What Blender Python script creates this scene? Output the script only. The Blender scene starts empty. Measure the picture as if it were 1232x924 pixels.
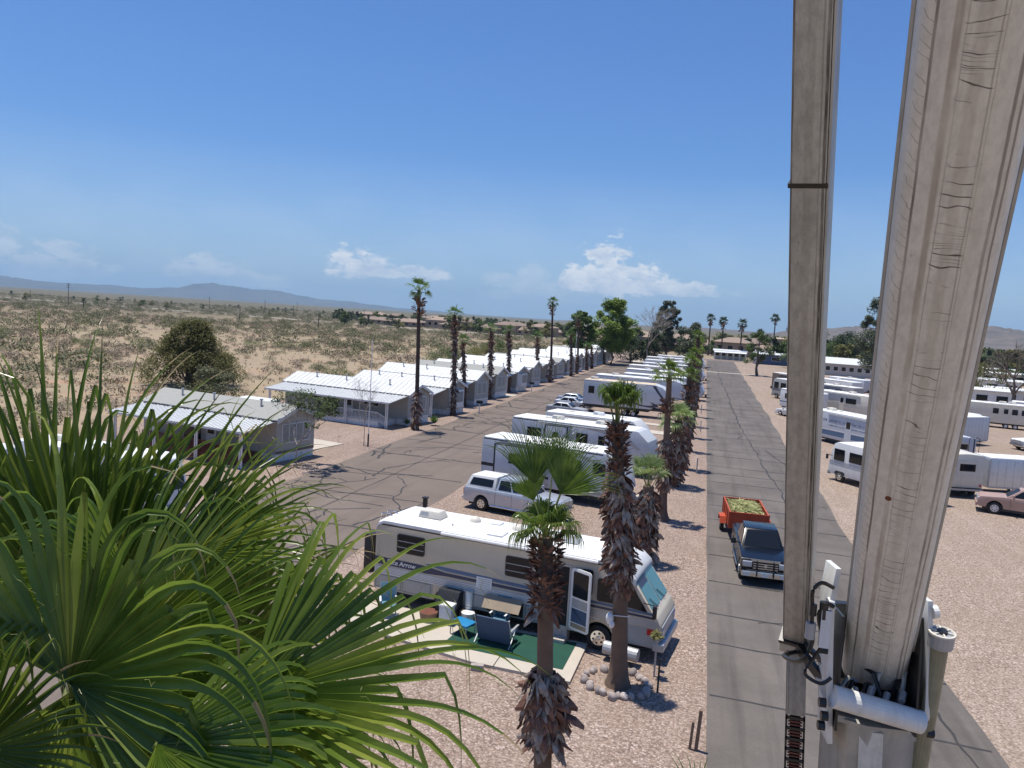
import bpy, bmesh, math, random
from mathutils import Vector, Matrix, noise
R = math.radians
V = Vector
scene = bpy.context.scene
COL = scene.collection
rng = random.Random(7)

# ------------------------------------------------------------------ helpers
class MB:
    """collects geometry, then links it as ONE mesh object"""
    def __init__(self):
        self.v = []; self.f = []; self.m = []
    def add(self, vs, fs, m=0):
        o = len(self.v)
        self.v.extend([tuple(p) for p in vs])
        for f in fs:
            self.f.append(tuple(i + o for i in f)); self.m.append(m)
    def box(self, x0, x1, y0, y1, z0, z1, m=0):
        self.add([(x0,y0,z0),(x1,y0,z0),(x1,y1,z0),(x0,y1,z0),(x0,y0,z1),(x1,y0,z1),(x1,y1,z1),(x0,y1,z1)],
                 [(0,3,2,1),(4,5,6,7),(0,1,5,4),(1,2,6,5),(2,3,7,6),(3,0,4,7)], m)
    def hexa(self, b, t, m=0):
        self.add(list(b) + list(t), [(0,3,2,1),(4,5,6,7),(0,1,5,4),(1,2,6,5),(2,3,7,6),(3,0,4,7)], m)
    def obox(self, c, s, mat, m=0):
        vs = []
        for z in (-1, 1):
            for x, y in ((-1,-1),(1,-1),(1,1),(-1,1)):
                vs.append(V(c) + mat @ V((x*s[0]/2, y*s[1]/2, z*s[2]/2)))
        self.add(vs, [(0,3,2,1),(4,5,6,7),(0,1,5,4),(1,2,6,5),(2,3,7,6),(3,0,4,7)], m)
    def bar(self, p0, p1, w, h=None, m=0, up=(0,0,1)):
        p0 = V(p0); p1 = V(p1); h = h or w
        d = (p1 - p0); L = d.length; d.normalize()
        u = V(up)
        if abs(d.dot(u)) > .98: u = V((0,1,0))
        s = d.cross(u).normalized(); u = s.cross(d)
        M = Matrix((s, d, u)).transposed()
        self.obox((p0 + p1)/2, (w, L, h), M, m)
    def ring(self, c, d, r, n, ph=0, up=None):
        d = V(d).normalized(); u = V(up) if up else V((0,0,1))
        if abs(d.dot(u)) > .95: u = V((1,0,0))
        s = d.cross(u).normalized(); u = s.cross(d)
        return [V(c) + (s*math.cos(ph + 2*math.pi*k/n) + u*math.sin(ph + 2*math.pi*k/n))*r for k in range(n)]
    def loft(self, rings, m=0, cap=(True, True), closed=True):
        n = len(rings[0]); vs = [p for r in rings for p in r]; fs = []
        for i in range(len(rings) - 1):
            for k in range(n if closed else n - 1):
                a = i*n + k; b = i*n + (k + 1) % n
                fs.append((a, b, b + n, a + n))
        if cap[0]: fs.append(tuple(range(n - 1, -1, -1)))
        if cap[1]: fs.append(tuple(range((len(rings)-1)*n, len(rings)*n)))
        self.add(vs, fs, m)
    def cyl(self, p0, p1, r0, r1=None, n=10, m=0, cap=(True, True)):
        r1 = r0 if r1 is None else r1
        d = V(p1) - V(p0)
        self.loft([self.ring(p0, d, r0, n), self.ring(p1, d, r1, n)], m, cap)
    def tube(self, pts, rads, n=6, m=0):
        pts = [V(p) for p in pts]; rings = []
        if not isinstance(rads, (list, tuple)): rads = [rads]*len(pts)
        for i, p in enumerate(pts):
            d = (pts[min(i+1, len(pts)-1)] - pts[max(i-1, 0)])
            rings.append(self.ring(p, d, rads[i], n))
        self.loft(rings, m)
    def prism(self, prof, y0, y1, m=0):
        """profile of (x, z), extruded along y"""
        n = len(prof)
        vs = [(x, y0, z) for x, z in prof] + [(x, y1, z) for x, z in prof]
        fs = [tuple(range(n)), tuple(range(2*n - 1, n - 1, -1))]
        for k in range(n):
            a, b = k, (k + 1) % n
            fs.append((b, a, a + n, b + n))
        self.add(vs, fs, m)
    def prismx(self, prof, x0, x1, m=0):
        """profile of (y, z), extruded along x"""
        n = len(prof)
        vs = [(x0, y, z) for y, z in prof] + [(x1, y, z) for y, z in prof]
        fs = [tuple(range(n - 1, -1, -1)), tuple(range(n, 2*n))]
        for k in range(n):
            a, b = k, (k + 1) % n
            fs.append((a, b, b + n, a + n))
        self.add(vs, fs, m)
    def sphere(self, c, r, m=0, n=12, h=8, sz=1, z0=-1.0):
        rings = []
        for i in range(h + 1):
            a = math.asin(max(-1, min(1, z0 + (1 - z0)*0))) if False else (-math.pi/2 if z0 <= -1 else math.asin(z0))
            t = a + (math.pi/2 - a)*i/h
            rr = max(math.cos(t)*r, 1e-4)
            rings.append([V((c[0] + rr*math.cos(2*math.pi*k/n), c[1] + rr*math.sin(2*math.pi*k/n), c[2] + r*sz*math.sin(t))) for k in range(n)])
        self.loft(rings, m)
    def patch(self, q, u0, u1, v0, v1, off=.004, th=.012, m=0, rad=0):
        """a thin plate lying on the quad q (bl, br, tr, tl), proud of it by off"""
        q = [V(p) for p in q]
        nrm = (q[1] - q[0]).cross(q[3] - q[0]).normalized()
        def at(u, v): return (q[0]*(1-u) + q[1]*u)*(1-v) + (q[3]*(1-u) + q[2]*u)*v
        if rad:
            w = (q[1]-q[0]).length*(u1-u0); h = (q[3]-q[0]).length*(v1-v0)
            ru = min(rad/w, .49)*(u1-u0); rv = min(rad/h, .49)*(v1-v0); pts = []
            for cx, cy, a0 in ((u1-ru, v0+rv, -90), (u1-ru, v1-rv, 0), (u0+ru, v1-rv, 90), (u0+ru, v0+rv, 180)):
                for k in range(4):
                    a = R(a0 + 30*k); pts.append(at(cx + ru*math.cos(a), cy + rv*math.sin(a)))
        else:
            pts = [at(u0, v0), at(u1, v0), at(u1, v1), at(u0, v1)]
        a = [p + nrm*(off + th) for p in pts]; b = [p + nrm*(off - .002 - 0*th) for p in pts]
        n = len(pts)
        fs = [tuple(range(n))] + [(k, k + n, (k+1) % n + n, (k+1) % n) for k in range(n)]
        self.add(a + b, fs, m)
    def xform(self, M):
        self.v = [tuple(M @ V(p)) for p in self.v]; return self
    def build(self, name, mats, parent=None, loc=None, rz=None, bevel=0, smooth=False, seg=2, ang=35):
        me = bpy.data.meshes.new(name)
        me.from_pydata(self.v, [], self.f)
        if not isinstance(mats, (list, tuple)): mats = [mats]
        for m in mats: me.materials.append(m)
        if len(mats) > 1: me.polygons.foreach_set('material_index', self.m)
        if bevel:
            bm = bmesh.new(); bm.from_mesh(me)
            bmesh.ops.remove_doubles(bm, verts=bm.verts, dist=1e-5)
            es = [e for e in bm.edges if len(e.link_faces) == 2 and e.calc_face_angle(0) > R(ang)]
            try: bmesh.ops.bevel(bm, geom=es, offset=bevel, segments=seg, profile=.6, affect='EDGES', clamp_overlap=True)
            except Exception as ex: print('bevel', name, ex)
            bm.to_mesh(me); bm.free()
        me.update()
        if smooth or bevel:
            me.polygons.foreach_set('use_smooth', [True]*len(me.polygons))
            if hasattr(me, 'set_sharp_from_angle'): me.set_sharp_from_angle(angle=R(40))
        o = bpy.data.objects.new(name, me); COL.objects.link(o)
        if parent: o.parent = parent
        if loc: o.location = loc
        if rz is not None: o.rotation_euler = (0, 0, rz)
        return o

def tag(o, label=None, cat=None, group=None, kind=None):
    if label: o['label'] = label
    if cat: o['category'] = cat
    if group: o['group'] = group
    if kind: o['kind'] = kind
    return o
def thing(name, label, cat, loc=(0,0,0), rz=0, group=None):
    o = bpy.data.objects.new(name, None); COL.objects.link(o)
    o.empty_display_size = .3
    o.location = loc; o.rotation_euler = (0, 0, rz)
    return tag(o, label, cat, group)
def dup(root, loc, rz, label=None, group=None, scale=None):
    def rec(o, par):
        c = o.copy(); COL.objects.link(c)
        if par: c.parent = par
        for ch in list(o.children): rec(ch, c)
        return c
    r = rec(root, None)
    r.location = loc; r.rotation_euler = (0, 0, rz)
    if scale: r.scale = scale if isinstance(scale, tuple) else (scale,)*3
    if label: r['label'] = label
    if group: r['group'] = group
    return r
def text_mesh(body, size, name, m, parent, M, depth=.004, align='LEFT', shear=0, bold=0):
    cu = bpy.data.curves.new(name, 'FONT'); cu.body = body; cu.size = size; cu.extrude = depth
    cu.align_x = align; cu.shear = shear; cu.offset = bold
    t = bpy.data.objects.new(name, cu); COL.objects.link(t)
    bpy.context.view_layer.update()
    me = bpy.data.meshes.new_from_object(t.evaluated_get(bpy.context.evaluated_depsgraph_get()))
    bpy.data.objects.remove(t)
    me.materials.clear(); me.materials.append(m)
    o = bpy.data.objects.new(name, me); COL.objects.link(o)
    me.transform(M)
    if parent: o.parent = parent
    return o

# ------------------------------------------------------------------ node material helpers
class NT:
    def __init__(self, name):
        self.mat = bpy.data.materials.new(name); self.mat.use_nodes = True
        self.t = self.mat.node_tree; self.n = self.t.nodes; self.l = self.t.links
        self.n.clear()
        self.out = self.n.new('ShaderNodeOutputMaterial')
        self.b = self.n.new('ShaderNodeBsdfPrincipled')
        self.l.new(self.b.outputs[0], self.out.inputs[0])
        self.tc = self.n.new('ShaderNodeTexCoord')
    def co(self, kind='Object', scale=(1,1,1), rot=(0,0,0)):
        mp = self.n.new('ShaderNodeMapping'); mp.inputs['Scale'].default_value = scale; mp.inputs['Rotation'].default_value = rot
        self.l.new(self.tc.outputs[kind], mp.inputs[0]); return mp.outputs[0]
    def world(self, scale=(1,1,1)):
        g = self.n.new('ShaderNodeNewGeometry')
        mp = self.n.new('ShaderNodeMapping'); mp.inputs['Scale'].default_value = scale
        self.l.new(g.outputs['Position'], mp.inputs[0]); return mp.outputs[0]
    def noise(self, vec, scale, detail=4, rough=.55, dist=0):
        t = self.n.new('ShaderNodeTexNoise'); t.inputs['Scale'].default_value = scale
        t.inputs['Detail'].default_value = detail; t.inputs['Roughness'].default_value = rough
        t.inputs['Distortion'].default_value = dist
        self.l.new(vec, t.inputs['Vector']); return t.outputs['Fac']
    def voro(self, vec, scale, feat='F1', out='Distance', rand=1):
        t = self.n.new('ShaderNodeTexVoronoi'); t.feature = feat; t.inputs['Scale'].default_value = scale
        t.inputs['Randomness'].default_value = rand
        self.l.new(vec, t.inputs['Vector']); return t.outputs[out]
    def ramp(self, fac, stops, interp='LINEAR'):
        r = self.n.new('ShaderNodeValToRGB'); r.color_ramp.interpolation = interp
        e = r.color_ramp.elements
        while len(e) < len(stops): e.new(.5)
        for i, (p, c) in enumerate(stops):
            e[i].position = p
            e[i].color = (c, c, c, 1) if isinstance(c, (int, float)) else (*c, 1)
        self.l.new(fac, r.inputs[0]); return r.outputs[0]
    def mix(self, fac, a, b, mode='MIX'):
        m = self.n.new('ShaderNodeMix'); m.data_type = 'RGBA'; m.blend_type = mode
        for s, i in ((fac, 0), (a, 6), (b, 7)):
            if hasattr(s, 'links') or hasattr(s, 'is_linked'): self.l.new(s, m.inputs[i])
            elif i == 0: m.inputs[0].default_value = s
            else: m.inputs[i].default_value = (s, s, s, 1) if isinstance(s, (int, float)) else (*s, 1)
        return m.outputs[2]
    def math(self, op, a, b=0, c=0):
        m = self.n.new('ShaderNodeMath'); m.operation = op
        for i, s in enumerate((a, b, c)):
            if isinstance(s, (int, float)): m.inputs[i].default_value = s
            else: self.l.new(s, m.inputs[i])
        return m.outputs[0]
    def sep(self, vec):
        s = self.n.new('ShaderNodeSeparateXYZ'); self.l.new(vec, s.inputs[0]); return s.outputs
    def base(self, s):
        if isinstance(s, tuple): self.b.inputs['Base Color'].default_value = (*s, 1)
        else: self.l.new(s, self.b.inputs['Base Color'])
    def set(self, **k):
        for n, v in k.items():
            i = self.b.inputs[n.replace('_', ' ')]
            if isinstance(v, (int, float)): i.default_value = v
            elif isinstance(v, tuple): i.default_value = (*v, 1) if len(v) == 3 and i.type == 'RGBA' else v
            else: self.l.new(v, i)
        return self
    def bump(self, h, strength=.3, dist=.02):
        b = self.n.new('ShaderNodeBump'); b.inputs['Strength'].default_value = strength; b.inputs['Distance'].default_value = dist
        self.l.new(h, b.inputs['Height']); self.l.new(b.outputs[0], self.b.inputs['Normal'])

def mat(name, c, rough=.5, metal=0, var=.12, vs=2.0, fine=0, spec=.5, bump=0, bs=20, streak=0, coat=0, rnd=0):
    """painted / plain surface: base colour with soft blotches and, when asked, vertical dirt streaks"""
    t = NT(name); v = t.co()
    lo = tuple(x*(1 - var) for x in c); hi = tuple(min(1, x*(1 + var*.6)) for x in c)
    col = t.mix(t.ramp(t.noise(v, vs, 5, .6), [(.3, 0), (.7, 1)]), lo, hi)
    if fine: col = t.mix(t.ramp(t.noise(v, 60, 3), [(.35, 0), (.65, 1)]), col, tuple(x*(1 - fine) for x in c))
    if streak:
        s = t.noise(t.co(scale=(6, 6, .35)), 2.2, 4, .6)
        col = t.mix(t.math('MULTIPLY', t.ramp(s, [(.48, 0), (.75, 1)]), streak), col, tuple(x*.35 for x in c))
    if rnd:
        oi = t.n.new('ShaderNodeObjectInfo')
        k = t.math('ADD', t.math('MULTIPLY', oi.outputs['Random'], rnd*2), 1 - rnd)
        hs = t.n.new('ShaderNodeHueSaturation'); t.l.new(k, hs.inputs['Value']); t.l.new(col, hs.inputs['Color']); col = hs.outputs[0]
    t.base(col)
    t.set(Roughness=rough, Metallic=metal, Specular_IOR_Level=spec)
    if coat: t.set(Coat_Weight=coat, Coat_Roughness=.05)
    if bump: t.bump(t.noise(v, bs, 3), bump, .01)
    return t.mat

M = {}
M['white'] = mat('white_paint', (.76,.76,.74), .35, var=.08, streak=.18, rnd=.06)
M['cream'] = mat('cream_paint', (.66,.62,.53), .4, var=.08, streak=.15)
M['rvroof'] = mat('rv_roof_white', (.78,.78,.76), .55, var=.14, vs=1.2, streak=.1)
M['tanroof'] = mat('tan_roof', (.62,.5,.36), .7, var=.15, vs=1.5)
M['beige'] = mat('beige_side', (.53,.47,.37), .32, var=.05, vs=.8, streak=.1)
M['greyside'] = mat('grey_side', (.36,.355,.345), .4, var=.08, streak=.15)
M['silver'] = mat('silver_paint', (.52,.55,.6), .28, .35, var=.05, coat=.6)
M['alu'] = mat('ribbed_alu', (.6,.63,.67), .38, .55, var=.1, vs=3, streak=.1)
M['boxgrey'] = mat('pale_grey_panel', (.55,.58,.62), .4, var=.06, streak=.15)
M['navy'] = mat('navy_stripe', (.035,.045,.09), .35, var=.1)
M['blue'] = mat('blue_stripe', (.09,.15,.25), .4, var=.1)
M['teal'] = mat('teal_glass_band', (.04,.2,.24), .1, var=.1)
M['black'] = mat('black_plastic', (.022,.022,.024), .5, var=.2)
M['rubber'] = mat('tyre_rubber', (.025,.025,.025), .85, var=.3)
M['dark'] = mat('interior_shade', (.012,.011,.01), .8, var=.3)
M['chrome'] = mat('chrome_metal', (.7,.71,.72), .18, 1, var=.05)
M['trimgrey'] = mat('trim_grey', (.42,.43,.44), .4, .3, var=.08)
M['bluecar'] = mat('dark_blue_paint', (.004,.006,.010), .25, .0, var=.05, coat=.25, spec=.3)
M['orange'] = mat('orange_paint', (.5,.085,.03), .5, var=.15, streak=.3)
M['pink'] = mat('faded_rose_paint', (.42,.29,.245), .45, .1, var=.12, vs=1.5)
M['red'] = mat('red_lamp', (.5,.02,.015), .3, var=.05)
M['concrete'] = mat('concrete', (.52,.46,.38), .85, var=.14, vs=1.5, fine=.15)
M['brownbox'] = mat('brown_panel', (.30,.23,.155), .6, var=.15)
M['turf'] = mat('green_turf_carpet', (.012,.075,.048), .95, var=.25, vs=2, fine=.3)
M['tealcloth'] = mat('teal_cloth', (.10,.22,.28), .8, var=.15)
M['bluecloth'] = mat('slate_blue_cloth', (.05,.085,.15), .8, var=.15)
M['brightblue'] = mat('bright_blue_plastic', (.01,.2,.42), .5, var=.1)
M['wood'] = mat('weathered_wood', (.2,.13,.085), .8, var=.3, vs=4)
M['redwood'] = mat('redwood_deck', (.16,.05,.028), .7, var=.3, vs=4)
M['stone'] = mat('ring_stone', (.38,.32,.29), .9, var=.3, vs=6, bump=.5, rnd=.3)
M['shingle'] = mat('grey_shingle_roof', (.36,.36,.33), .9, var=.12, vs=3, fine=.18, bump=.2)
M['whiteroof'] = mat('white_coated_roof', (.64,.65,.64), .55, var=.12, vs=1.5, streak=.1, rnd=.1)
M['panroof'] = mat('aluminium_pan_roof', (.62,.63,.62), .5, .0, var=.08, vs=2)
M['wallgrey'] = mat('pale_grey_wall', (.43,.425,.39), .7, var=.06, streak=.2, rnd=.16)
M['wallcream'] = mat('cream_wall', (.47,.445,.39), .7, var=.06, streak=.2, rnd=.12)
M['wallbrown'] = mat('brown_wall', (.17,.125,.1), .7, var=.15)
M['curtain'] = mat('window_blind', (.3,.31,.3), .35, var=.25, vs=5)
M['townwall'] = mat('tan_stucco', (.38,.28,.21), .85, var=.1, rnd=.2)
M['townroof'] = mat('clay_tile_roof', (.27,.20,.155), .85, var=.2, vs=4, rnd=.2)
M['bluewall'] = mat('blue_building_wall', (.05,.09,.19), .7, var=.1)
M['pole'] = mat('pole_wood', (.10,.07,.05), .85, var=.2)
M['galv'] = mat('galvanised_post', (.4,.41,.42), .5, .4, var=.1)
M['blockwall'] = mat('pink_block_wall', (.4,.27,.21), .9, var=.15, vs=1)
M['netting'] = mat('green_netting', (.03,.15,.10), .8, var=.2)
t = NT('window_glass'); t.base((.010,.012,.015)); t.set(Roughness=.07, Specular_IOR_Level=.38); M['glass'] = t.mat
t = NT('teal_windscreen'); t.base((.06,.2,.22)); t.set(Roughness=.05, Specular_IOR_Level=.9); M['tealglass'] = t.mat

def leafmat(name, c, c2, rough=.45, trans=.25, rnd=.15):
    t = NT(name); v = t.co()
    col = t.mix(t.ramp(t.noise(v, 3.0, 3), [(.3, 0), (.7, 1)]), c, c2)
    oi = t.n.new('ShaderNodeObjectInfo')
    k = t.math('ADD', t.math('MULTIPLY', oi.outputs['Random'], rnd*2), 1 - rnd)
    hs = t.n.new('ShaderNodeHueSaturation'); t.l.new(k, hs.inputs['Value']); t.l.new(col, hs.inputs['Color']); col = hs.outputs[0]
    t.base(col); t.set(Roughness=rough, Specular_IOR_Level=.42)
    tr = t.n.new('ShaderNodeBsdfTranslucent'); mx = t.n.new('ShaderNodeMixShader'); mx.inputs[0].default_value = trans
    hs2 = t.n.new('ShaderNodeHueSaturation'); hs2.inputs['Value'].default_value = 2.1; t.l.new(col, hs2.inputs['Color'])
    t.l.new(hs2.outputs[0], tr.inputs[0]); t.l.new(t.b.outputs[0], mx.inputs[1]); t.l.new(tr.outputs[0], mx.inputs[2])
    t.l.new(mx.outputs[0], t.out.inputs[0])
    return t.mat
M['frond'] = leafmat('palm_frond_green', (.045,.088,.010), (.145,.20,.032), .30, .32, .24)
M['frond_far'] = leafmat('palm_frond_deep', (.05,.10,.022), (.10,.16,.04), .5, .2, .2)
M['frond_pale'] = leafmat('palm_frond_pale', (.16,.22,.07), (.24,.30,.12), .5, .25, .1)
M['petiole'] = leafmat('palm_stalk', (.14,.19,.04), (.24,.24,.07), .4, .1, .1)
M['dead'] = leafmat('dead_frond', (.13,.09,.065), (.46,.385,.31), .8, .05, .1)
M['boot'] = leafmat('frond_boot', (.09,.038,.025), (.28,.15,.10), .75, .03, .1)
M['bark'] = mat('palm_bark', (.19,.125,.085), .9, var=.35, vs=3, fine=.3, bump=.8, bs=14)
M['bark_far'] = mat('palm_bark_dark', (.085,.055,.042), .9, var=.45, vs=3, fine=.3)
M['twig'] = mat('tree_bark', (.13,.10,.085), .9, var=.3)
M['twig_pale'] = mat('pale_branches', (.30,.26,.23), .9, var=.2)
M['leaf_dark'] = leafmat('foliage_dark', (.022,.04,.014), (.05,.075,.026), .7, .12, .2)
M['leaf_mid'] = leafmat('foliage_mid', (.05,.085,.018), (.10,.14,.035), .7, .15, .2)
M['leaf_bright'] = leafmat('foliage_bright', (.11,.175,.028), (.20,.26,.055), .6, .2, .12)
M['leaf_olive'] = leafmat('foliage_olive', (.09,.095,.028), (.18,.17,.06), .75, .25, .2)
M['leaf_euc'] = leafmat('foliage_grey_green', (.06,.08,.045), (.13,.15,.09), .7, .12, .1)
M['scrub_brown'] = leafmat('scrub_brown', (.20,.16,.12), (.32,.26,.19), .9, .05, .25)
M['scrub_green'] = leafmat('scrub_green', (.11,.12,.06), (.19,.19,.10), .9, .05, .25)
M['scrub_straw'] = leafmat('scrub_straw', (.33,.26,.15), (.46,.38,.23), .9, .05, .2)
M['debris'] = leafmat('cut_fronds', (.30,.33,.12), (.5,.48,.22), .7, .1, .1)

# ------------------------------------------------------------------ camera
yaw, pitch, roll = R(13.8808), R(4.9946), R(3.5307)
CAMH = 11.0
r0 = V((math.cos(yaw), math.sin(yaw), 0)); f0 = V((-math.sin(yaw), math.cos(yaw), 0))
fw = f0*math.cos(pitch) - V((0,0,1))*math.sin(pitch); u0 = f0*math.sin(pitch) + V((0,0,1))*math.cos(pitch)
rr = r0*math.cos(roll) + u0*math.sin(roll); uu = -r0*math.sin(roll) + u0*math.cos(roll)
cam = bpy.data.cameras.new('camera'); camo = bpy.data.objects.new('camera', cam); COL.objects.link(camo)
Mx = Matrix((rr, uu, -fw)).transposed().to_4x4(); Mx.translation = V((0, 0, CAMH)); camo.matrix_world = Mx
cam.sensor_width = 36; cam.lens = 36*925/1232; cam.clip_start = .1; cam.clip_end = 60000
scene.camera = camo

# ------------------------------------------------------------------ light and sky
SUN_EL = R(78); SUN_AZ_V = V((-.93, .37, 0)).normalized()
sd = SUN_AZ_V*math.cos(SUN_EL) + V((0,0,1))*math.sin(SUN_EL)
sl = bpy.data.lights.new('sun', 'SUN'); sl.energy = 4.95; sl.angle = R(.53); sl.color = (1, .945, .855)
so = bpy.data.objects.new('sun', sl); COL.objects.link(so)
so.rotation_euler = sd.to_track_quat('Z', 'Y').to_euler(); so.location = (0, 0, 60)
w = bpy.data.worlds.new('World'); scene.world = w; w.use_nodes = True
nt = w.node_tree; nt.nodes.clear()
class WT(NT):
    def __init__(self, tree):
        self.t = tree; self.n = tree.nodes; self.l = tree.links
        self.tc = self.n.new('ShaderNodeTexCoord')
W = WT(nt)
out = nt.nodes.new('ShaderNodeOutputWorld'); bg = nt.nodes.new('ShaderNodeBackground'); bg.inputs[1].default_value = .13
sky = nt.nodes.new('ShaderNodeTexSky'); sky.sky_type = 'NISHITA'; sky.sun_disc = False
sky.sun_elevation = SUN_EL; sky.sun_rotation = math.atan2(SUN_AZ_V.x, SUN_AZ_V.y)
sky.altitude = 500; sky.air_density = 1.25; sky.dust_density = .5; sky.ozone_density = 2.2
nt.links.new(bg.outputs[0], out.inputs[0])
g = W.tc.outputs['Generated']; X, Y, Z = W.sep(g)
az = W.math('ARCTAN2', X, Y)                                 # radians, 0 = along the road
el = W.math('ARCSINE', Z)
comb = nt.nodes.new('ShaderNodeCombineXYZ')
W.l.new(W.math('MULTIPLY', az, 1.0), comb.inputs[0]); W.l.new(W.math('MULTIPLY', el, 1.9), comb.inputs[1])
nz = W.noise(comb.outputs[0], 38, 8, .62, .15); nzl = W.noise(comb.outputs[0], 9, 4, .55)
# cumulus: (azimuth, base elevation, half width, height, strength) in degrees
CL = [(-7.4,2.7,2.3,3.3,1.0),(-9.3,2.6,2.0,1.6,1.0),(-5.4,2.6,3.0,2.0,1.0),(-3.0,2.5,4.2,1.0,.8),(-8.3,2.65,1.5,2.4,1.0),(-26.2,2.6,1.8,1.9,1.0),(-24.4,2.5,2.4,1.1,.9),(-21.2,2.5,2.2,.9,.8),
      (-45,1.0,3.8,2.0,.6),(-48.5,1.5,2.5,2.3,.5),(-36.0,1.5,2.3,1.6,.6),(-33,1.3,2.2,1.2,.4),(-31.5,1.2,1.5,1.0,.5),(-13,2.3,3.2,1.6,.35),(-12.2,1.5,5,.9,.3)]
tot = None
for a, e, hw, hh, st in CL:
    u = W.math('DIVIDE', W.math('SUBTRACT', az, R(a)), R(hw))
    vv = W.math('DIVIDE', W.math('SUBTRACT', el, R(e)), R(hh))
    # below the base falls off fast, above follows an ellipse
    vneg = W.math('MULTIPLY', W.math('MINIMUM', vv, 0), -3.2); vpos = W.math('MAXIMUM', vv, 0)
    v2 = W.math('ADD', vneg, vpos)
    d = W.math('ADD', W.math('MULTIPLY', u, u), W.math('MULTIPLY', v2, v2))
    s = W.math('MULTIPLY', W.math('SUBTRACT', 1, d), .62)
    s = W.math('MULTIPLY', W.math('MAXIMUM', W.math('ADD', s, W.math('MULTIPLY', W.math('SUBTRACT', nz, .49), 3.5)), 0), 2.6)
    s = W.math('MULTIPLY', W.math('MINIMUM', s, 1), st)
    # no cloud far from its own centre
    s = W.math('MULTIPLY', s, W.math('MINIMUM', W.math('MAXIMUM', W.math('SUBTRACT', 1.9, d), 0), 1))
    tot = s if tot is None else W.math('MAXIMUM', tot, s)
# thin veil near the horizon
veil = W.math('MULTIPLY', W.math('MULTIPLY', W.ramp(el, [(0, 1), (.05, .85), (.19, 0)]), W.ramp(nzl, [(.3, .55), (.7, 1)])), .62)
tinted = W.mix(1.0, sky.outputs[0], (.345,.53,.835), 'MULTIPLY')
shade = W.ramp(W.noise(comb.outputs[0], 26, 5, .6), [(.36, (4.3,4.8,5.7)), (.56, (6.7,6.8,6.85))])
c1 = W.mix(veil, tinted, (4.3,5.2,6.6))
c2 = W.mix(W.math('MULTIPLY', tot, .95), c1, shade)
nt.links.new(c2, bg.inputs[0])

vs_ = scene.view_settings; vs_.view_transform = 'Standard'; vs_.look = 'None'; vs_.gamma = 1; vs_.exposure = .16; vs_.use_curve_mapping = False
scene.render.engine = 'CYCLES'
cy = scene.cycles
cy.use_denoising = True; cy.denoiser = 'OPENIMAGEDENOISE'
cy.max_bounces = 6; cy.diffuse_bounces = 3; cy.glossy_bounces = 3; cy.transmission_bounces = 4; cy.transparent_max_bounces = 6; cy.volume_bounces = 0
cy.sample_clamp_indirect = 6; cy.caustics_reflective = False; cy.caustics_refractive = False
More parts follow.
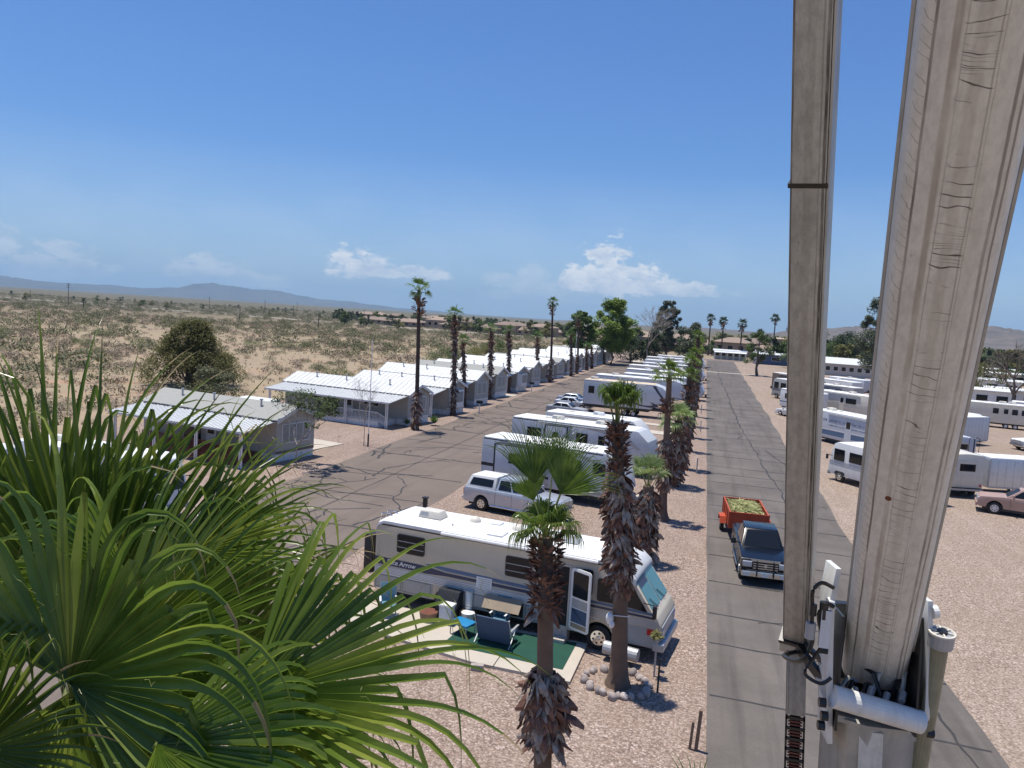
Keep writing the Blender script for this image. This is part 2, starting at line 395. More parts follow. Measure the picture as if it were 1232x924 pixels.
# ------------------------------------------------------------------ ground materials
def ground_mats():
    t = NT('desert_sand'); v = t.world()
    n1 = t.noise(v, .035, 6, .62); n2 = t.noise(v, .35, 5, .65); n3 = t.noise(v, 3.0, 4, .6)
    c = t.mix(t.ramp(n2, [(.35, 0), (.68, 1)]), (.39,.30,.205), (.29,.22,.155))
    c = t.mix(t.math('MULTIPLY', t.ramp(n1, [(.42, 0), (.62, 1)]), .75), c, (.35,.285,.18))
    c = t.mix(t.math('MULTIPLY', t.ramp(t.noise(v, .09, 5, .7), [(.55, 0), (.66, 1)]), .7), c, (.45,.27,.18))
    c = t.mix(t.math('MULTIPLY', t.ramp(n3, [(.5, 0), (.75, 1)]), .35), c, (.21,.16,.11))
    # the plain far out is covered with low creosote: a ground cover, thicker away from the park
    g = t.n.new('ShaderNodeVectorMath'); g.operation = 'LENGTH'; t.l.new(v, g.inputs[0])
    far = t.ramp(t.math('DIVIDE', g.outputs['Value'], 2500), [(.09, .15), (.26, 1)])
    cover = t.ramp(t.noise(v, .02, 6, .75), [(.35, .72), (.5, 1)])
    veg = t.mix(t.ramp(t.noise(v, .011, 5, .7), [(.35, 0), (.65, 1)]), (.055,.062,.036), (.10,.092,.058))
    c = t.mix(t.math('MULTIPLY', t.math('MULTIPLY', far, cover), .85), c, veg)
    t.base(c); t.set(Roughness=.95, Specular_IOR_Level=.15); t.bump(t.noise(v, 1.2, 6, .7), .6, .12)
    M['desert'] = t.mat
    def gravel(name, a, b, cc, dd):
        t = NT(name); v = t.world()
        cell = t.n.new('ShaderNodeTexVoronoi'); cell.inputs['Scale'].default_value = 17; t.l.new(v, cell.inputs['Vector'])
        s = t.sep(cell.outputs['Color'])
        c = t.ramp(s[0], [(0, tuple(x*.55 for x in a)), (.3, a), (.6, b), (.85, cc), (1, (min(.75, cc[0]*1.5), min(.72, cc[1]*1.5), min(.68, cc[2]*1.6)))])
        d = t.ramp(t.noise(v, .45, 6, .65), [(.35, 0), (.7, 1)])
        c = t.mix(t.math('MULTIPLY', d, .45), c, dd)
        big = t.ramp(t.noise(v, .16, 6, .68), [(.42, 0), (.6, 1)])
        c = t.mix(t.math('MULTIPLY', big, .45), c, tuple(x*.78 for x in dd))
        tr_ = t.noise(t.world((.9, .07, 1)), 1.0, 5, .65, .4)
        c = t.mix(t.math('MULTIPLY', t.ramp(tr_, [(.52, 0), (.6, 1), (.66, .2)]), .22), c, tuple(x*1.18 for x in cc))
        gaps = t.ramp(cell.outputs['Distance'], [(.45, 0), (.8, 1)])
        c = t.mix(t.math('MULTIPLY', gaps, .55), c, tuple(x*.35 for x in a))
        t.base(c); t.set(Roughness=.92, Specular_IOR_Level=.2); t.bump(cell.outputs['Distance'], .55, .02)
        return t.mat
    M['gravel'] = gravel('pink_gravel', (.26,.185,.145), (.34,.255,.205), (.405,.325,.27), (.355,.26,.20))
    M['lot'] = gravel('tan_lot_gravel', (.29,.215,.165), (.35,.27,.21), (.42,.34,.28), (.375,.285,.215))
    def asphalt(name, a, b, st):
        t = NT(name); v = t.world()
        n = t.noise(v, .22, 6, .65); f = t.noise(v, 30, 3, .7)
        c = t.mix(t.ramp(n, [(.35, 0), (.68, 1)]), a, b)
        c = t.mix(t.math('MULTIPLY', t.ramp(f, [(.35, 0), (.7, 1)]), .5), c, tuple(x*.62 for x in a))
        s = t.noise(t.world((1.3, .06, 1)), 1.0, 5, .6)       # wheel tracks and stains along the road
        c = t.mix(t.math('MULTIPLY', t.ramp(s, [(.5, 0), (.72, 1)]), st), c, tuple(x*.5 for x in a))
        sp = t.ramp(t.noise(v, .55, 3, .5), [(.66, 0), (.78, 1)])
        c = t.mix(t.math('MULTIPLY', sp, .5), c, tuple(x*.5 for x in a))
        t.base(c); t.set(Roughness=.86, Specular_IOR_Level=.3); t.bump(f, .25, .01)
        return t.mat
    M['asphalt'] = asphalt('old_asphalt', (.12,.104,.092), (.19,.165,.145), .6)
    M['asphalt2'] = asphalt('brown_asphalt', (.165,.13,.106), (.205,.165,.135), .3)
    t = NT('tar'); v = t.world(); t.base(t.mix(t.noise(v, 3, 3), (.018,.016,.015), (.05,.045,.04))); t.set(Roughness=.7); M['tar'] = t.mat
    t = NT('highway_concrete'); t.base((.42,.38,.33)); t.set(Roughness=.9); M['hwy'] = t.mat
    t = NT('mountain_rock'); v = t.world()
    t.base(t.mix(t.ramp(t.noise(v, .002, 8, .7), [(.35, 0), (.65, 1)]), (.07,.07,.065), (.14,.125,.11))); t.set(Roughness=1, Specular_IOR_Level=0)
    M['rock'] = t.mat
    t = NT('hill_rock'); v = t.world()
    t.base(t.mix(t.ramp(t.noise(v, .012, 8, .75), [(.35, 0), (.65, 1)]), (.09,.08,.065), (.19,.145,.12))); t.set(Roughness=1, Specular_IOR_Level=0)
    M['hill'] = t.mat
ground_mats()

def sheet(name, pts, z, m, kind='structure', z0=None, parent=None):
    b = MB(); n = len(pts)
    b.add([(x, y, z) for x, y in pts], [tuple(range(n))])
    if z0 is not None:
        b.add([(x, y, z) for x, y in pts] + [(x, y, z0) for x, y in pts], [((k+1) % n, k, k + n, (k+1) % n + n) for k in range(n)])
    o = b.build(name, m, parent)
    if kind: o['kind'] = kind
    return o
def wobble(p0, p1, n, amp, seed):
    r = random.Random(seed); pts = []
    d = (V(p1) - V(p0)); s = V((-d.y, d.x, 0) if len(d) == 3 else (-d.y, d.x)).normalized()
    for k in range(n + 1):
        q = V(p0) + d*k/n + s*r.uniform(-amp, amp); pts.append((q.x, q.y))
    return pts
# ground: one big disc
b = MB(); nseg = 96; radii = [0, 30, 80, 200, 500, 1200, 3000, 8000, 22000]
vs = [(0, 0, 0)]; fs = []
for r_ in radii[1:]:
    vs += [(r_*math.cos(2*math.pi*k/nseg), r_*math.sin(2*math.pi*k/nseg), 0) for k in range(nseg)]
for k in range(nseg): fs.append((0, 1 + k, 1 + (k+1) % nseg))
for i in range(len(radii) - 2):
    a = 1 + i*nseg; c = a + nseg
    for k in range(nseg): fs.append((a + k, c + k, c + (k+1) % nseg, a + (k+1) % nseg))
b.add(vs, fs); ground = b.build('ground', M['desert']); ground['kind'] = 'structure'

# gravel of the park (left of the right road) and the tan lot on the right
left_edge = [(-47,-20),(-46.5,20),(-47.5,42),(-45.5,60),(-46.5,80),(-46,110),(-47,150),(-46,200),(-44,262)]
sheet('gravel_ground', [(.96,-20),(.96,262)] + left_edge[::-1], .004, M['gravel'])
sheet('lot_ground', [(7.9,-20),(75,-20),(78,150),(70,215),(62,300),(-70,300),(-70,262),(7.9,262)], .004, M['lot'])
# roads
rr_ = [(8.55 + .12*math.sin(y*.37) + .06*math.sin(y*1.7) + max(0, (y-75))*.008, y) for y in range(-20, 282, 4)]
rl_ = [(.9 + .03*math.sin(y*.9), y) for y in range(280, -22, -4)]
road_r = sheet('right_road', rr_ + rl_, .010, M['asphalt'])
lr = [(-14.45 + .12*math.sin(y*.31) + .05*math.sin(y*1.9), y) for y in range(-20, 252, 4)]
ll = [(-24.4 + .15*math.sin(y*.27 + 1) + .05*math.sin(y*1.3), y) for y in range(248, -22, -4)]
road_l = sheet('left_road', lr + ll, .010, M['asphalt2'])
sheet('cross_road', [(-40,282.5),(60,282.5),(60,289),(-40,289)], .010, M['asphalt'])
o = sheet('gutter', [(-3,203.5),(15,203.5),(15,205.5),(-3,205.5)], .02, M['concrete'], z0=.0)

# crack filler
cr = MB()
def crack(pts, w, z=.0145):
    L = []; Rr = []
    for i, p in enumerate(pts):
        a = V(pts[max(i-1, 0)]); c = V(pts[min(i+1, len(pts)-1)]); d = (c - a)
        s = V((-d.y, d.x)).normalized(); ww = w*rng.uniform(.55, 1.25)*.5
        L.append((p[0] + s.x*ww, p[1] + s.y*ww, z)); Rr.append((p[0] - s.x*ww, p[1] - s.y*ww, z))
    n = len(pts); cr.add(L + Rr, [(i, i + 1, n + i + 1, n + i) for i in range(n - 1)])
def path(x0, y0, x1, y1, step, amp, seed):
    r = random.Random(seed); d = V((x1 - x0, y1 - y0)); n = max(2, int(d.length/step)); s = V((-d.y, d.x)).normalized()
    off = 0; pts = []
    for k in range(n + 1):
        off = off*.8 + r.uniform(-amp, amp)
        if k in (0, n): e = 0
        q = V((x0, y0)) + d*k/n + s*off; pts.append((q.x, q.y))
    return pts
y = 18.5; k = 0
while y < 280:
    w_ = .07 + y*.0015
    crack(path(.98, y + rng.uniform(-.1,.1) + .25, 8.45, y - .25 + rng.uniform(-.15,.15), .5, .03, k), w_, .0145 + (k % 3)*.0012)
    if rng.random() < .3: crack(path(rng.uniform(2, 4), y, rng.uniform(3, 7), y + rng.uniform(1, 2.5), .3, .06, k + 900), w_*.7, .019)
    y += rng.choice([2.6, 3.0, 3.6, 4.4]) + y*.012; k += 1
crack(path(3.2, 262, 4.7, 90, 1.5, .14, 5), .16, .020); crack(path(4.7, 90, 6.2, 41, .8, .12, 6), .10, .020)
crack(path(5.6, 36, 6.3, 31.5, .35, .12, 8), .09, .021); crack(path(7.4, 27, 7.9, 21, .4, .08, 9), .08, .021)
crack(path(6.2, 75, 7.6, 66, .4, .06, 29), .12, .021)
tar_r = cr.build('tar_crack_line', M['tar'], road_r); tar_r['kind'] = 'stuff'
cr = MB()
def web(x, y, a, L, depth, w, z):
    r = random.Random(int(x*77 + y*131 + depth))
    x1 = x + math.cos(a)*L; y1 = y + math.sin(a)*L
    x1 = max(-24.2, min(-14.7, x1))
    crack(path(x, y, x1, y1, .45, .12, int(x*10 + y*100)), w, z)
    if depth and -24 < x1 < -14.9:
        web(x1, y1, a + r.uniform(-.6, .6), L*r.uniform(.6, 1.1), depth - 1, w*.85, z + .0007)
        if r.random() < .6: web(x1, y1, a + r.choice([-1, 1])*r.uniform(.8, 1.6), L*r.uniform(.5, .9), depth - 1, w*.8, z + .0013)
k = 0; y = 22
while y < 245:
    for _ in range(3):
        web(rng.uniform(-24, -15), y + rng.uniform(-2, 2), rng.choice([0, math.pi, .5, 2.6, math.pi/2, -2.4]) + rng.uniform(-.4, .4), rng.uniform(2, 4), 3, .12 + y*.001, .0145 + (k % 5)*.0006)
        k += 1
    crack(path(-24.2, y + 1.4, -14.7, y + 1.0, .5, .06, k + 400), .11 + y*.001, .0192)
    y += 5.2 + y*.03
crack(path(-19.6, 20, -19.3, 240, 1.0, .05, 77), .06, .0215)
tar_l = cr.build('tar_crack_line', M['tar'], road_l); tar_l['kind'] = 'stuff'

# highway and dirt tracks across the desert
def strip(name, pts, w, m, z=.02):
    L, Rr = [], []
    for i, p in enumerate(pts):
        d = V(pts[min(i+1, len(pts)-1)]) - V(pts[max(i-1, 0)]); s = V((-d.y, d.x)).normalized()*w/2
        L.append((p[0] + s.x, p[1] + s.y)); Rr.append((p[0] - s.x, p[1] - s.y))
    return sheet(name, L + Rr[::-1], z, m)
strip('highway', [(-900,650),(-600,565),(-356,500),(-232,463),(-145,441),(-107,437),(-60,434),(20,430)], 10, M['hwy'], .05)
strip('track', [(-480,330),(-330,335),(-250,322),(-215,330)], 8, M['lot'], .03)
strip('track', [(-620,460),(-420,425),(-340,405)], 14, M['lot'], .035)
strip('track', [(-300,205),(-235,222),(-160,215)], 3, M['lot'], .03)

# ------------------------------------------------------------------ mountains and hills
def ridge(name, prof, D, depth, m, seed, rough=.5, nr=20):
    """prof: (azimuth deg, height m) seen from the park; a real range of ground with depth behind it"""
    az0, az1 = prof[0][0], prof[-1][0]; n = int((az1 - az0)/.12) + 1
    def h(a):
        for (a0, h0), (a1, h1) in zip(prof, prof[1:]):
            if a <= a1: t = (a - a0)/(a1 - a0); t = t*t*(3 - 2*t); return h0 + (h1 - h0)*t
        return prof[-1][1]
    vs, fs = [], []
    for j in range(nr + 1):
        tr = j/nr; dist = D - depth*.5 + depth*tr; s = math.sin(math.pi*tr)**1.1
        for i in range(n + 1):
            a = az0 + (az1 - az0)*i/n
            x = dist*math.sin(R(a)); yy = dist*math.cos(R(a))
            nn = noise.fractal(V((x, yy, seed*1000))*(9/D), 1.0, 2.1, 6)
            hh = (.78 if D > 9000 else 1)*h(a)*s*(1 + rough*nn*1.3 + .12*rough*noise.noise(V((a*4, seed, 0))))*(dist/D)
            vs.append((x, yy, max(hh, 0) - 1 + (0 if 0 < j < nr else -.5)))
    for j in range(nr):
        for i in range(n):
            p = j*(n+1) + i; fs.append((p, p + 1, p + n + 2, p + n + 1))
    b = MB(); b.add(vs, fs); o = b.build(name, m, smooth=True); o['kind'] = 'structure'; return o
ridge('mountain', [(-53,90),(-50,150),(-48,230),(-46.2,190),(-44.4,150),(-42,115),(-39.5,120),(-37.7,170),(-36.4,290),(-35.4,330),(-34.2,320),(-32.6,250),(-31,230),(-29.5,150),(-28,110),(-26,125),(-24.5,90),(-22,45),(-19,30),(-16,0)], 14500, 5000, M['rock'], 3)
ridge('mountain', [(-58,60),(-50,170),(-46,150),(-42,105),(-36,100),(-30,75),(-26,50),(-20,20),(-14,0)], 19500, 3500, M['rock'], 9)
ridge('hills', [(4,0),(5.5,22),(8,48),(10,60),(12,50),(14,46),(16,66),(18,82),(19.5,84),(21,70),(24,46),(28,30),(34,0)], 4300, 1600, M['hill'], 5, .5)
ridge('hills', [(-12,0),(-9,14),(-4,8),(0,16),(4,10),(9,20),(14,0)], 5200, 1500, M['hill'], 8, .5)

# ------------------------------------------------------------------ air
hz = MB(); hz.box(-22500, 22500, -22500, 22500, -3, 620)
haze = hz.build('haze', []); haze['kind'] = 'stuff'
hm = bpy.data.materials.new('haze_air'); hm.use_nodes = True; hn = hm.node_tree; hn.nodes.clear()
ho = hn.nodes.new('ShaderNodeOutputMaterial'); hv = hn.nodes.new('ShaderNodeVolumePrincipled')
hv.inputs['Color'].default_value = (.5,.76,1,1); hv.inputs['Density'].default_value = 7e-5; hv.inputs['Anisotropy'].default_value = 0
hn.links.new(hv.outputs[0], ho.inputs['Volume']); haze.data.materials.append(hm)
# ------------------------------------------------------------------ palms
def seg_strip(mb, hub, d, nrm, L, w, rows, droop_at, droop, r, m=0, fold=.5, base_w=.12, lift=0):
    """one segment of a fan leaf: a folded strip that leaves the hub along d and bends down at its tip"""
    p = V(hub); d = V(d).normalized(); step = L/rows; vs = []
    side0 = d.cross(nrm).normalized()
    tw = r.uniform(-.3, .3); brk = r.random() < (.5 if rows > 12 else .25); bt = r.uniform(.48, .85)
    for i in range(rows + 1):
        t = i/rows
        if t < .40: ww = w*(base_w + (1 - base_w)*(t/.40))
        else: ww = w*max(.02, 1 - ((t - .40)/.60))**1.1
        side = (side0 + nrm*tw*t).normalized()
        n_ = side.cross(d).normalized()
        if n_.dot(nrm) < 0: n_ = -n_
        fo = ww*fold*(.55 if t < .5 else .55*(1.3 - t))
        vs += [p + side*ww*.5 + n_*fo*.5, p - n_*fo*.5, p - side*ww*.5 + n_*fo*.5]
        if t > droop_at:
            k = droop*step/L*((t - droop_at)/(1 - droop_at) + .35)
            if brk and abs(t - bt) < .6*step/L + .001: k += .9
            elif brk and t > bt: k += .25
            d = (d + V((0, 0, -1))*k*2.2).normalized()
            side0 = (side0 - d*side0.dot(d)).normalized()
        p = p + d*step
    fs = []
    for i in range(rows):
        a = i*3; fs += [(a, a+1, a+4, a+3), (a+1, a+2, a+5, a+4)]
    mb.add(vs, fs, m)
    if rows > 12:
        q = r.random(); nt_ = 2 if q < .35 else (4 if q < .43 else 0)       # browned tips
        for j in range(nt_*2): mb.m[-1 - j] = 2
        if q > .72:
            for j in range(rows*2 - nt_*2): mb.m[-1 - nt_*2 - j] = 3  # some segments at random take the sunlit copy of the green

def fan(mb, base, hub, axis, nrm, L, nseg=40, span=220, rows=9, droop=1.2, droop_at=.5, r=None, pet_r=.018, m=0, mp=1, petiole=True, wmul=1.0, fold=.5):
    r = r or rng
    base = V(base); hub = V(hub); a = V(axis).normalized(); n = V(nrm); n = (n - a*n.dot(a)).normalized(); b = n.cross(a)
    if petiole:
        c = (base + hub)*.5 + V((0, 0, (hub - base).length*.12))
        pts = [base*(1-t)**2 + c*2*t*(1-t) + hub*t*t for t in (0, .25, .5, .75, 1)]
        mb.tube(pts, [pet_r*1.5, pet_r*1.2, pet_r, pet_r*.85, pet_r*.6], 5, mp)
    dth = R(span)/nseg; wd = L*.42*dth*1.12*wmul
    for k in range(nseg):
        th = -R(span)/2 + dth*(k + .5) + r.uniform(-.15, .15)*dth
        cosf = .78 + .22*math.cos(th*.8)
        d = a*math.cos(th) + b*math.sin(th) + n*(.10*abs(math.sin(th)) + .05 + r.uniform(-.02, .02)*1)
        # the blade is costapalmate: the middle arches back
        d = d + n*(-.10*math.cos(th))
        seg_strip(mb, hub, d, n, L*cosf*r.uniform(.9, 1.08), wd, rows, droop_at*r.uniform(.85, 1.1), droop*r.uniform(.6, 1.5), r, m, fold)

def trunk_mesh(H, r0, r1, seed=0, n=12, flare=1.5, lean=(0, 0), rings=26):
    b = MB(); rg = []
    r = random.Random(seed)
    for i in range(rings + 1):
        t = i/rings; z = H*t
        rad = r0 + (r1 - r0)*t**.7
        rad *= 1 + (flare - 1)*math.exp(-z/.35)
        x = lean[0]*t**1.5; y = lean[1]*t**1.5
        ring_ = []
        for k in range(n):
            a = 2*math.pi*k/n; q = rad*(1 + .05*noise.noise(V((math.cos(a)*2, math.sin(a)*2, z*2.5 + seed))) + .025*(i % 2))
            ring_.append(V((x + q*math.cos(a), y + q*math.sin(a), z)))
        rg.append(ring_)
    b.loft(rg); return b
def chips(z0, z1, rad, count, size, seed, tilt=.5, lean=(0,0), H=1, m2=.0, down=False, prof=None):
    """old leaf bases / dead leaf pieces clinging round a trunk"""
    b = MB(); r = random.Random(seed)
    for k in range(count):
        t = r.random(); z = z0 + (z1 - z0)*t; a = r.uniform(0, 2*math.pi)
        rr_ = rad*(prof(t) if prof else 1)
        rr2 = rr_*r.uniform(.72, 1.0)
        tt = z/H; cx, cy_ = lean[0]*tt**1.5, lean[1]*tt**1.5
        out = V((math.cos(a), math.sin(a), 0)); tan = V((-math.sin(a), math.cos(a), 0))
        p = V((cx, cy_, z)) + out*rr2*(.72 if rad > .33 else .5)
        L = size*r.uniform(.35, 1.35); w = L*r.uniform(.12, .42)
        if down: d = (V((0, 0, -r.uniform(.1, 1.2))) + out*r.uniform(-.1, .8)*tilt*2 + tan*r.uniform(-1.1, 1.1)).normalized()
        else: d = (V((0, 0, 1))*r.uniform(.2, 1) + out*r.uniform(.4, 1.1) + tan*r.uniform(-.6, .6)).normalized()
        s = d.cross(out).normalized(); s = (s + out*r.uniform(-.5, .5)).normalized()
        q1 = p + d*L*.55; q2 = q1 + (d + V((0, 0, -1))*r.uniform(0, .6) + tan*r.uniform(-.3, .3)).normalized()*L*.45
        n_ = s.cross(d)*w*.25
        vs = [p + s*w*.5, p - s*w*.5, q1 + s*w*.6, q1 + n_, q1 - s*w*.6, q2 + s*w*r.uniform(.05, .4), q2 - s*w*r.uniform(.05, .4)]
        mi = 1 if r.random() < m2 else 0
        b.add(vs, [(0, 1, 4, 3), (0, 3, 2), (2, 3, 5), (3, 4, 6), (3, 6, 5)], mi)
    return b

def crown_fans(top, n, L, pet, seed, nseg=26, rows=6, spread=(.2, 1.2), droop=1.3, span=200, upbias=.0, sep=False, fold=.5, pr=.018):
    """list of MBs (or one) with fans round the top of a palm"""
    r = random.Random(seed); out = []; allb = MB()
    for k in range(n):
        a = k*2.399 + r.uniform(-.3, .3); t = (k + .5)/n
        elev = math.pi/2 - (spread[0] + (spread[1] - spread[0])*t) + r.uniform(-.12, .12)
        o = V((math.cos(a), math.sin(a), 0))
        d = o*math.cos(elev) + V((0, 0, 1))*math.sin(elev)
        hub = V(top) + d*pet*r.uniform(.75, 1.15)
        ax = (d + V((0, 0, -1))*(.35*t - upbias)).normalized()
        nrm = (V((0, 0, 1))*.9 - o*.4 + V((0,0,0))).normalized() if elev < 1.2 else o*-1
        side = V((-math.sin(a), math.cos(a), 0))*r.uniform(-.5, .5)
        b = MB() if sep else allb
        fan(b, V(top) + V((0, 0, -.15 - .25*t)), hub, ax, nrm + side, L*r.uniform(.85, 1.1), nseg, span*r.uniform(.8, 1.1), rows, droop*(.7 + .6*t), .42, r, pet_r=pr, fold=fold)
        if sep: out.append(b)
    return out if sep else allb

def palm(name, loc, label, H, group, r0=.3, r1=.17, boots=(), skirts=(), nf=16, L=.8, pet=.5, seed=1, near=False, spread=(.15, 1.9), droop=1.6, lean=(0, 0), fm=None, nseg=22, rows=5, flare=1.6, bark=None, upb=0):
    t = thing(name, label, 'palm tree', loc, 0, group)
    top = V((lean[0], lean[1], H))
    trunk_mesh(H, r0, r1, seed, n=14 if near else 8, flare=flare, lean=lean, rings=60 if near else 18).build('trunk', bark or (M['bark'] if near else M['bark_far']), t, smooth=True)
    for i, (z0, z1, rad, cnt, sz) in enumerate(boots):
        chips(z0, z1, rad, cnt, sz, seed + 10 + i, lean=lean, H=H, m2=.12).build('leaf_boots', [M['boot'], M['dead']], t)
    for i, (z0, z1, rad, cnt, sz) in enumerate(skirts):
        chips(z0, z1, rad, cnt, sz, seed + 20 + i, down=True, lean=lean, H=H, m2=.45, prof=lambda q: .55 + .45*math.sin(math.pi*min(1, max(0, q*.85 + .15)))).build('dead_skirt', [M['boot'], M['dead']], t)
    fm = fm or M['frond']
    if near:
        for b in crown_fans(top, nf, L, pet, seed, nseg, rows, spread, droop, sep=True, upbias=upb): b.build('frond', [fm, M['petiole']], t)
    else:
        crown_fans(top, nf, L, pet, seed, nseg, rows, spread, droop, upbias=upb, pr=.03).build('crown', [fm, M['petiole']], t)
    return t

GP = 'palms along the strip between the trailers and the right road'
# nearest palm, its foot is below the picture
np_ = palm('fan_palm', (-2.72, 16.1, 0), 'nearest palm of the row, before the motorhome, with a ragged ball of dead leaves low', 6.3, GP,
     .21, .165, boots=[(4.75, 6.25, .40, 620, .2)], skirts=[(1.75, 3.3, .62, 420, .42), (4.55, 4.85, .42, 24, .4)], nf=10, L=.85, pet=.42, seed=3, near=True, spread=(.3, 1.5), droop=6.5, nseg=30, rows=9, lean=(-.3, 0), upb=.0)
# the nearest palm holds two broad fans up above the hanging ones
for (hx, hy, hz, ax, ay, az2, Lf, sp, sd_) in ((-.30, -.1, 7.45, -.16, .1, 1, 1.6, 90, 1), (.30, -.15, 7.30, .42, .05, 1, 1.55, 110, 2), (.0, .3, 7.6, .05, .4, 1, 1.4, 90, 3), (-.35, .2, 7.0, -.45, .2, 1, 1.1, 90, 4), (.2, .3, 7.2, .8, .3, 1, 1.1, 100, 5)):
    b = MB(); fan(b, V((-.3, 0, 6.2)), V((-.3 + hx, hy, hz)), V((ax, ay, az2)), V((0, -1, .35)), Lf, 36, sp, 10, 1.5, .6, random.Random(sd_ + 70), pet_r=.02, fold=.6)
    b.build('frond', [M['frond'], M['petiole']], np_)
palm('fan_palm', (-1.75, 22.9, 0), 'palm ringed by stones beside the motorhome windscreen, shaggy with dead black leaves', 8.05, GP,
     .27, .17, boots=[(6.45, 8.0, .36, 480, .22)], skirts=[(3.6, 6.5, .52, 950, .36), (3.0, 4.3, .42, 200, .36)], nf=14, L=.82, pet=.75, seed=5, near=True, spread=(.03, .6), droop=7, nseg=26, rows=7, lean=(-.62, 0), flare=1.55, upb=.1)
palm('fan_palm', (-2.0, 35.6, 0), 'short palm with a pale crown and black skirt directly behind the stone ringed palm', 3.6, GP,
     .3, .25, skirts=[(.3, 3.4, .66, 520, .5)], nf=10, L=.8, pet=.9, seed=8, near=True, spread=(.05, .8), droop=1.6, nseg=20, rows=5, fm=M['frond_pale'])
palm('fan_palm', (-1.6, 44.0, 0), 'slim palm with a flared smooth foot and a brown ball of dead leaves midway up', 8.1, GP,
     .25, .15, boots=[(6.0, 6.9, .36, 160, .25)], skirts=[(1.9, 4.6, .58, 460, .4)], nf=14, L=.75, pet=.65, seed=11, near=True, spread=(.1, 1.6), droop=2.6, nseg=18, rows=5, lean=(-.2, 0), flare=2.0, bark=M['bark'])
palm('fan_palm', (-1.35, 54.0, 0), 'low palm with a broad pale crown right behind the slim flared palm', 4.6, GP,
     .3, .25, skirts=[(.2, 4.2, .75, 420, .55)], nf=18, L=.95, pet=.75, seed=14, spread=(.1, 1.9), droop=1.7, nseg=16, rows=5, fm=M['frond_pale'])
palm('fan_palm', (-.95, 61.0, 0), 'palm with a knobby dark neck under a small upright crown, before the tall shaggy column', 7.2, GP,
     .26, .2, boots=[(5.2, 6.6, .5, 120, .35)], skirts=[(.2, 4.6, .5, 260, .5)], nf=12, L=.75, pet=.55, seed=17, spread=(.1, 1.7), droop=1.8, nseg=14, rows=4)
xs = [(-.8, 70, 8.6, .62), (-.75, 79, 9.0, .6), (-.7, 88, 7.6, .6), (-.6, 98, 10.6, .6), (-.6, 108, 8.6, .6), (-.65, 120, 9.5, .6), (-.6, 133, 8.2, .55), (-.6, 147, 9.2, .55), (-.6, 163, 8.4, .5), (-.6, 182, 9, .5)]
LB = ['wide shaggy palm column skirted to the ground, seventh of the row from the camera', 'dark skirted palm behind the wide shaggy column, eighth of the row', 'lower skirted palm, ninth of the row beside the right road',
      'tallest palm of the middle row with red brown boots under its crown', 'skirted palm just beyond the tallest one of the middle row', 'skirted palm of the middle row, twelfth from the camera',
      'far skirted palm of the middle row, thirteenth from the camera', 'far palm of the middle row, fourteenth from the camera', 'second last palm of the middle row by the trailers', 'farthest palm of the middle row by the trailers']
for i, (x, y, h, sr) in enumerate(xs):
    palm('fan_palm', (x, y, 0), LB[i], h - .7, GP, .28, .2, boots=[(h - 3, h - .8, .30, 90, .35)], skirts=[(.2 + (i*3 % 4)*.8, h - 2.4, sr*.72, 240, .5)], lean=(-.03*h, 0), nf=10, L=.7, pet=.5, seed=30 + i, spread=(.1, 1.6), droop=1.9, nseg=12, rows=4)
GL = 'palms along the left road in front of the park homes'
lp = [(-25.4,66.6,13.9,'very tall thin palm with a bulge of dead leaves high up, beside the agaves', 1), (-25.7,78.4,11.8,'shaggy palm at the corner of the third park home, with a windblown crown', 0), (-27.2,87.0,8.6,'short leaning palm with a yellow green crown between two taller ones', 2),
      (-27.0,97.4,10.1,'shaggy palm with a sparse spiky crown before the grey gabled home', 3), (-27.2,108.1,9.9,'shaggy palm with a sparse crown at the home with the brown porch', 0), (-26.6,124.4,8.9,'slim palm with a tiny crown just left of the second very tall palm', 3),
      (-25.6,131.0,14.9,'second very tall palm, with a compact two tufted crown over the left road', 1), (-25.2,150,9.2,'palm with a bent bushy top between the two taller thin ones', 2), (-25.3,158,12.9,'tall thin palm with a small dark tuft, farthest tall one of the left row', 1),
      (-25.4,172,6.5,'dark stubby palm in the far group by the poplars', 0), (-25.4,180,6.2,'stubby skirted palm in the far group by the poplars, farther along', 0), (-25.4,203,5.5,'last small bushy palm of the left row', 2)]
for i, (x, y, h, lb, st) in enumerate(lp):
    if st == 1:
        kw = dict(boots=[(h-3.4, h-1.6, .42, 90, .5)], skirts=[(.3, 4.2 if i else 3.6, .5, 160, .5)], r0=.24, r1=.16)
    elif st == 2: kw = dict(boots=[(h-2, h-1, .36, 60, .35)], skirts=[(.3, h-2, .38, 240, .4)], r0=.25, r1=.2)
    else: kw = dict(boots=[(h-3.5, h-1.4, .34, 120, .4)], skirts=[(.3, h-2.5, .40, 300, .42)], r0=.26, r1=.2)
    palm('fan_palm', (x, y, 0), lb, h - 1.0, GL, nf={0:10,1:11,2:9,3:7}[st], L=.8 + .1*(st == 1), pet=.65, seed=60 + i, spread=(.1, 2.2 if st == 1 else 1.9), droop=2.0, nseg=12, rows=4, lean=((.25, 0), (-.45, 0), (-.6, 0), (-.3, 0))[st if st else 1] if i != 0 else (-.35, 0), fm=M['frond_far'], **kw)

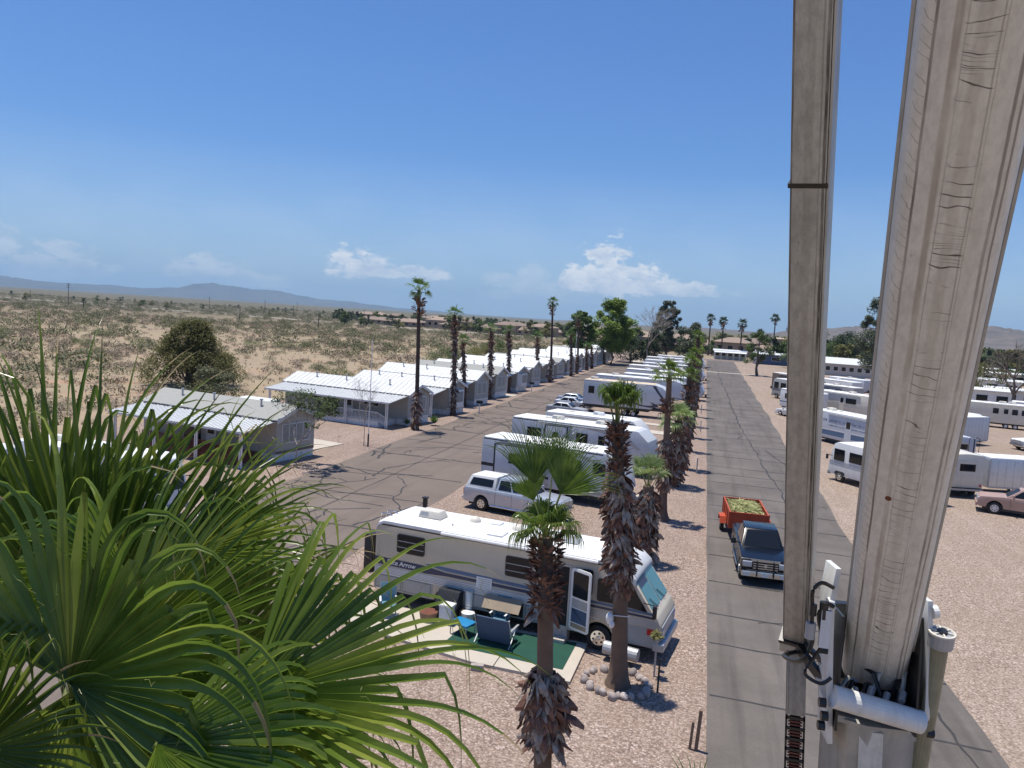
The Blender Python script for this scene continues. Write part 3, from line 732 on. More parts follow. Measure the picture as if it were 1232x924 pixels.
# ------------------------------------------------------------------ broadleaf trees and bushes
def leaf_quads(mb, c, rad, n, size, r, m=0, flat=.8):
    for _ in range(n):
        v = V((r.gauss(0, 1), r.gauss(0, 1), r.gauss(0, 1)))
        v = v.normalized()*(r.random()**.45)*rad; v.z *= flat
        p = V(c) + v; s = size*r.uniform(.6, 1.4)
        a = V((r.uniform(-1, 1), r.uniform(-1, 1), r.uniform(-.7, .7))).normalized(); b = a.cross(V((r.uniform(-1, 1), r.uniform(-1, 1), 1.2))).normalized()
        mb.add([p - a*s*.5, p + b*s*.28, p + a*s*.5, p - b*s*.28], [(0, 1, 2, 3)], m)
def tree_parts(H, W, seed, trunk_h=.25, leaf=.25, nleaf=5000, blobs=26, shape='round', r0=.28, nlimb=9, bs=1.0):
    r = random.Random(seed); tb = MB(); cb = MB()
    th = H*trunk_h
    tb.tube([(0,0,0), (.05*W*r.uniform(-1,1), 0, th*.5), (.04*W*r.uniform(-1,1), .03*W*r.uniform(-1,1), th), (0,0,H*.72)], [r0*1.3, r0, r0*.8, r0*.2], 8)
    cs = []
    for k in range(blobs):
        a = r.uniform(0, 2*math.pi); t = r.random()
        z = th*.9 + (H - th*.9)*(t*.88 + .07)
        if shape == 'round': q = math.sin(math.pi*min(1, .18 + .74*t))
        elif shape == 'tall': q = .55 + .45*math.sin(math.pi*(.25 + .6*t)) - .35*t*t
        elif shape == 'wide': q = math.sin(math.pi*(.30 + .62*t))
        else: q = 1 - t*.8
        rr_ = W/2*q*math.sqrt(r.random())*.86
        c = V((rr_*math.cos(a), rr_*math.sin(a), z)); cs.append((c, bs*W*r.uniform(.10, .2)*(1.1 - .35*t)))
    for c, rad in cs[:nlimb]:
        s = V((0, 0, th*r.uniform(.7, 1.1)))
        tb.tube([s, (s + c)*.5 + V((0, 0, -.1*W*r.random())), c], [r0*.45, r0*.26, r0*.08], 5)
    for c, rad in cs: leaf_quads(cb, c, rad, int(nleaf/blobs), leaf, r)
    return tb, cb
def tree(name, loc, label, cat, H, W, lm, seed, group=None, bark=None, rz=0, **k):
    tb, cb = tree_parts(H, W, seed, **k)
    t = thing(name, label, cat, loc, rz, group)
    tb.build('trunk', bark or M['twig'], t, smooth=True); cb.build('crown', lm, t)
    return t
tree('mesquite_tree', (-61, 82, 0), 'big dark green bushy tree on the sand behind the grey roofed park home', 'tree', 8.2, 16, M['leaf_olive'], 4, trunk_h=.05, leaf=.26, nleaf=34000, blobs=190, shape='cone', bs=.5, r0=.35, nlimb=20)
tree('mesquite_bush', (-52, 73, 0), 'low grey olive bush at the foot of the big dark tree', 'bush', 3.4, 7, M['scrub_green'], 5, trunk_h=.05, leaf=.2, nleaf=7000, blobs=24, shape='wide', r0=.1)
GT = 'trees beyond the end of the trailer rows'
tree('poplar_tree', (-31, 196, 0), 'left and lower of the pair of bright green trees beyond the park homes', 'tree', 14.2, 9, M['leaf_mid'], 21, GT, trunk_h=.22, leaf=.5, nleaf=16000, blobs=80, bs=.7, shape='round', nlimb=14)
tree('poplar_tree', (-24.0, 205, 0), 'right and taller of the pair of bright green trees beyond the park homes', 'tree', 18, 14.5, M['leaf_bright'], 22, GT, trunk_h=.2, leaf=.5, nleaf=27000, blobs=130, bs=.65, shape='round', nlimb=18)
tree('eucalyptus_tree', (-12.0, 246, 0), 'tall grey green eucalyptus with an airy crown at the end of the trailer rows', 'tree', 19.5, 11.5, M['leaf_euc'], 23, GT, trunk_h=.15, leaf=.5, nleaf=15000, blobs=90, bs=.65, shape='tall', nlimb=18)
tree('dark_tree', (-20.5, 222, 0), 'dark rounded tree between the bright poplars and the eucalyptus', 'tree', 8, 11, M['leaf_dark'], 24, GT, trunk_h=.1, leaf=.45, nleaf=6000, blobs=30)
tree('dark_tree', (-4.5, 242, 0), 'dark green tree touching the right side of the eucalyptus', 'tree', 13, 11, M['leaf_dark'], 25, GT, trunk_h=.12, leaf=.5, nleaf=7000, blobs=34)
tree('dark_tree', (-3.2, 226, 0), 'dark spreading tree behind the far palms beside the right road', 'tree', 12.5, 9, M['leaf_euc'], 26, GT, trunk_h=.12, leaf=.45, nleaf=7000, blobs=34)
tree('dark_tree', (-13.5, 214, 0), 'dark low tree over the farthest trailers, left of the palms', 'tree', 9.5, 9, M['leaf_dark'], 27, GT, trunk_h=.12, leaf=.45, nleaf=5000, blobs=28)
tree('roadside_tree', (13.2, 202, 0), 'loose green tree with a leaning dark trunk at the lot corner, before the blue building', 'tree', 11.2, 7.5, M['leaf_mid'], 28, trunk_h=.3, leaf=.36, nleaf=4800, blobs=26, shape='tall', r0=.3)
tree('shade_tree', (37.4, 188, 0), 'tall green tree rising just left of the big boom', 'tree', 20.5, 10.5, M['leaf_euc'], 29, trunk_h=.2, leaf=.45, nleaf=11000, blobs=44, shape='tall')
for i, (x, y, h, w_, lb) in enumerate([(33,255,14,15,'dark broad tree between the two booms behind the long white hall'), (44,270,12,14,'broad tree just left of the tall green tree, behind the hall'), (27.5,262,11,9,'dark tree peeping out right beside the narrow boom'), (50,300,13,14,'far broad tree behind the tall green tree')]):
    tree('broad_tree', (x, y, 0), lb, 'tree', h, w_, M['leaf_dark'] if i % 2 else M['leaf_mid'], 60 + i, 'trees behind the long hall', trunk_h=.12, leaf=.5, nleaf=5000, blobs=30)
# bare trees
def bare(name, loc, label, cat, H, W, seed, m, leaves=0, lm=None, depth=4, th=.3, r0=.08, group=None):
    r = random.Random(seed); tb = MB(); lb = MB()
    t = thing(name, label, cat, loc, 0, group)
    def grow(p, d, L, rad, dep):
        q = p + d*L; mid = (p + q)*.5 + V((r.uniform(-1,1), r.uniform(-1,1), 0))*L*.08
        tb.tube([p, mid, q], [rad, rad*.85, rad*.65], 4)
        if leaves and dep <= 1: leaf_quads(lb, q, L*.5, leaves, .13, r)
        if dep == 0: return
        for _ in range(3 if dep > 1 else 4):
            nd = (d + V((r.uniform(-1,1), r.uniform(-1,1), r.uniform(-.25,.6)))*.85).normalized()
            grow(q, nd, L*r.uniform(.55, .85), rad*.6, dep - 1)
    grow(V((0,0,0)), V((0,0,1)), H*th, r0, 0)
    for _ in range(4):
        d = V((r.uniform(-1,1)*W/H, r.uniform(-1,1)*W/H, .9)).normalized()
        grow(V((0,0,H*th)), d, H*.27, r0*.6, depth)
    tb.build('trunk', m, t)
    if leaves: lb.build('crown', lm, t)
    return t
bare('young_tree', (-25.9, 46.0, 0), 'thin half bare young tree at the corner of the nearest park home', 'tree', 5.0, 4.2, 3, M['twig_pale'], leaves=9, lm=M['leaf_mid'], r0=.06, th=.32)
bare('bare_shrub_tree', (-25.8, 56.3, 0), 'leafless pale twiggy young tree beside the thin pole on the gravel', 'tree', 5.2, 3.6, 8, M['twig_pale'], r0=.035, th=.3)
bare('bare_tree', (50, 143, 0), 'large leafless grey tree in front of the white homes at the right edge', 'tree', 11, 10, 12, M['twig'], r0=.32, th=.28)
bare('bare_tree', (-15.0, 208, 0), 'leafless pinkish tree sticking up right of the bright poplars', 'tree', 15.5, 8, 15, M['twig_pale'], r0=.2, th=.3)
bare('bare_tree', (-37.5, 24.8, 0), 'leafless twiggy tree at the left edge above the white trailers', 'tree', 4.4, 4.5, 19, M['twig_pale'], r0=.07, th=.2) if False else None
tree('palo_verde', (49, 158, 0), 'yellow green palo verde behind the bare tree at the right edge', 'tree', 8.5, 13, M['leaf_olive'], 41, trunk_h=.1, leaf=.3, nleaf=5000, blobs=30, shape='wide')
# desert edge bushes behind the park homes
for i, (x, y, h, w_) in enumerate([(-47,141,4.8,12),(-48,163,4.2,10),(-44,118,2.8,8),(-40,226,5,9),(-52,190,5,9),(-34,88+60,2.4,5)]):
    tree('palo_verde', (x, y, 0), ['long yellow green bush behind the far park homes, left of the second very tall palm','yellow green bush behind the far homes just right of the second very tall palm','low olive bush behind the middle park homes','bush at the back of the farthest park homes','green bush on the sand beyond the far homes','small bush squeezed behind a far park home'][i], 'bush', h, w_, M['leaf_olive'] if i % 2 else M['leaf_mid'], 80 + i, 'green bushes behind the park homes', trunk_h=.05, leaf=.25, nleaf=4500, blobs=24, shape='wide', r0=.12)

# agaves
ag = MB(); r = random.Random(2)
for k in range(34):
    a = k*2.399; e = R(20 + 60*(k/34)); d = V((math.cos(a)*math.cos(e), math.sin(a)*math.cos(e), math.sin(e)))
    L = .95*r.uniform(.8, 1.1); s = V((-math.sin(a), math.cos(a), 0)); n_ = s.cross(d)
    ag.add([s*.05, -s*.05, d*L*.45 + s*.075 - n_*0, d*L*.45 - s*.075, d*L + V((0,0,0))], [(0,1,3,2), (2,3,4)])
ag0 = ag.build('agave', M['frond_far'], loc=(-24.9, 70.2, .25)); tag(ag0, 'spiky agave on the gravel just right of the very tall thin palm', 'agave', 'agaves by the very tall palm')
c = ag0.copy(); COL.objects.link(c); c.location = (-26.9, 68.2, .2); c.rotation_euler = (0,0,1); c.scale = (.8,.8,.7); c['label'] = 'smaller spiky agave just left of the very tall thin palm'

# ------------------------------------------------------------------ desert scrub
def shrub_mb(seed, w_, h, n, leafsz, twigs=14):
    r = random.Random(seed); b = MB()
    for _ in range(twigs):
        a = r.uniform(0, 2*math.pi); e = r.uniform(.5, 1.4); L = h*r.uniform(.7, 1.1)
        d = V((math.cos(a)*math.cos(e)*w_/h*.6, math.sin(a)*math.cos(e)*w_/h*.6, math.sin(e)))
        s = V((-math.sin(a), math.cos(a), 0))*.02
        b.add([s, -s, d*L - s*.3, d*L + s*.3], [(0,1,2,3)], 1)
    for _ in range(n):
        a = r.uniform(0, 2*math.pi); q = math.sqrt(r.random()); z = h*(.12 + .8*r.random()*(1 - .55*q*q))
        p = V((q*w_/2*math.cos(a), q*w_/2*math.sin(a), z)); s = leafsz*r.uniform(.5, 1.5)
        u = V((r.uniform(-1,1), r.uniform(-1,1), r.uniform(-1,1))).normalized(); v_ = u.cross(V((r.uniform(-1,1), r.uniform(-1,1), 1))).normalized()
        b.add([p - u*s*.6, p + v_*s*.22, p + u*s*.6, p - v_*s*.22], [(0,1,2,3)], 0)
    return b
protos = []
specs = [(1.9,.95,420,.11,'scrub_brown','grey brown creosote bush standing on the open sand'), (1.5,.8,340,.10,'scrub_brown','grey brown creosote bush standing on the open sand'), (2.6,1.3,560,.13,'scrub_green','greyish green creosote bush standing on the open sand'),
         (2.1,1.1,480,.12,'scrub_green','greyish green creosote bush standing on the open sand'), (1.3,.6,300,.10,'scrub_straw','dry straw coloured bush standing on the open sand'), (4.6,2.3,1500,.16,'leaf_mid','large green mesquite bush standing on the open sand')]
def in_view(x, y):
    a = math.degrees(math.atan2(x, y)); return -52 < a < -6
def free(x, y):
    if x > -48.5: return False
    if (x + 61)**2 + (y - 82)**2 < 60: return False
    return True
r = random.Random(99); pts = []
tries = 0
while len(pts) < 300 and tries < 40000:
    tries += 1
    a = R(r.uniform(-51, -12)); d = 48 + 190*r.random()**.75
    x, y = d*math.sin(a), d*math.cos(a)
    if not free(x, y): continue
    if noise.noise(V((x*.035, y*.035, 0))) < r.uniform(-.55, .25): continue
    if any((x-p[0])**2 + (y-p[1])**2 < 5 for p in pts[-80:]): continue
    pts.append((x, y, d))
first = {}
for x, y, d in pts:
    k = r.choices(range(6), [5,5,3,3,4,1 if d > 110 else 0])[0]; sp = specs[k]; s = r.uniform(.7, 1.25)
    if k not in first:
        o = shrub_mb(200 + k, *sp[:4]).build('desert_bush', [M[sp[4]], M['twig']]); first[k] = o
        tag(o, sp[5], 'bush', ['grey brown creosote bushes on the sand','grey brown creosote bushes on the sand','greyish green creosote bushes on the sand','greyish green creosote bushes on the sand','straw coloured bushes on the sand','large green mesquite bushes on the sand'][k])
    else:
        o = first[k].copy(); COL.objects.link(o)
    o.location = (x, y, -.02); o.rotation_euler = (0, 0, r.uniform(0, 6.28)); o.scale = (s, s, s*r.uniform(.8, 1.15))
# the rest of the scrub out to the horizon
mb = MB(); r = random.Random(5)
lib = []
for k, (w_, h, n, ls, mi) in enumerate([(1.8,.9,80,.25,0),(2.4,1.2,95,.29,1),(1.2,.5,56,.22,2),(5.2,2.5,190,.45,1),(3.4,1.6,120,.38,0)]):
    bb = shrub_mb(400 + k, w_, h, n, ls, 3); lib.append((bb, mi))
cnt = 0
for _ in range(60000):
    if cnt >= 9500: break
    a = R(r.uniform(-53, -8)); d = 60 + 1250*r.random()**1.35
    x, y = d*math.sin(a), d*math.cos(a)
    if not free(x, y): continue
    if abs((x + 145)*.22 + (y - 441)) < 9 and x > -300: continue
    if a > R(-24) and 395 < y < 700 : 
        if r.random() < .6: continue
    nn = noise.noise(V((x*.012, y*.012, 3)))
    band = 1.25 if d > 260 else (.8 if d > 170 else .5)
    if r.random() > band*(.62 + nn): continue
    k = r.choices(range(5), [5,3,5,2.2 if d > 200 else .25,2 if d > 150 else .5])[0]
    bb, mi = lib[k]; s = r.uniform(.7, 1.3); ca, sa = math.cos(cnt), math.sin(cnt)
    o_ = len(mb.v)
    mb.v.extend([(x + (p[0]*ca - p[1]*sa)*s, y + (p[0]*sa + p[1]*ca)*s, p[2]*s) for p in bb.v])
    for f in bb.f: mb.f.append(tuple(i + o_ for i in f)); mb.m.append(mi)
    cnt += 1
o = mb.build('desert_scrub', [M['scrub_brown'], M['scrub_green'], M['scrub_straw']]); o['kind'] = 'stuff'
# tiny dry tufts and litter close by
mb = MB(); r = random.Random(6)
for _ in range(2600):
    a = R(r.uniform(-51, -14)); d = 45 + 150*r.random()
    x, y = d*math.sin(a), d*math.cos(a)
    if not free(x, y): continue
    for _ in range(7):
        b_ = r.uniform(0, 6.28); L = r.uniform(.15, .45); s = .05
        ex, ey = math.cos(b_)*L*.7, math.sin(b_)*L*.7
        mb.add([(x - ey*.2, y + ex*.2, 0), (x + ey*.2, y - ex*.2, 0), (x + ex, y + ey, L)], [(0,1,2)], r.choice([0, 0, 1]))
o = mb.build('dry_grass', [M['scrub_straw'], M['scrub_brown']]); o['kind'] = 'stuff'
# ------------------------------------------------------------------ park homes along the left road
def window(parent, q, u0, u1, v0, v1, bars=1, frame=None, glass=None, fw=.06):
    """window with its pane on wall quad q given in metres-fractions"""
    f = MB(); f.patch(q, u0, u1, v0, v1, .003, .035)
    fo = f.build('window', frame or M['white'], parent)
    p = MB(); Lu = (V(q[1]) - V(q[0])).length; Lv = (V(q[3]) - V(q[0])).length
    du, dv = fw/Lu, fw/Lv
    for k in range(bars):
        a = u0 + (u1 - u0)*k/bars; b = u0 + (u1 - u0)*(k + 1)/bars
        p.patch(q, a + du*(1 if k == 0 else .5), b - du*(1 if k == bars - 1 else .5), v0 + dv, v1 - dv, .040, .006)
    p.build('pane', glass or M['glass'], fo)
    return fo
def roof_slab(mb, y0, z0, y1, z1, x0, x1, th=.12, m=0):
    mb.prismx([(y0, z0 - th), (y1, z1 - th), (y1, z1), (y0, z0)], x0, x1, m)

def park_home(loc, rz, label, L=12.5, W=3.7, porch=3.0, wall='wallgrey', roof='whiteroof', pan='panroof', detail=2, deck=True, rail='white', end='pair', ridge=.75, eave=3.0, dark=False):
    t = thing('park_home', label, 'mobile home', loc, rz, 'park homes along the left road')
    y0, y1 = porch, porch + W; ym = (y0 + y1)/2
    zr = eave + ridge
    # walls with gable ends (local x from -L to 0, gable at x = 0 faces the road)
    b = MB(); b.prismx([(y0, .55), (y1, .55), (y1, eave), (ym, zr - .03), (y0, eave)], -L, 0)
    b.build('wall', M[wall], t)
    s = MB(); s.box(-L + .03, -.03, y0 + .03, y1 - .03, 0, .55); s.build('skirting', M['white' if not dark else 'wallgrey'], t)
    # roof
    b = MB(); roof_slab(b, y0 - .22, eave - .02, ym, zr + .10, -L - .2, .28); roof_slab(b, ym, zr + .10, y1 + .25, eave - .04, -L - .2, .28)
    k = -L - .2
    while detail > 1 and k < .2 and roof != 'shingle':
        b.prismx([(y0 - .22, eave - .02), (ym, zr + .10), (ym, zr + .135), (y0 - .22, eave + .015)], k, k + .05); k += .6
    ro = b.build('roof', M[roof], t)
    v = MB()
    for q in (.2, .55, .8)[:detail + 1]:
        v.cyl((-L*q, ym - .7, zr - .2), (-L*q, ym - .7, zr + .28), .07, n=7); v.cyl((-L*q, ym - .7, zr + .25), (-L*q, ym - .7, zr + .33), .13, n=7)
    v.build('roof_vent', M['trimgrey'], ro)['kind'] = 'stuff' if False else None
    # gable trim
    tr = MB()
    for ya, za, yb, zb in ((y0 - .22, eave - .14, ym, zr - .02), (ym, zr - .02, y1 + .25, eave - .16)):
        tr.prismx([(ya, za - .14), (yb, zb - .14), (yb, zb + .13), (ya, za + .13)], .283, .32)
    tr.build('fascia', M['white'], t)
    # porch roof of ribbed pans
    if porch > .5:
        b = MB(); zp = eave - .02; ze = eave - .55
        roof_slab(b, -.25, ze, y0 - .2, zp - .06, -L*.98, .15, .06)
        x = -L*.98
        while x < .1:
            b.prismx([(-.25, ze), (y0 - .2, zp - .06), (y0 - .2, zp - .02), (-.25, ze + .04)], x, x + .045); x += .30 if detail > 1 else .6
        b.box(-L*.98, .15, -.31, -.252, ze - .12, ze + .03)
        b.build('porch_roof', M[pan], t)
        d = MB(); x = -L*.96
        d.box(-L*.98, .12, y0 - .215, y0 - .205 + .004, zp - .05, zp + .0)
        while x < .05:
            d.box(x, x + .22, y0 - .5, y0 - .23, zp - .095, zp - .055 + .035); x += .42
        d.build('pan_end_shadows', M['black'], t)  # black dashes paint the shadow at the pan ends
        n = 4 if detail > 1 else 3
        for k in range(n):
            x = -.15 - (L*.95 - .3)*k/(n - 1)
            p = MB()
            p.box(x - .04, x + .04, -.10, -.02, 0, ze - .06); p.box(x - .22, x - .14, -.10, -.02, 0, ze - .06)
            for z in (.5, 1.2, 1.9): p.box(x - .139, x - .041, -.075, -.045, z, z + .05)
            p.build('post', M['white'], t)
        if deck:
            dk = MB(); dk.box(-L*.75, -1.3, .15, y0 - .01, 0, .5); dk.box(-L*.76, -1.25, .10, y0 - .008, .5, .56)
            dk.build('deck', M['redwood' if rail == 'dark' else 'white'], t)
            rl = MB(); mr = 'redwood' if rail == 'dark' else 'white'
            x0_, x1_ = -L*.75, -1.4
            rl.box(x0_, x1_, .14, .19, 1.36, 1.42); rl.box(x0_, x1_, .14, .19, .66, .70)
            x = x0_
            while x < x1_: rl.box(x, x + .035, .15, .18, .562, 1.36); x += .16
            if rail != 'none':
                # stair rail running down to the ground
                rl.bar((x1_, .165, 1.38), (x1_ + 1.1, .165, .9), .05); rl.bar((x1_, .165, .7), (x1_ + 1.1, .165, .2), .04)
                for q in range(7): rl.bar((x1_ + .15*q + .1, .165, .62 - .07*q), (x1_ + .15*q + .1, .165, 1.33 - .065*q), .03)
                rl.build('railing', M[mr], t)
        # wall under the porch: door and windows
        q = [(-L, y0, .55), (0, y0, .55), (0, y0, eave), (-L, y0, eave)]
        window(t, q, .16, .30, .38, .82, 2); window(t, q, .66, .78, .38, .82, 2)
        dr = MB(); dr.patch(q, .50, .575, .02, .86, .003, .04); do = dr.build('door', M['white'], t)
        pn = MB(); pn.patch(q, .513, .562, .3, .8, .045, .006); pn.build('pane', M['glass'], do)
        if detail > 1:
            dk = MB(); dk.patch(q, .33, .46, .02, .86, .004, .02); dk.build('glass_door', M['glass'], t)
            # porch clutter
            pc = MB(); pc.box(-L*.3, -L*.3 + .9, 1.6, 2.1, .57, 1.0); pc.box(-L*.3, -L*.3 + .9, 2.02, 2.1, .57, 1.5)
    # gable end windows
    q = [(0, y0, .55), (0, y1, .55), (0, y1, eave), (0, y0, eave)]
    if end == 'pair': window(t, q, .18, .46, .30, .85, 1, glass=M['curtain']); window(t, q, .54, .82, .30, .85, 1, glass=M['curtain'])
    elif end == 'wide': window(t, q, .14, .86, .28, .84, 4, glass=M['curtain'])
    elif end == 'bay':
        bb = MB(); bb.hexa([(.002, y0 + .5, .75), (.45, y0 + .9, .75), (.45, y1 - .9, .75), (.002, y1 - .5, .75)], [(.002, y0 + .5, 2.65), (.45, y0 + .9, 2.65), (.45, y1 - .9, 2.65), (.002, y1 - .5, 2.65)])
        bo = bb.build('bay', M['white'], t)
        bp = MB(); bp.patch([(.45, y0 + .9, .75), (.45, y1 - .9, .75), (.45, y1 - .9, 2.65), (.45, y0 + .9, 2.65)], .08, .92, .3, .9, .003, .01)
        bp.build('pane', M['curtain'], bo)
    else: window(t, q, .25, .75, .35, .8, 2)
    band = MB(); band.box(.002, .03, y0 + .02, y1 - .02, .58, .74); band.build('trim_band', M['wallbrown' if end in ('wide',) else 'white'], t)
    if detail > 1:
        ac = MB(); ac.box(-L*.9, -L*.9 + .9, y0 - 1.2, y0 - .4, .0, .9); ac.build('cooler', M['trimgrey'], t)
    return t
A = R(-9)
h0 = park_home((-28.6, 44.0, 0), R(-12), 'nearest park home, grey shingle roof and white porch roof above a redwood deck', L=13.2, W=3.9, porch=2.9, roof='shingle', rail='dark', end='wide', wall='wallcream')
h1 = park_home((-27.6, 65.4, 0), R(-11), 'park home with a long white picketed deck under an aluminium porch roof', L=15.0, W=3.9, porch=3.1, end='pair', ridge=.8)
specs = [
 ((-27.0, 75.6), 'white roofed park home directly behind the white picketed one', 'whiteroof', 'wallcream', 'bay', 'white'),
 ((-27.0, 86.0), 'park home with a shaded brown recess left of its gable, fourth from the camera', 'whiteroof', 'wallgrey', 'pair', 'dark'),
 ((-27.2, 96.4), 'park home with a grey gable roof behind the leaning short palm', 'shingle', 'wallcream', 'pair', 'white'),
 ((-27.0, 107.0), 'park home with a long white roof and a dark brown porch front', 'whiteroof', 'wallgrey', 'bay', 'dark'),
 ((-27.0, 117.6), 'park home behind the dark porched one, plain grey gable, seventh from the camera', 'whiteroof', 'wallgrey', 'pair', 'white'),
 ((-27.0, 128.2), 'white roofed park home at the second very tall palm, eighth from the camera', 'whiteroof', 'wallcream', 'pair', 'white'),
 ((-27.0, 139.2), 'grey roofed park home just beyond the second very tall palm', 'shingle', 'wallgrey', 'wide', 'white'),
 ((-27.0, 150.2), 'park home behind the bent bushy palm, tenth from the camera', 'whiteroof', 'wallgrey', 'pair', 'white'),
 ((-27.0, 161.2), 'park home by the last tall thin palm, eleventh from the camera', 'whiteroof', 'wallcream', 'pair', 'dark'),
 ((-27.0, 172.5), 'park home at the stubby dark palms, twelfth from the camera', 'whiteroof', 'wallgrey', 'pair', 'white'),
 ((-27.0, 184.0), 'park home just past the stubby dark palms, thirteenth from the camera', 'whiteroof', 'wallcream', 'pair', 'white'),
 ((-27.0, 196.0), 'park home under the left bright poplar, fourteenth from the camera', 'shingle', 'wallgrey', 'pair', 'white'),
 ((-27.0, 209.0), 'second last park home of the left row', 'whiteroof', 'wallcream', 'pair', 'white'),
 ((-27.5, 223.0), 'farthest park home of the left row, beside the dark rounded tree', 'whiteroof', 'wallgrey', 'pair', 'white')]
for i, ((x, y), lb, rf, wl, en, rl) in enumerate(specs):
    park_home((x, y, 0), R(-10 + (i*37 % 5 - 2)*.6), lb, L=13.2 + (i*13 % 5)*.5 - 1, W=3.8, porch=2.8, roof=rf, wall=wl, end=en, rail=rl, detail=2 if i < 4 else 1, eave=3.0 + (i*7 % 3)*.12, ridge=.7 + (i*5 % 3)*.12)
sh = thing('garden_shed', 'low flat roofed white shed between the nearest park home and the picketed one', 'shed', (-38.5, 60.2, 0), R(-10))
b = MB(); b.box(-1.6, 1.6, -1.2, 1.2, 0, 2.1); b.build('wall', M['wallgrey'], sh); b = MB(); b.hexa([(-1.9,-1.5,2.1),(1.9,-1.5,2.1),(1.9,1.5,2.1),(-1.9,1.5,2.1)], [(-1.9,-1.5,2.2),(1.9,-1.5,2.2),(1.9,1.5,2.35),(-1.9,1.5,2.35)]); b.build('roof', M['whiteroof'], sh)
def pad(pts, z=.06, name='concrete_pad'):
    o = sheet(name, pts, z, M['concrete'], z0=0.0); return o
pad([(-32.5,52.8),(-28.2,51.9),(-27.4,55.9),(-31.5,57.0)])
pad([(-27.6,101.5),(-25.2,101.2),(-25.0,105),(-27.4,105.4)])
pad([(-12,47.3+.8),(-3.2,46.2+.8),(-2.9,48.8+.8),(-11.6,50.2+.8)])
pad([(-12,70.5),(-2.8,68.5),(-2.4,71.2),(-11.5,73.3)]); pad([(-12,80.5),(-2.8,78.5),(-2.4,80.8),(-11.5,83)]); pad([(-12,87),(-2.6,85),(-2.4,86.6),(-11.8,88.8)])
pad([(-20,226),(-12,226),(-11,250),(-22,250)])

# ------------------------------------------------------------------ buildings past the end of the right road
def hall(name, label, x0, x1, y, depth, h, wall, roof, rz=0, nwin=6, cat='building', porch=False, group=None, pitch=.5):
    t = thing(name, label, cat, ((x0 + x1)/2, y, 0), rz, group); L = x1 - x0
    b = MB(); b.box(-L/2, L/2, 0, depth, 0, h); b.build('wall', M[wall], t)
    b = MB(); b.prismx([(-.5, h), (depth + .5, h), (depth + .5, h + .15), (depth/2, h + .15 + pitch), (-.5, h + .15)], -L/2 - .4, L/2 + .4); b.build('roof', M[roof], t)
    q = [(-L/2, 0, 0), (L/2, 0, 0), (L/2, 0, h), (-L/2, 0, h)]
    for k in range(nwin):
        u = (k + .5)/nwin; window(t, q, u - .3/nwin, u + .3/nwin, .42, .8, 1)
    if porch:
        pr = MB(); pr.hexa([(-L/2,-3,h-.5),(L/2,-3,h-.5),(L/2,-.51,h-.1),(-L/2,-.51,h-.1)], [(-L/2,-3,h-.4),(L/2,-3,h-.4),(L/2,-.51,h),(-L/2,-.51,h)]); pr.build('porch_roof', M['whiteroof'], t)
        for k in range(6):
            p = MB(); x = -L/2 + .3 + (L - .6)*k/5; p.box(x - .1, x + .1, -2.9, -2.7, 0, h - .42); p.build('post', M['white'], t)
    return t
hall('long_home', 'long low white roofed home with a porch closing the end of the right road', 3.5, 15, 296, 8, 3.1, 'wallgrey', 'whiteroof', 0, 5, porch=True)
bb = hall('blue_building', 'navy blue building with a white roof right of the end of the road', 16.5, 31, 276, 9, 3.4, 'bluewall', 'whiteroof', R(-4), 3)
wbx = MB(); wbx.box(-7.4, -6.3, -.6, -.003, 0, 3.2); wbx.build('white_corner_panel', M['white'], bb)
hall('long_hall', 'long low pale roofed hall with a row of dark windows between the two booms', 31, 47.5, 232, 12, 3.3, 'wallgrey', 'panroof', R(-14), 8, pitch=1.6)
hall('tan_building', 'flat tan building just left of the narrow boom, behind the far palms', 27, 44, 330, 14, 8.5, 'townwall', 'townwall', 0, 4)
# town houses beyond
def house(label, x, y, w_, d_, h, rz, grp):
    t = thing('house', label, 'house', (x, y, 0), rz, grp)
    b = MB(); b.box(-w_/2, w_/2, -d_/2, d_/2, 0, h); b.build('wall', M['townwall'], t)
    e = .6; b = MB(); rl = max(.5, (w_ - d_)/2)
    b.add([(-w_/2-e,-d_/2-e,h),(w_/2+e,-d_/2-e,h),(w_/2+e,d_/2+e,h),(-w_/2-e,d_/2+e,h),(-rl,0,h+2.2),(rl,0,h+2.2)], [(0,1,5,4),(1,2,5),(2,3,4,5),(3,0,4),(3,2,1,0)])
    b.build('roof', M['townroof'], t)
    for k in range(3):
        g = MB(); g.patch([(-w_/2,-d_/2,0),(w_/2,-d_/2,0),(w_/2,-d_/2,h),(-w_/2,-d_/2,h)], .14 + k*.28, .26 + k*.28, .4, .75, .003, .02); g.build('window', M['glass'], t)
    return t
r = random.Random(12)
g1 = 'tan roofed town houses far beyond the desert'
LBL1 = 'tan roofed house far off beyond the desert, left of the bright poplars'
for k in range(26):
    a = R(-24.5 + 14*(k % 17)/17 + r.uniform(-.3, .3)); d = (560, 690)[k // 17] + r.uniform(-20, 20) - 90*((k % 17)/17)
    h_ = house(LBL1, d*math.sin(a), d*math.cos(a), r.uniform(14, 19), r.uniform(10, 13), r.choice([3, 3.2, 5.6]), r.uniform(-.5, .5), g1)
g2 = 'tan roofed houses behind the end of the park'
LBL2 = 'tan roofed house behind the trees at the end of the park'
for k in range(26):
    a = R(-8.5 + 15*(k % 13)/13 + r.uniform(-.2, .2)); d = (355, 430)[k // 13] + r.uniform(-12, 12)
    house(LBL2, d*math.sin(a), d*math.cos(a), r.uniform(14, 18), r.uniform(10, 13), r.choice([3.2, 3.4, 5.8]), r.uniform(-.4, .4), g2)
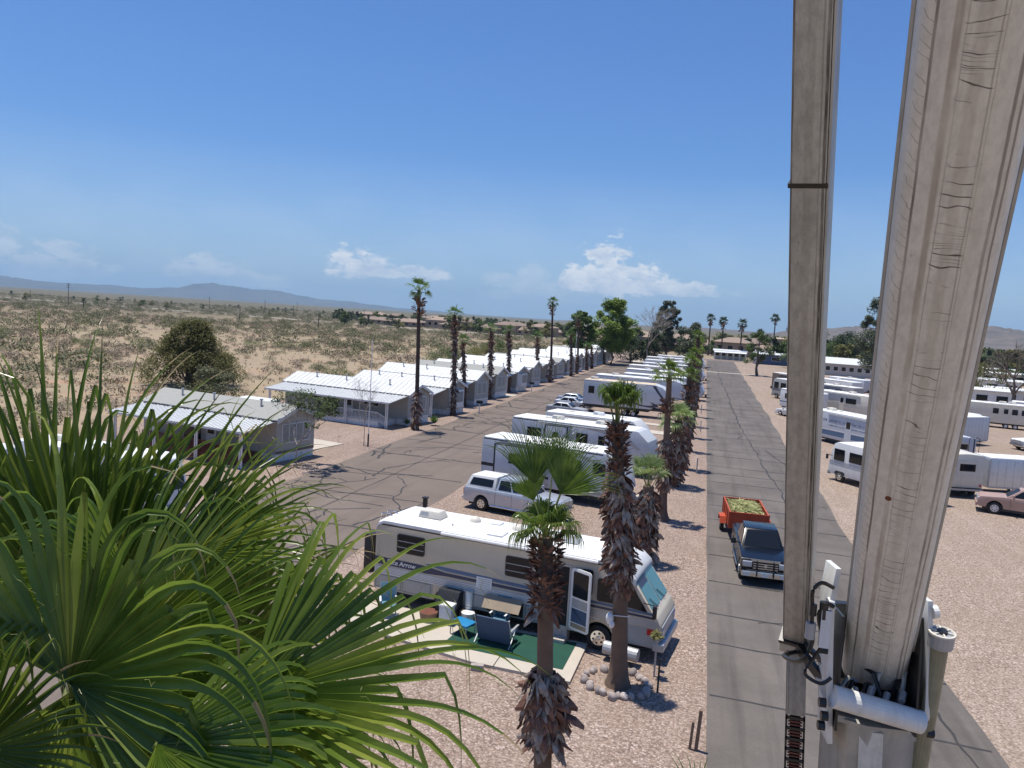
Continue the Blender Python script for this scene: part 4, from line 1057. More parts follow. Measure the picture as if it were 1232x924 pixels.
# far trees round the town: a few kinds, copied
def far_trees(n, azr, dr, seed, label, group, hr=(5, 9), skip=None):
    r = random.Random(seed); pr = []
    for k in range(n):
        a = R(r.uniform(*azr)); d = r.uniform(*dr); x, y = d*math.sin(a), d*math.cos(a)
        s = r.uniform(*hr)/7
        if len(pr) < 4:
            o = tree('town_tree', (x, y, 0), label, 'tree', 7, 8.5, M[['leaf_dark','leaf_mid','leaf_dark','leaf_olive'][len(pr)]], seed + k, group, trunk_h=.12, leaf=.7, nleaf=900, blobs=16, nlimb=5, rz=0)
            o.scale = (s, s, s); pr.append(o)
        else: dup(r.choice(pr), (x, y, 0), r.uniform(0, 6), label, group, s)
far_trees(130, (-27, -9), (430, 760), 301, 'rounded dark tree among the far town houses left of the poplars', 'far trees among the town houses')
far_trees(60, (-10, 6), (330, 470), 302, 'tree among the tan roofed houses at the end of the park', 'far trees at the end of the park', (5, 9.5))
far_trees(55, (6, 21), (330, 620), 303, 'tree in the far belt under the hills on the right', 'far trees under the hills', (6, 11))
far_trees(40, (-52, -25), (620, 1300), 304, 'dark mesquite tree far out on the desert plain', 'far mesquite trees on the plain', (3.5, 6))
# tall fan palms against the sky
for i, (az_, d, H, lb) in enumerate([(.25, 330, 16.5, 'tall far fan palm, left one of the pair beyond the middle row'), (1.15, 322, 15.5, 'tall far fan palm, right one of the pair beyond the middle row'), (2.45, 300, 14.8, 'tall thin far fan palm standing alone over the white porched home'),
                                      (4.65, 355, 18.5, 'tallest far fan palm, over the leaning roadside tree'), (5.75, 300, 14.5, 'far fan palm just left of the narrow boom'), (3.7, 330, 11.5, 'shorter far fan palm right of the lone thin one')]):
    palm('sky_palm', (d*math.sin(R(az_)), d*math.cos(R(az_)), 0), lb, H - 1.2, 'tall far fan palms against the sky', .3, .22, skirts=[(H-4, H-1.6, .8, 60, .9)], nf=18, L=1.6, pet=1.1, seed=140 + i, spread=(.2, 2.3), droop=1.2, nseg=10, rows=3, fm=M['leaf_dark'])
# homes and wall on the far right
t = thing('block_wall', 'long pinkish block wall behind the white homes at the right edge', 'wall', (76, 330, 0), R(-4))
b = MB(); b.box(-14, 70, -.1, .1, 0, 2.6); b.build('wall', M['blockwall'], t); b = MB()
for k in range(12): b.box(-14 + k*7.6, -13.5 + k*7.6, -.18, .18, 0, 2.75)
b.build('pier', M['blockwall'], t)['kind'] = 'stuff'
for i, (x, y, L, h, rz, lb) in enumerate([(46, 150, 12, 3.2, -16, 'white flat roofed home with a door between windows left of the bare tree'), (57, 160, 11, 3.0, -16, 'white home with a grey awning behind the bare tree trunk'), (88, 255, 16, 3, -8, 'far white roofed home under the hills at the right edge'), (72, 262, 14, 3, -8, 'far white roofed home beside the big boom under the hills'), (62, 196, 15, 3.2, -14, 'long pale roofed home beyond the yellow green palo verde'),(104,300,18,3,-8,'farthest white roofed home at the right edge')]):
    hall('white_home', lb, x - L/2, x + L/2, y, 5.5, h, 'white', 'whiteroof', R(rz), 4, 'mobile home', group='white homes in the right lot', pitch=.35)
pd = hall('pale_hut', 'low pale building between hall and palms, partly behind the narrow boom', 20, 27, 318, 7, 3.2, 'wallcream', 'whiteroof', 0, 3)
# green netting fence and dark car behind it
t = thing('netting_fence', 'green netted fence panel in the lot left of the big boom', 'fence', (32.3, 178, 0), R(-18))
b = MB(); b.box(0, 6.5, -.03, .03, .1, 2.1); b.build('netting', M['netting'], t)
for k in range(4):
    p = MB(); p.cyl((k*2.16, .06, 0), (k*2.16, .06, 2.2), .04, n=6); p.build('post', M['galv'], t)
# utility poles in the desert
t0 = None
for i, (x, y, h, arms) in enumerate([(-413,427,15,3),(-353,376,5,0),(-520,500,9,0),(-239,360,7,0),(-176,328,7.5,0),(-465,650,12,2),(-430,690,12,2),(-300,520,9,1),(-560,980,13,2),(-280,600,9,1),(-210,560,9,1),(-150,520,9,1)]):
    t = thing('utility_pole', ['tall utility pole with three cross arms on the left of the plain','thin reddish post on the plain right of the tall utility pole','small utility pole near the left edge of the plain','bare dark pole before the highway above the big dark tree','bare dark pole before the highway right of the big dark tree','far double armed utility pole, left of its twin','far double armed utility pole, right of its twin','single armed utility pole beyond the big dark tree','distant utility pole on the skyline under the mountain','single armed pole left of the very tall palm','single armed pole beyond the highway behind the very tall palm','single armed pole between the tall palms beyond the highway'][i], 'utility pole', (x, y, 0), R(i*17), 'utility poles on the plain')
    b = MB(); b.cyl((0,0,0), (0,0,h), .22, .15, n=6); b.build('shaft', M['pole'], t)
    for k in range(arms):
        a = MB(); a.box(-1.5, 1.5, -.08, .08, h - .6 - k*1.1, h - .4 - k*1.1); a.build('cross_arm', M['pole'], t)
far_trees(110, (4, 24), (250, 520), 305, 'rounded tree in the green belt right of the boom tops', 'far green belt on the right', (6, 10))
# ------------------------------------------------------------------ wheels, trailers, motorhomes, pickups
def wheel(parent, x, y, r=.38, w_=.24, side=-1, rim='chrome', name='wheel'):
    b = MB(); y0, y1 = (y - w_/2, y + w_/2)
    prof = [(y0, r*.88), (y0 + .03, r), (y1 - .03, r), (y1, r*.88)]
    rings = [[V((x + rr_*math.cos(2*math.pi*k/18), yy, r + rr_*math.sin(2*math.pi*k/18))) for k in range(18)] for yy, rr_ in prof]
    b.loft(rings); wo = b.build(name, M['rubber'], parent, smooth=True)
    q = MB(); yo = y0 - .006 if side < 0 else y1 + .006; yi = yo - side*.03
    q.cyl((x, yi, r), (x, yo, r), r*.62, r*.6, n=16)
    q.cyl((x, yo, r), (x, yo + side*.02, r), r*.18, r*.14, n=8)
    q.build('rim', M[rim], wo)
    s = MB()
    for k in range(6):
        a = 2*math.pi*k/6 + .3; s.cyl((x + r*.4*math.cos(a), yo - side*.001, r + r*.4*math.sin(a)), (x + r*.4*math.cos(a), yo + side*.006, r + r*.4*math.sin(a)), r*.1, n=6)
    s.build('rim_holes', M['black'], wo)
    return wo
def rr_prof(x0, x1, z0, z1, rb=.05, rt=.15, n=4):
    pts = [(x0, z0), (x1, z0)]
    for k in range(n + 1): a = math.pi/2*k/n; pts.append((x1 - rt + rt*math.cos(a), z1 - rt + rt*math.sin(a)))
    for k in range(n + 1): a = math.pi/2 + math.pi/2*k/n; pts.append((x0 + rt + rt*math.cos(a), z1 - rt + rt*math.sin(a)))
    return pts
def roof_ac(parent, x, y, z, name='roof_ac', m='cream'):
    b = MB(); b.hexa([(x-.5,y-.33,z+.03),(x+.5,y-.33,z+.03),(x+.5,y+.33,z+.03),(x-.5,y+.33,z+.03)], [(x-.42,y-.27,z+.3),(x+.38,y-.25,z+.3),(x+.38,y+.25,z+.3),(x-.42,y+.27,z+.3)])
    o = b.build(name, M[m], parent, bevel=.05)
    g = MB(); g.patch([(x-.5,y-.33,z+.03),(x+.5,y-.33,z+.03),(x+.38,y-.25,z+.3),(x-.42,y-.27,z+.3)], .08, .45, .3, .8, .004, .004); g.build('grille', M['trimgrey'], o)
    return o
def hatch(parent, x, y, z, s=.4, m='cream'):
    b = MB(); b.hexa([(x-s/2,y-s/2,z-.02),(x+s/2,y-s/2,z-.02),(x+s/2,y+s/2,z-.02),(x-s/2,y+s/2,z-.02)], [(x-s/2,y-s/2,z+.07),(x+s/2,y-s/2,z+.07),(x+s/2,y+s/2,z+.10),(x-s/2,y+s/2,z+.10)])
    return b.build('roof_hatch', M[m], parent, bevel=.015)
def side_q(L, W, z0, z1, near=True, x0=0):
    return [(x0, 0, z0), (L, 0, z0), (L, 0, z1), (x0, 0, z1)] if near else [(L, W, z0), (x0, W, z0), (x0, W, z1), (L, W, z1)]
def swoosh(parent, q, pts, m='black', off=.004, name='swoosh_stripe', th=.004):
    """a graphic on a side: polygon of (u, v)"""
    b = MB(); q = [V(p) for p in q]; n = (q[1]-q[0]).cross(q[3]-q[0]).normalized()
    ps = [((q[0]*(1-u) + q[1]*u)*(1-v) + (q[3]*(1-u) + q[2]*u)*v) for u, v in pts]
    A_ = [p + n*(off + th) for p in ps]; B_ = [p + n*off for p in ps]; k = len(ps)
    b.add(A_ + B_, [tuple(range(k))] + [(i, i + k, (i+1) % k + k, (i+1) % k) for i in range(k)])
    return b.build(name, M[m], parent)

def trailer(loc, rz, label, L=9.5, W=2.45, z0=.65, z1=3.25, body='white', roof='rvroof', front='slant', wins=((.1,.22),(.55,.68)), door=.4, stripes='swoosh', acs=(.5,), slide=None, endwin=True, group='travel trailers in the middle strip', name='travel_trailer', cat='trailer', axle=(.5,.6), detail=2, rt=.12, far=False):
    t = thing(name, label, cat, loc, rz, group)
    if front == 'slant': prof = [(0, z0), (L - .5, z0), (L, z0 + .5), (L - .35, z1 - .7), (L - 1.1, z1 - .03), (L - 1.4, z1), (.12, z1), (0, z1 - .12)]
    elif front == 'fifth': prof = [(0, z0), (L - 2.3, z0), (L - 2.2, z0 + .75), (L, z0 + 1.0), (L - .1, z1 - .9), (L - .9, z1 - .25), (L - 1.8, z1), (.1, z1), (0, z1 - .1)]
    elif front == 'wedge': prof = [(0, z0), (L - .3, z0), (L, z0 + .8), (L - .9, z1), (.1, z1), (0, z1 - .1)]
    else: prof = [(0, z0), (L, z0), (L, z1 - .1), (L - .1, z1), (.1, z1), (0, z1 - .1)]
    b = MB(); b.prism(prof, 0, W); b.build('body', M[body], t, bevel=.03)
    top = MB(); xe = {'slant': L - 1.4, 'fifth': L - 1.8, 'wedge': L - .95}.get(front, L - .15)
    top.hexa([(.1, .04, z1 - .005), (xe, .04, z1 - .005), (xe, W - .04, z1 - .005), (.1, W - .04, z1 - .005)], [(.14, .12, z1 + .05), (xe - .05, .12, z1 + .05), (xe - .05, W - .12, z1 + .05), (.14, W - .12, z1 + .05)])
    ro = top.build('roof', M[roof], t, bevel=.02)
    for u in acs: roof_ac(ro, L*u, W/2, z1 + .02, m='white' if body == 'white' else 'cream')
    if not far:
        hatch(ro, L*.22, W*.5, z1 + .04); hatch(ro, L*.75 if front != 'fifth' else L*.62, W*.45, z1 + .04)
        vp = MB(); vp.cyl((L*.35, W*.7, z1), (L*.35, W*.7, z1 + .18), .05, n=7); vp.build('vent_pipe', M['white'], ro)
    fr = MB(); fr.box(.1, L - .6 if front != 'fifth' else L - 2.4, .35, W - .35, z0 - .22, z0 - .005); fr.build('chassis', M['black'], t)
    q = side_q(L, W, z0, z1)
    qf = side_q(L, W, z0, z1, False)
    H = z1 - z0
    for u0, u1 in wins: window(t, q, u0, u1, .48, .76, 1, frame=M['black'], fw=.035)
    if not far:
        d = MB(); d.patch(q, door, door + .075, .04, .82, .003, .02); do = d.build('door', M[body], t)
        p = MB(); p.patch(q, door + .015, door + .06, .5, .75, .025, .004); p.build('pane', M['glass'], do)
        cn = MB(); cn.patch([(0, W, z0), (0, 0, z0), (0, 0, z1), (0, W, z1)], .02, .98, .0, .04, .003, .03); cn.build('bumper', M['black'], t)
        aw = MB(); aw.cyl((L*.2, -.07, z1 - .16), (L*.72, -.07, z1 - .16), .055, n=8); aw.build('awning_roll', M['trimgrey'], t)
    if endwin:
        qe = [(0, W, z0), (0, 0, z0), (0, 0, z1), (0, W, z1)]; window(t, qe, .28, .72, .45, .72, 1, frame=M['black'], fw=.035)
    if slide:
        a, b2 = slide; s = MB(); s.box(L*a, L*b2, -.75, -.003, z0 + .25, z1 - .25); so_ = s.build('slide_out', M[body], t, bevel=.02)
        e = MB(); e.box(L*a - .03, L*b2 + .03, -.78, -.002, z1 - .245, z1 - .2); e.build('slide_roof', M['black'], so_)
        for xx in (L*a, L*b2): e = MB(); e.box(xx - .05, xx + .05, -.765, -.752, z0 + .25, z1 - .25); e.build('slide_edge', M['black'], so_)
        qs = [(L*a, -.75, z0 + .25), (L*b2, -.75, z0 + .25), (L*b2, -.75, z1 - .25), (L*a, -.75, z1 - .25)]
        window(so_, qs, .35, .6, .5, .8, 1, frame=M['black'], fw=.035) if False else swoosh(so_, qs, [(.35,.5),(.6,.5),(.6,.8),(.35,.8)], 'glass', name='window')
    if stripes in ('swoosh', 'loop', 'one'): swoosh(t, q, [(.01,.945),(.86,.945),(.86,.972),(.01,.972)], 'black' if stripes == 'swoosh' else 'trimgrey', name='roof_edge')
    if stripes == 'swoosh':
        swoosh(t, q, [(.0,.30),(.18,.30),(.45,.22),(.7,.12),(.85,.10),(.7,.17),(.45,.28),(.2,.37),(.0,.38)], 'black')
        swoosh(t, q, [(.55,.9),(.8,.75),(.9,.5),(.93,.5),(.84,.8),(.62,.96)], 'trimgrey')
        swoosh(t, q, [(.0,.04),(.95,.04),(.95,.09),(.0,.09)], 'trimgrey')
    elif stripes == 'loop':
        swoosh(t, q, [(.52,.30),(.66,.16),(.78,.12),(.90,.16),(.86,.26),(.78,.35),(.82,.24),(.80,.19),(.70,.19),(.6,.28)], 'navy')
        swoosh(t, q, [(.80,.95),(.86,.7),(.95,.35),(.99,.12),(1.0,.12),(.97,.4),(.88,.75),(.84,.96)], 'navy')
        swoosh(t, q, [(.60,.2),(.615,.2),(.615,.95),(.60,.95)], 'black', name='seam')
        swoosh(t, q, [(0,.0),(.985,.0),(.985,.05),(.0,.05)], 'black', name='skirt_band')
    elif stripes == 'bands':
        for v in (.30, .36, .42): swoosh(t, q, [(0, v), (.97, v), (.97, v + .025), (0, v + .025)], 'trimgrey')
    elif stripes == 'one':
        swoosh(t, q, [(0,.25),(.97,.25),(.97,.31),(0,.31)], 'blue')
    for u in axle:
        for y_, s_ in ((.02, -1), (W - .02, 1)): wheel(t, L*u, y_ + (.13 if s_ < 0 else -.13), .34, .22, s_, 'white')
    if front != 'fifth':
        tg = MB(); tg.bar((L - .7, W*.2, z0 - .1), (L + 1.1, W/2, z0 - .12), .08); tg.bar((L - .7, W*.8, z0 - .1), (L + 1.1, W/2, z0 - .12), .08)
        tg.cyl((L + .25, W/2, z0 - .1), (L + .25, W/2, z0 + .35), .16, n=10); tg.build('hitch_frame', M['black'], t)
    st = MB()
    for x in (.5, L - 1.2):
        st.cyl((x, .3, 0), (x, .3, z0 - .2), .04, n=6); st.cyl((x, W - .3, 0), (x, W - .3, z0 - .2), .04, n=6)
    st.build('jack', M['galv'], t)
    return t

# local frame: x from the rear (0) towards the front, y = 0 on the side facing the camera
def place(px, py, deg): return (px, py, 0), R(deg)
l, a = place(-13.3, 46.9, -14)
trailer(l, a, 'white trailer with black swooshes and a slide out right behind the silver pickup', L=9.6, z1=3.3, slide=(.14, .44), wins=((.62,.72),(.8,.88)), door=.5, roof='rvroof', body='boxgrey')
l, a = place(-14.0, 57.4, -12)
trailer(l, a, 'long white trailer with a rounded grey nose and black swooshes, second behind the pickup', L=11.2, z1=3.35, wins=((.12,.22),(.48,.56),(.74,.82)), door=.62, acs=(.3,.62), slide=(.28,.44), body='boxgrey')
l, a = place(-13.0, 65.4, -12)
trailer(l, a, 'low white trailer with black vents on its roof, third behind the pickup', L=9.0, z1=3.0, wins=((.2,.3),(.6,.7)), acs=(.5,), stripes='bands')
bk = MB()
for x_, y_ in ((-12.2, 66.4), (-8.6, 65.6)): pass
l, a = place(-13.9, 92.6, -5)
trailer(l, a, 'tan roofed fifth wheel trailer with a dark blue loop on its white side', L=10.4, W=2.5, z0=.9, z1=4.0, body='boxgrey', roof='tanroof', front='fifth', wins=((.06,.13),(.36,.42)), door=.30, stripes='loop', acs=(.1,), slide=(.46,.6) if False else None, group='fifth wheel trailers in the middle strip', name='fifth_wheel_trailer')
l, a = place(-14.0, 103.0, -8)
trailer(l, a, 'tall bluish white trailer just behind the tan roofed one', L=12.5, W=2.5, z0=.8, z1=4.0, body='boxgrey', front='fifth', wins=((.1,.2),(.44,.5)), stripes='one', acs=(.2,.6), name='fifth_wheel_trailer', group='fifth wheel trailers in the middle strip')
labs = ['white roofed trailer two beyond the tan roofed one','white trailer with a long awning, three beyond the tan roofed one','white roofed trailer four beyond the tan roofed one','white trailer five beyond the tan roofed one','white roofed trailer six beyond the tan roofed one','white trailer in the far cluster, nearest of it','white trailer in the far cluster, second of it','white trailer in the far cluster, third of it','white trailer in the far cluster, fourth of it','last white trailer before the dark low tree']
for i, yy in enumerate([112, 121, 130.5, 140, 150, 160, 171, 182, 194, 207]):
    trailer((-13.6 + (i*7 % 4)*.5, yy, 0), R(-9 + (i*5 % 3)), labs[i], L=9.5 + (i*3 % 4), z1=3.1 + (i*5 % 4)*.2, front=['slant','wedge','fifth','slant'][i % 4], body=['white','boxgrey','white','cream'][i % 4], stripes=['bands','one','swoosh'][i % 3], acs=(.5,) if i % 2 else (.3,.65), far=True, wins=((.12,.24),(.55,.66)))

# ------------------------------------------------------------------ cars and pickups (x forward, y left, origin under the middle)
def arch(cx, r_, z, n=7, x_first='front'):
    return [(cx + r_*math.cos(math.pi*k/n), z + r_*math.sin(math.pi*k/n)) for k in range(n + 1)]
def pickup(loc, rz, label, cat='pickup truck', name='pickup_truck', paint='silver', L=5.8, W=2.0, canopy=False, rim='chrome', grille=False, group=None, chrome=True, hood_z=1.18, roofz=1.9, twocolor=None, mirrors=True, sedan=False):
    t = thing(name, label, cat, loc, rz, group)
    h = L/2; zb = .42; R_ = .40; xf, xr = h - .98, -h + 1.15
    if sedan: hood_z, roofz, zb, R_ = .92, 1.42, .25, .33
    # side profile, clockwise from the rear bottom
    prof = [(-h, zb + .1)]
    ar = arch(xr, R_ + .09, zb - .0)[::-1]; af = arch(xf, R_ + .09, zb)[::-1]
    prof += [(-h + .1, zb)] + ar + af + [(h - .08, zb), (h, zb + .15), (h - .02, hood_z - .2), (h - .15, hood_z - .06), (h - 1.45, hood_z + .04)]
    prof += [(-h + .05, hood_z + (.04 if not sedan else .06)), (-h, hood_z - .1)]
    b = MB(); b.prism(prof, -W/2, W/2); b.build('body', M[paint], t, bevel=.045, ang=25)
    un = MB(); un.box(-h + .3, h - .3, -W/2 + .12, W/2 - .12, .28, .62 if not sedan else .4); un.build('underbody', M['black'], t)
    # cab
    cb0, cb1 = (-.95, h - 1.58) if not sedan else (-h + .5, h - 1.35)
    ct0, ct1 = (-.80, h - 2.42) if not sedan else (-h + 1.15, h - 2.15)
    wb, wt = W/2 - .06, W/2 - .28
    z0 = hood_z + .03
    bl = [(cb0, -wb, z0), (cb1, -wb, z0), (cb1, wb, z0), (cb0, wb, z0)]
    tl = [(ct0, -wt, roofz), (ct1, -wt, roofz), (ct1, wt, roofz), (ct0, wt, roofz)]
    c = MB(); c.hexa(bl, tl); co_ = c.build('cab', M[paint], t, bevel=.05)
    def side(sy):
        return [(cb0, -wb, z0), (cb1, -wb, z0), (ct1, -wt, roofz), (ct0, -wt, roofz)] if sy < 0 else [(cb1, wb, z0), (cb0, wb, z0), (ct0, wt, roofz), (ct1, wt, roofz)]
    for sy in (-1, 1):
        q = side(sy)
        if sy < 0: spans = ((.07,.45),(.49,.88))
        else: spans = ((.12,.51),(.55,.93))
        for u0, u1 in spans:
            g = MB(); g.patch(q, u0, u1, .12, .84, .002, .006, rad=.05); g.build('side_window', M['glass'], co_)
    g = MB(); g.patch([(cb1, -wb, z0), (cb1, wb, z0), (ct1, wt, roofz), (ct1, -wt, roofz)], .07, .93, .06, .9, .002, .006, rad=.06); g.build('windscreen', M['glass'], co_)
    g = MB(); g.patch([(cb0, wb, z0), (cb0, -wb, z0), (ct0, -wt, roofz), (ct0, wt, roofz)], .1, .9, .15, .85, .002, .006); g.build('rear_window', M['glass'], co_)
    if not sedan:
        if canopy:
            k = MB(); k.hexa([(-h + .02, -wb, z0), (-.97, -wb, z0), (-.97, wb, z0), (-h + .02, wb, z0)], [(-h + .35, -wt - .03, roofz - .03), (-.97, -wt - .03, roofz - .01), (-.97, wt + .03, roofz - .01), (-h + .35, wt + .03, roofz - .03)])
            ko = k.build('canopy', M['white' if paint == 'silver' else paint], t, bevel=.05)
            for sy in (-1, 1):
                q = [(-h + .02, -wb, z0), (-.97, -wb, z0), (-.97, -wt - .03, roofz), (-h + .35, -wt - .03, roofz)] if sy < 0 else [(-.97, wb, z0), (-h + .02, wb, z0), (-h + .35, wt + .03, roofz), (-.97, wt + .03, roofz)]
                g = MB(); g.patch(q, .12, .9, .2, .78, .002, .006, rad=.05); g.build('side_window', M['glass'], ko)
        else:
            k = MB(); k.box(-h + .12, -1.05, -W/2 + .14, W/2 - .14, hood_z + .045, hood_z + .06); k.build('bed', M['black'], t)
    # seams, handles, sills
    for sy in (-1, 1):
        y_ = sy*(W/2 + .002)
        for x in (cb0 + .02, .1, cb1 - .25):
            s = MB(); s.box(x, x + .018, min(y_, y_ - sy*.01), max(y_, y_ - sy*.01) + 0, zb + .1, hood_z - .03); s.build('door_seam', M['black'], t)
        for x in (-.12, .85):
            s = MB(); s.box(x - .18, x, min(y_, y_ + sy*.03), max(y_, y_ + sy*.03), hood_z - .25, hood_z - .2); s.build('door_handle', M['chrome' if chrome else paint], t)
        if chrome and not sedan:
            s = MB(); s.cyl((xr + .6, sy*(W/2 + .03), zb - .02), (xf - .6, sy*(W/2 + .03), zb - .02), .05, n=8); s.build('running_board', M['chrome'], t)
        if mirrors:
            s = MB(); s.bar((cb1 - .45, sy*wb, z0 + .05), (cb1 - .4, sy*(W/2 + .16), z0 + .1), .05); s.obox((cb1 - .38, sy*(W/2 + .24), z0 + .14), (.1, .22, .26), Matrix.Identity(3)); s.build('side_mirror', M['black' if paint == 'bluecar' else paint], t, bevel=.02)
    # front
    f = MB(); f.box(h - .02, h + .10, -W/2 + .02, W/2 - .02, zb, zb + .25); f.build('front_bumper', M['chrome' if chrome else paint], t, bevel=.04)
    f = MB(); f.box(-h - .12, -h + .02, -W/2 + .05, W/2 - .05, zb + .02, zb + .24); f.build('rear_bumper', M['chrome' if chrome else paint], t, bevel=.04)
    for sy in (-1, 1):
        f = MB(); f.obox((h - .04, sy*(W/2 - .25), hood_z - .28), (.14, .4, .24 if not sedan else .15), Matrix.Identity(3)); f.build('headlight', M['alu'], t, bevel=.02)
        f = MB(); f.obox((-h - .0, sy*(W/2 - .13), hood_z - .25), (.06, .2, .36 if not sedan else .16), Matrix.Identity(3)); f.build('tail_light', M['red'], t)
    gr = MB(); gr.box(h - .02, h + .035, -.52, .52, hood_z - .46, hood_z - .13); go_ = gr.build('grille', M['black' if grille else 'trimgrey'], t)
    if grille:
        s = MB(); s.box(h + .02, h + .06, -.60, .60, hood_z - .125, hood_z - .02); s.build('chrome_bar', M['chrome'], go_)
        for k in range(3):
            s = MB(); s.box(h + .036, h + .06, -.52, .52, hood_z - .44 + k*.1, hood_z - .40 + k*.1); s.build('slat', M['chrome'], go_)
        em = MB(); em.cyl((h + .055, 0, hood_z - .3), (h + .075, 0, hood_z - .3), .07, n=14); em.build('badge', M['chrome'], go_)
        pl = MB(); pl.box(h + .101, h + .115, -.16, .16, zb + .03, zb + .19); pl.build('licence_plate', M['white'], t)
        for sy in (-1, 1):
            fl = MB(); fl.box(h + .101, h + .115, sy*.78 - .14, sy*.78 + .14, zb + .03, zb + .2); fl.build('fog_light', M['white'], t)
            tb = MB(); tb.cyl((h + .16, sy*.35, zb + .05), (h + .16, sy*.35, hood_z - .1), .03, n=7); tb.build('guard_bar', M['black'], t)
        tb = MB(); tb.cyl((h + .16, -.8, zb + .3), (h + .16, .8, zb + .3), .03, n=7); tb.build('guard_bar', M['black'], t)
    for x in (xf, xr):
        for sy in (-1, 1): wheel(t, x, sy*(W/2 - .13), R_, .25, sy, rim)
    return t
# silver crew cab pickup behind the motorhome, its tail towards the left road
pickup((-9.55, 41.6, 0), R(-13), 'silver crew cab pickup with a white camper shell parked behind the motorhome', canopy=True, L=5.9, hood_z=1.22, roofz=1.98)
# navy pickup driving towards the camera with an orange trailer behind
DX, DY, DA = 3.2, 37.3, R(-88)
pickup((DX, DY, 0), DA, 'dark blue pickup with chrome grille driving up the right road', paint='bluecar', grille=True, L=5.9, W=2.02, hood_z=1.22, roofz=1.95)
t = thing('utility_trailer', 'orange open trailer hitched behind the dark blue pickup', 'trailer', (2.85, 43.4, 0), R(-86.5))
b = MB()
L_, W_ = 3.6, 1.9
b.box(-L_/2, L_/2, -W_/2, W_/2, .62, .68)
b.build('floor', M['orange'], t)
for nm, (x0, x1, y0, y1) in (('side_panel', (-L_/2, L_/2, -W_/2 - .04, -W_/2)), ('side_panel', (-L_/2, L_/2, W_/2, W_/2 + .04)), ('front_panel', (L_/2, L_/2 + .04, -W_/2, W_/2)), ('tail_panel', (-L_/2 - .04, -L_/2, -W_/2, W_/2))):
    s = MB(); s.box(x0, x1, y0, y1, .62, 1.45)
    n = 5 if 'side' in nm else 3
    for k in range(n):
        if 'side' in nm:
            xx = x0 + (x1 - x0)*k/(n - 1); sgn = -1 if y0 < 0 else 1; s.box(xx - .03, xx + .03, *(sorted((y0 + (y1-y0)/2 + sgn*.02, y0 + (y1-y0)/2 + sgn*.07))), .62, 1.5)
        else:
            yy = y0 + (y1 - y0)*k/(n - 1); sgn = 1 if x0 > 0 else -1; s.box(*(sorted((x0 + sgn*.02 + .02, x0 + sgn*.08 + .02))), yy - .03, yy + .03, .62, 1.5)
    s.box(x0 - .015, x1 + .015, y0 - .015, y1 + .015, 1.45, 1.50)
    s.build(nm, M['orange'], t)
for sy in (-1, 1):
    wheel(t, -.1, sy*(W_/2 + .22), .36, .2, sy, 'trimgrey')
    f = MB(); f.prism([(-.65, .5), (-.5, .86), (.3, .86), (.45, .5), (.40, .5), (.27, .82), (-.47, .82), (-.60, .5)], sy*(W_/2 + .22) - .17, sy*(W_/2 + .22) + .17); f.build('fender', M['orange'], t)
tg = MB(); tg.bar((L_/2, -.5, .55), (L_/2 + 1.3, 0, .5), .08); tg.bar((L_/2, .5, .55), (L_/2 + 1.3, 0, .5), .08); tg.build('hitch_frame', M['orange'], t)
# cut fronds piled in it
mb = MB(); r = random.Random(4)
mb.box(-L_/2 + .06, L_/2 - .06, -W_/2 + .06, W_/2 - .06, .70, 1.30, 1)
for _ in range(900):
    a = r.uniform(0, 6.28); e = r.uniform(-.15, .4); x, y = r.uniform(-1.6, 1.5), r.uniform(-.8, .8)
    z = 1.32 + .16*(1 - (x/1.8)**2)*(1 - (y/.95)**2) + r.uniform(-.06, .12); d = V((math.cos(a)*math.cos(e), math.sin(a)*math.cos(e), math.sin(e)))
    L1 = r.uniform(.25, .7); s = V((-math.sin(a), math.cos(a), 0))*r.uniform(.015, .04); p = V((x, y, z)) - d*L1/2; q = p + d*L1
    if abs(p.x) > 1.75 or abs(q.x) > 1.75 or abs(p.y) > .9 or abs(q.y) > .9: continue
    mb.add([p - s, p + s, q + s*.3, q - s*.3], [(0,1,2,3)], 0 if r.random() < .8 else 1)
o = mb.build('cut_fronds', [M['debris'], M['leaf_olive']], loc=(2.85, 43.4, 0), rz=R(-86.5)); tag(o, 'pile of cut pale green palm fronds filling the orange trailer', 'palm fronds', kind='stuff')

# small cars by the fifth wheel
pickup((-15.9, 99.8, 0), R(-8), 'silver sedan parked across the rear of the tan roofed fifth wheel', 'car', 'parked_car', 'silver', 4.7, 1.8, sedan=True, chrome=False, group='cars behind the fifth wheel')
pickup((-15.0, 88.3, 0), R(-8), 'dark car in front of the tan roofed fifth wheel', 'car', 'parked_car', 'trimgrey', 4.6, 1.8, sedan=True, chrome=False, group='cars behind the fifth wheel')
pickup((-15.4, 95.2, 0), R(-6), 'pale car nearest the rear of the tan roofed fifth wheel', 'car', 'parked_car', 'boxgrey', 4.6, 1.8, sedan=True, chrome=False, group='cars behind the fifth wheel')

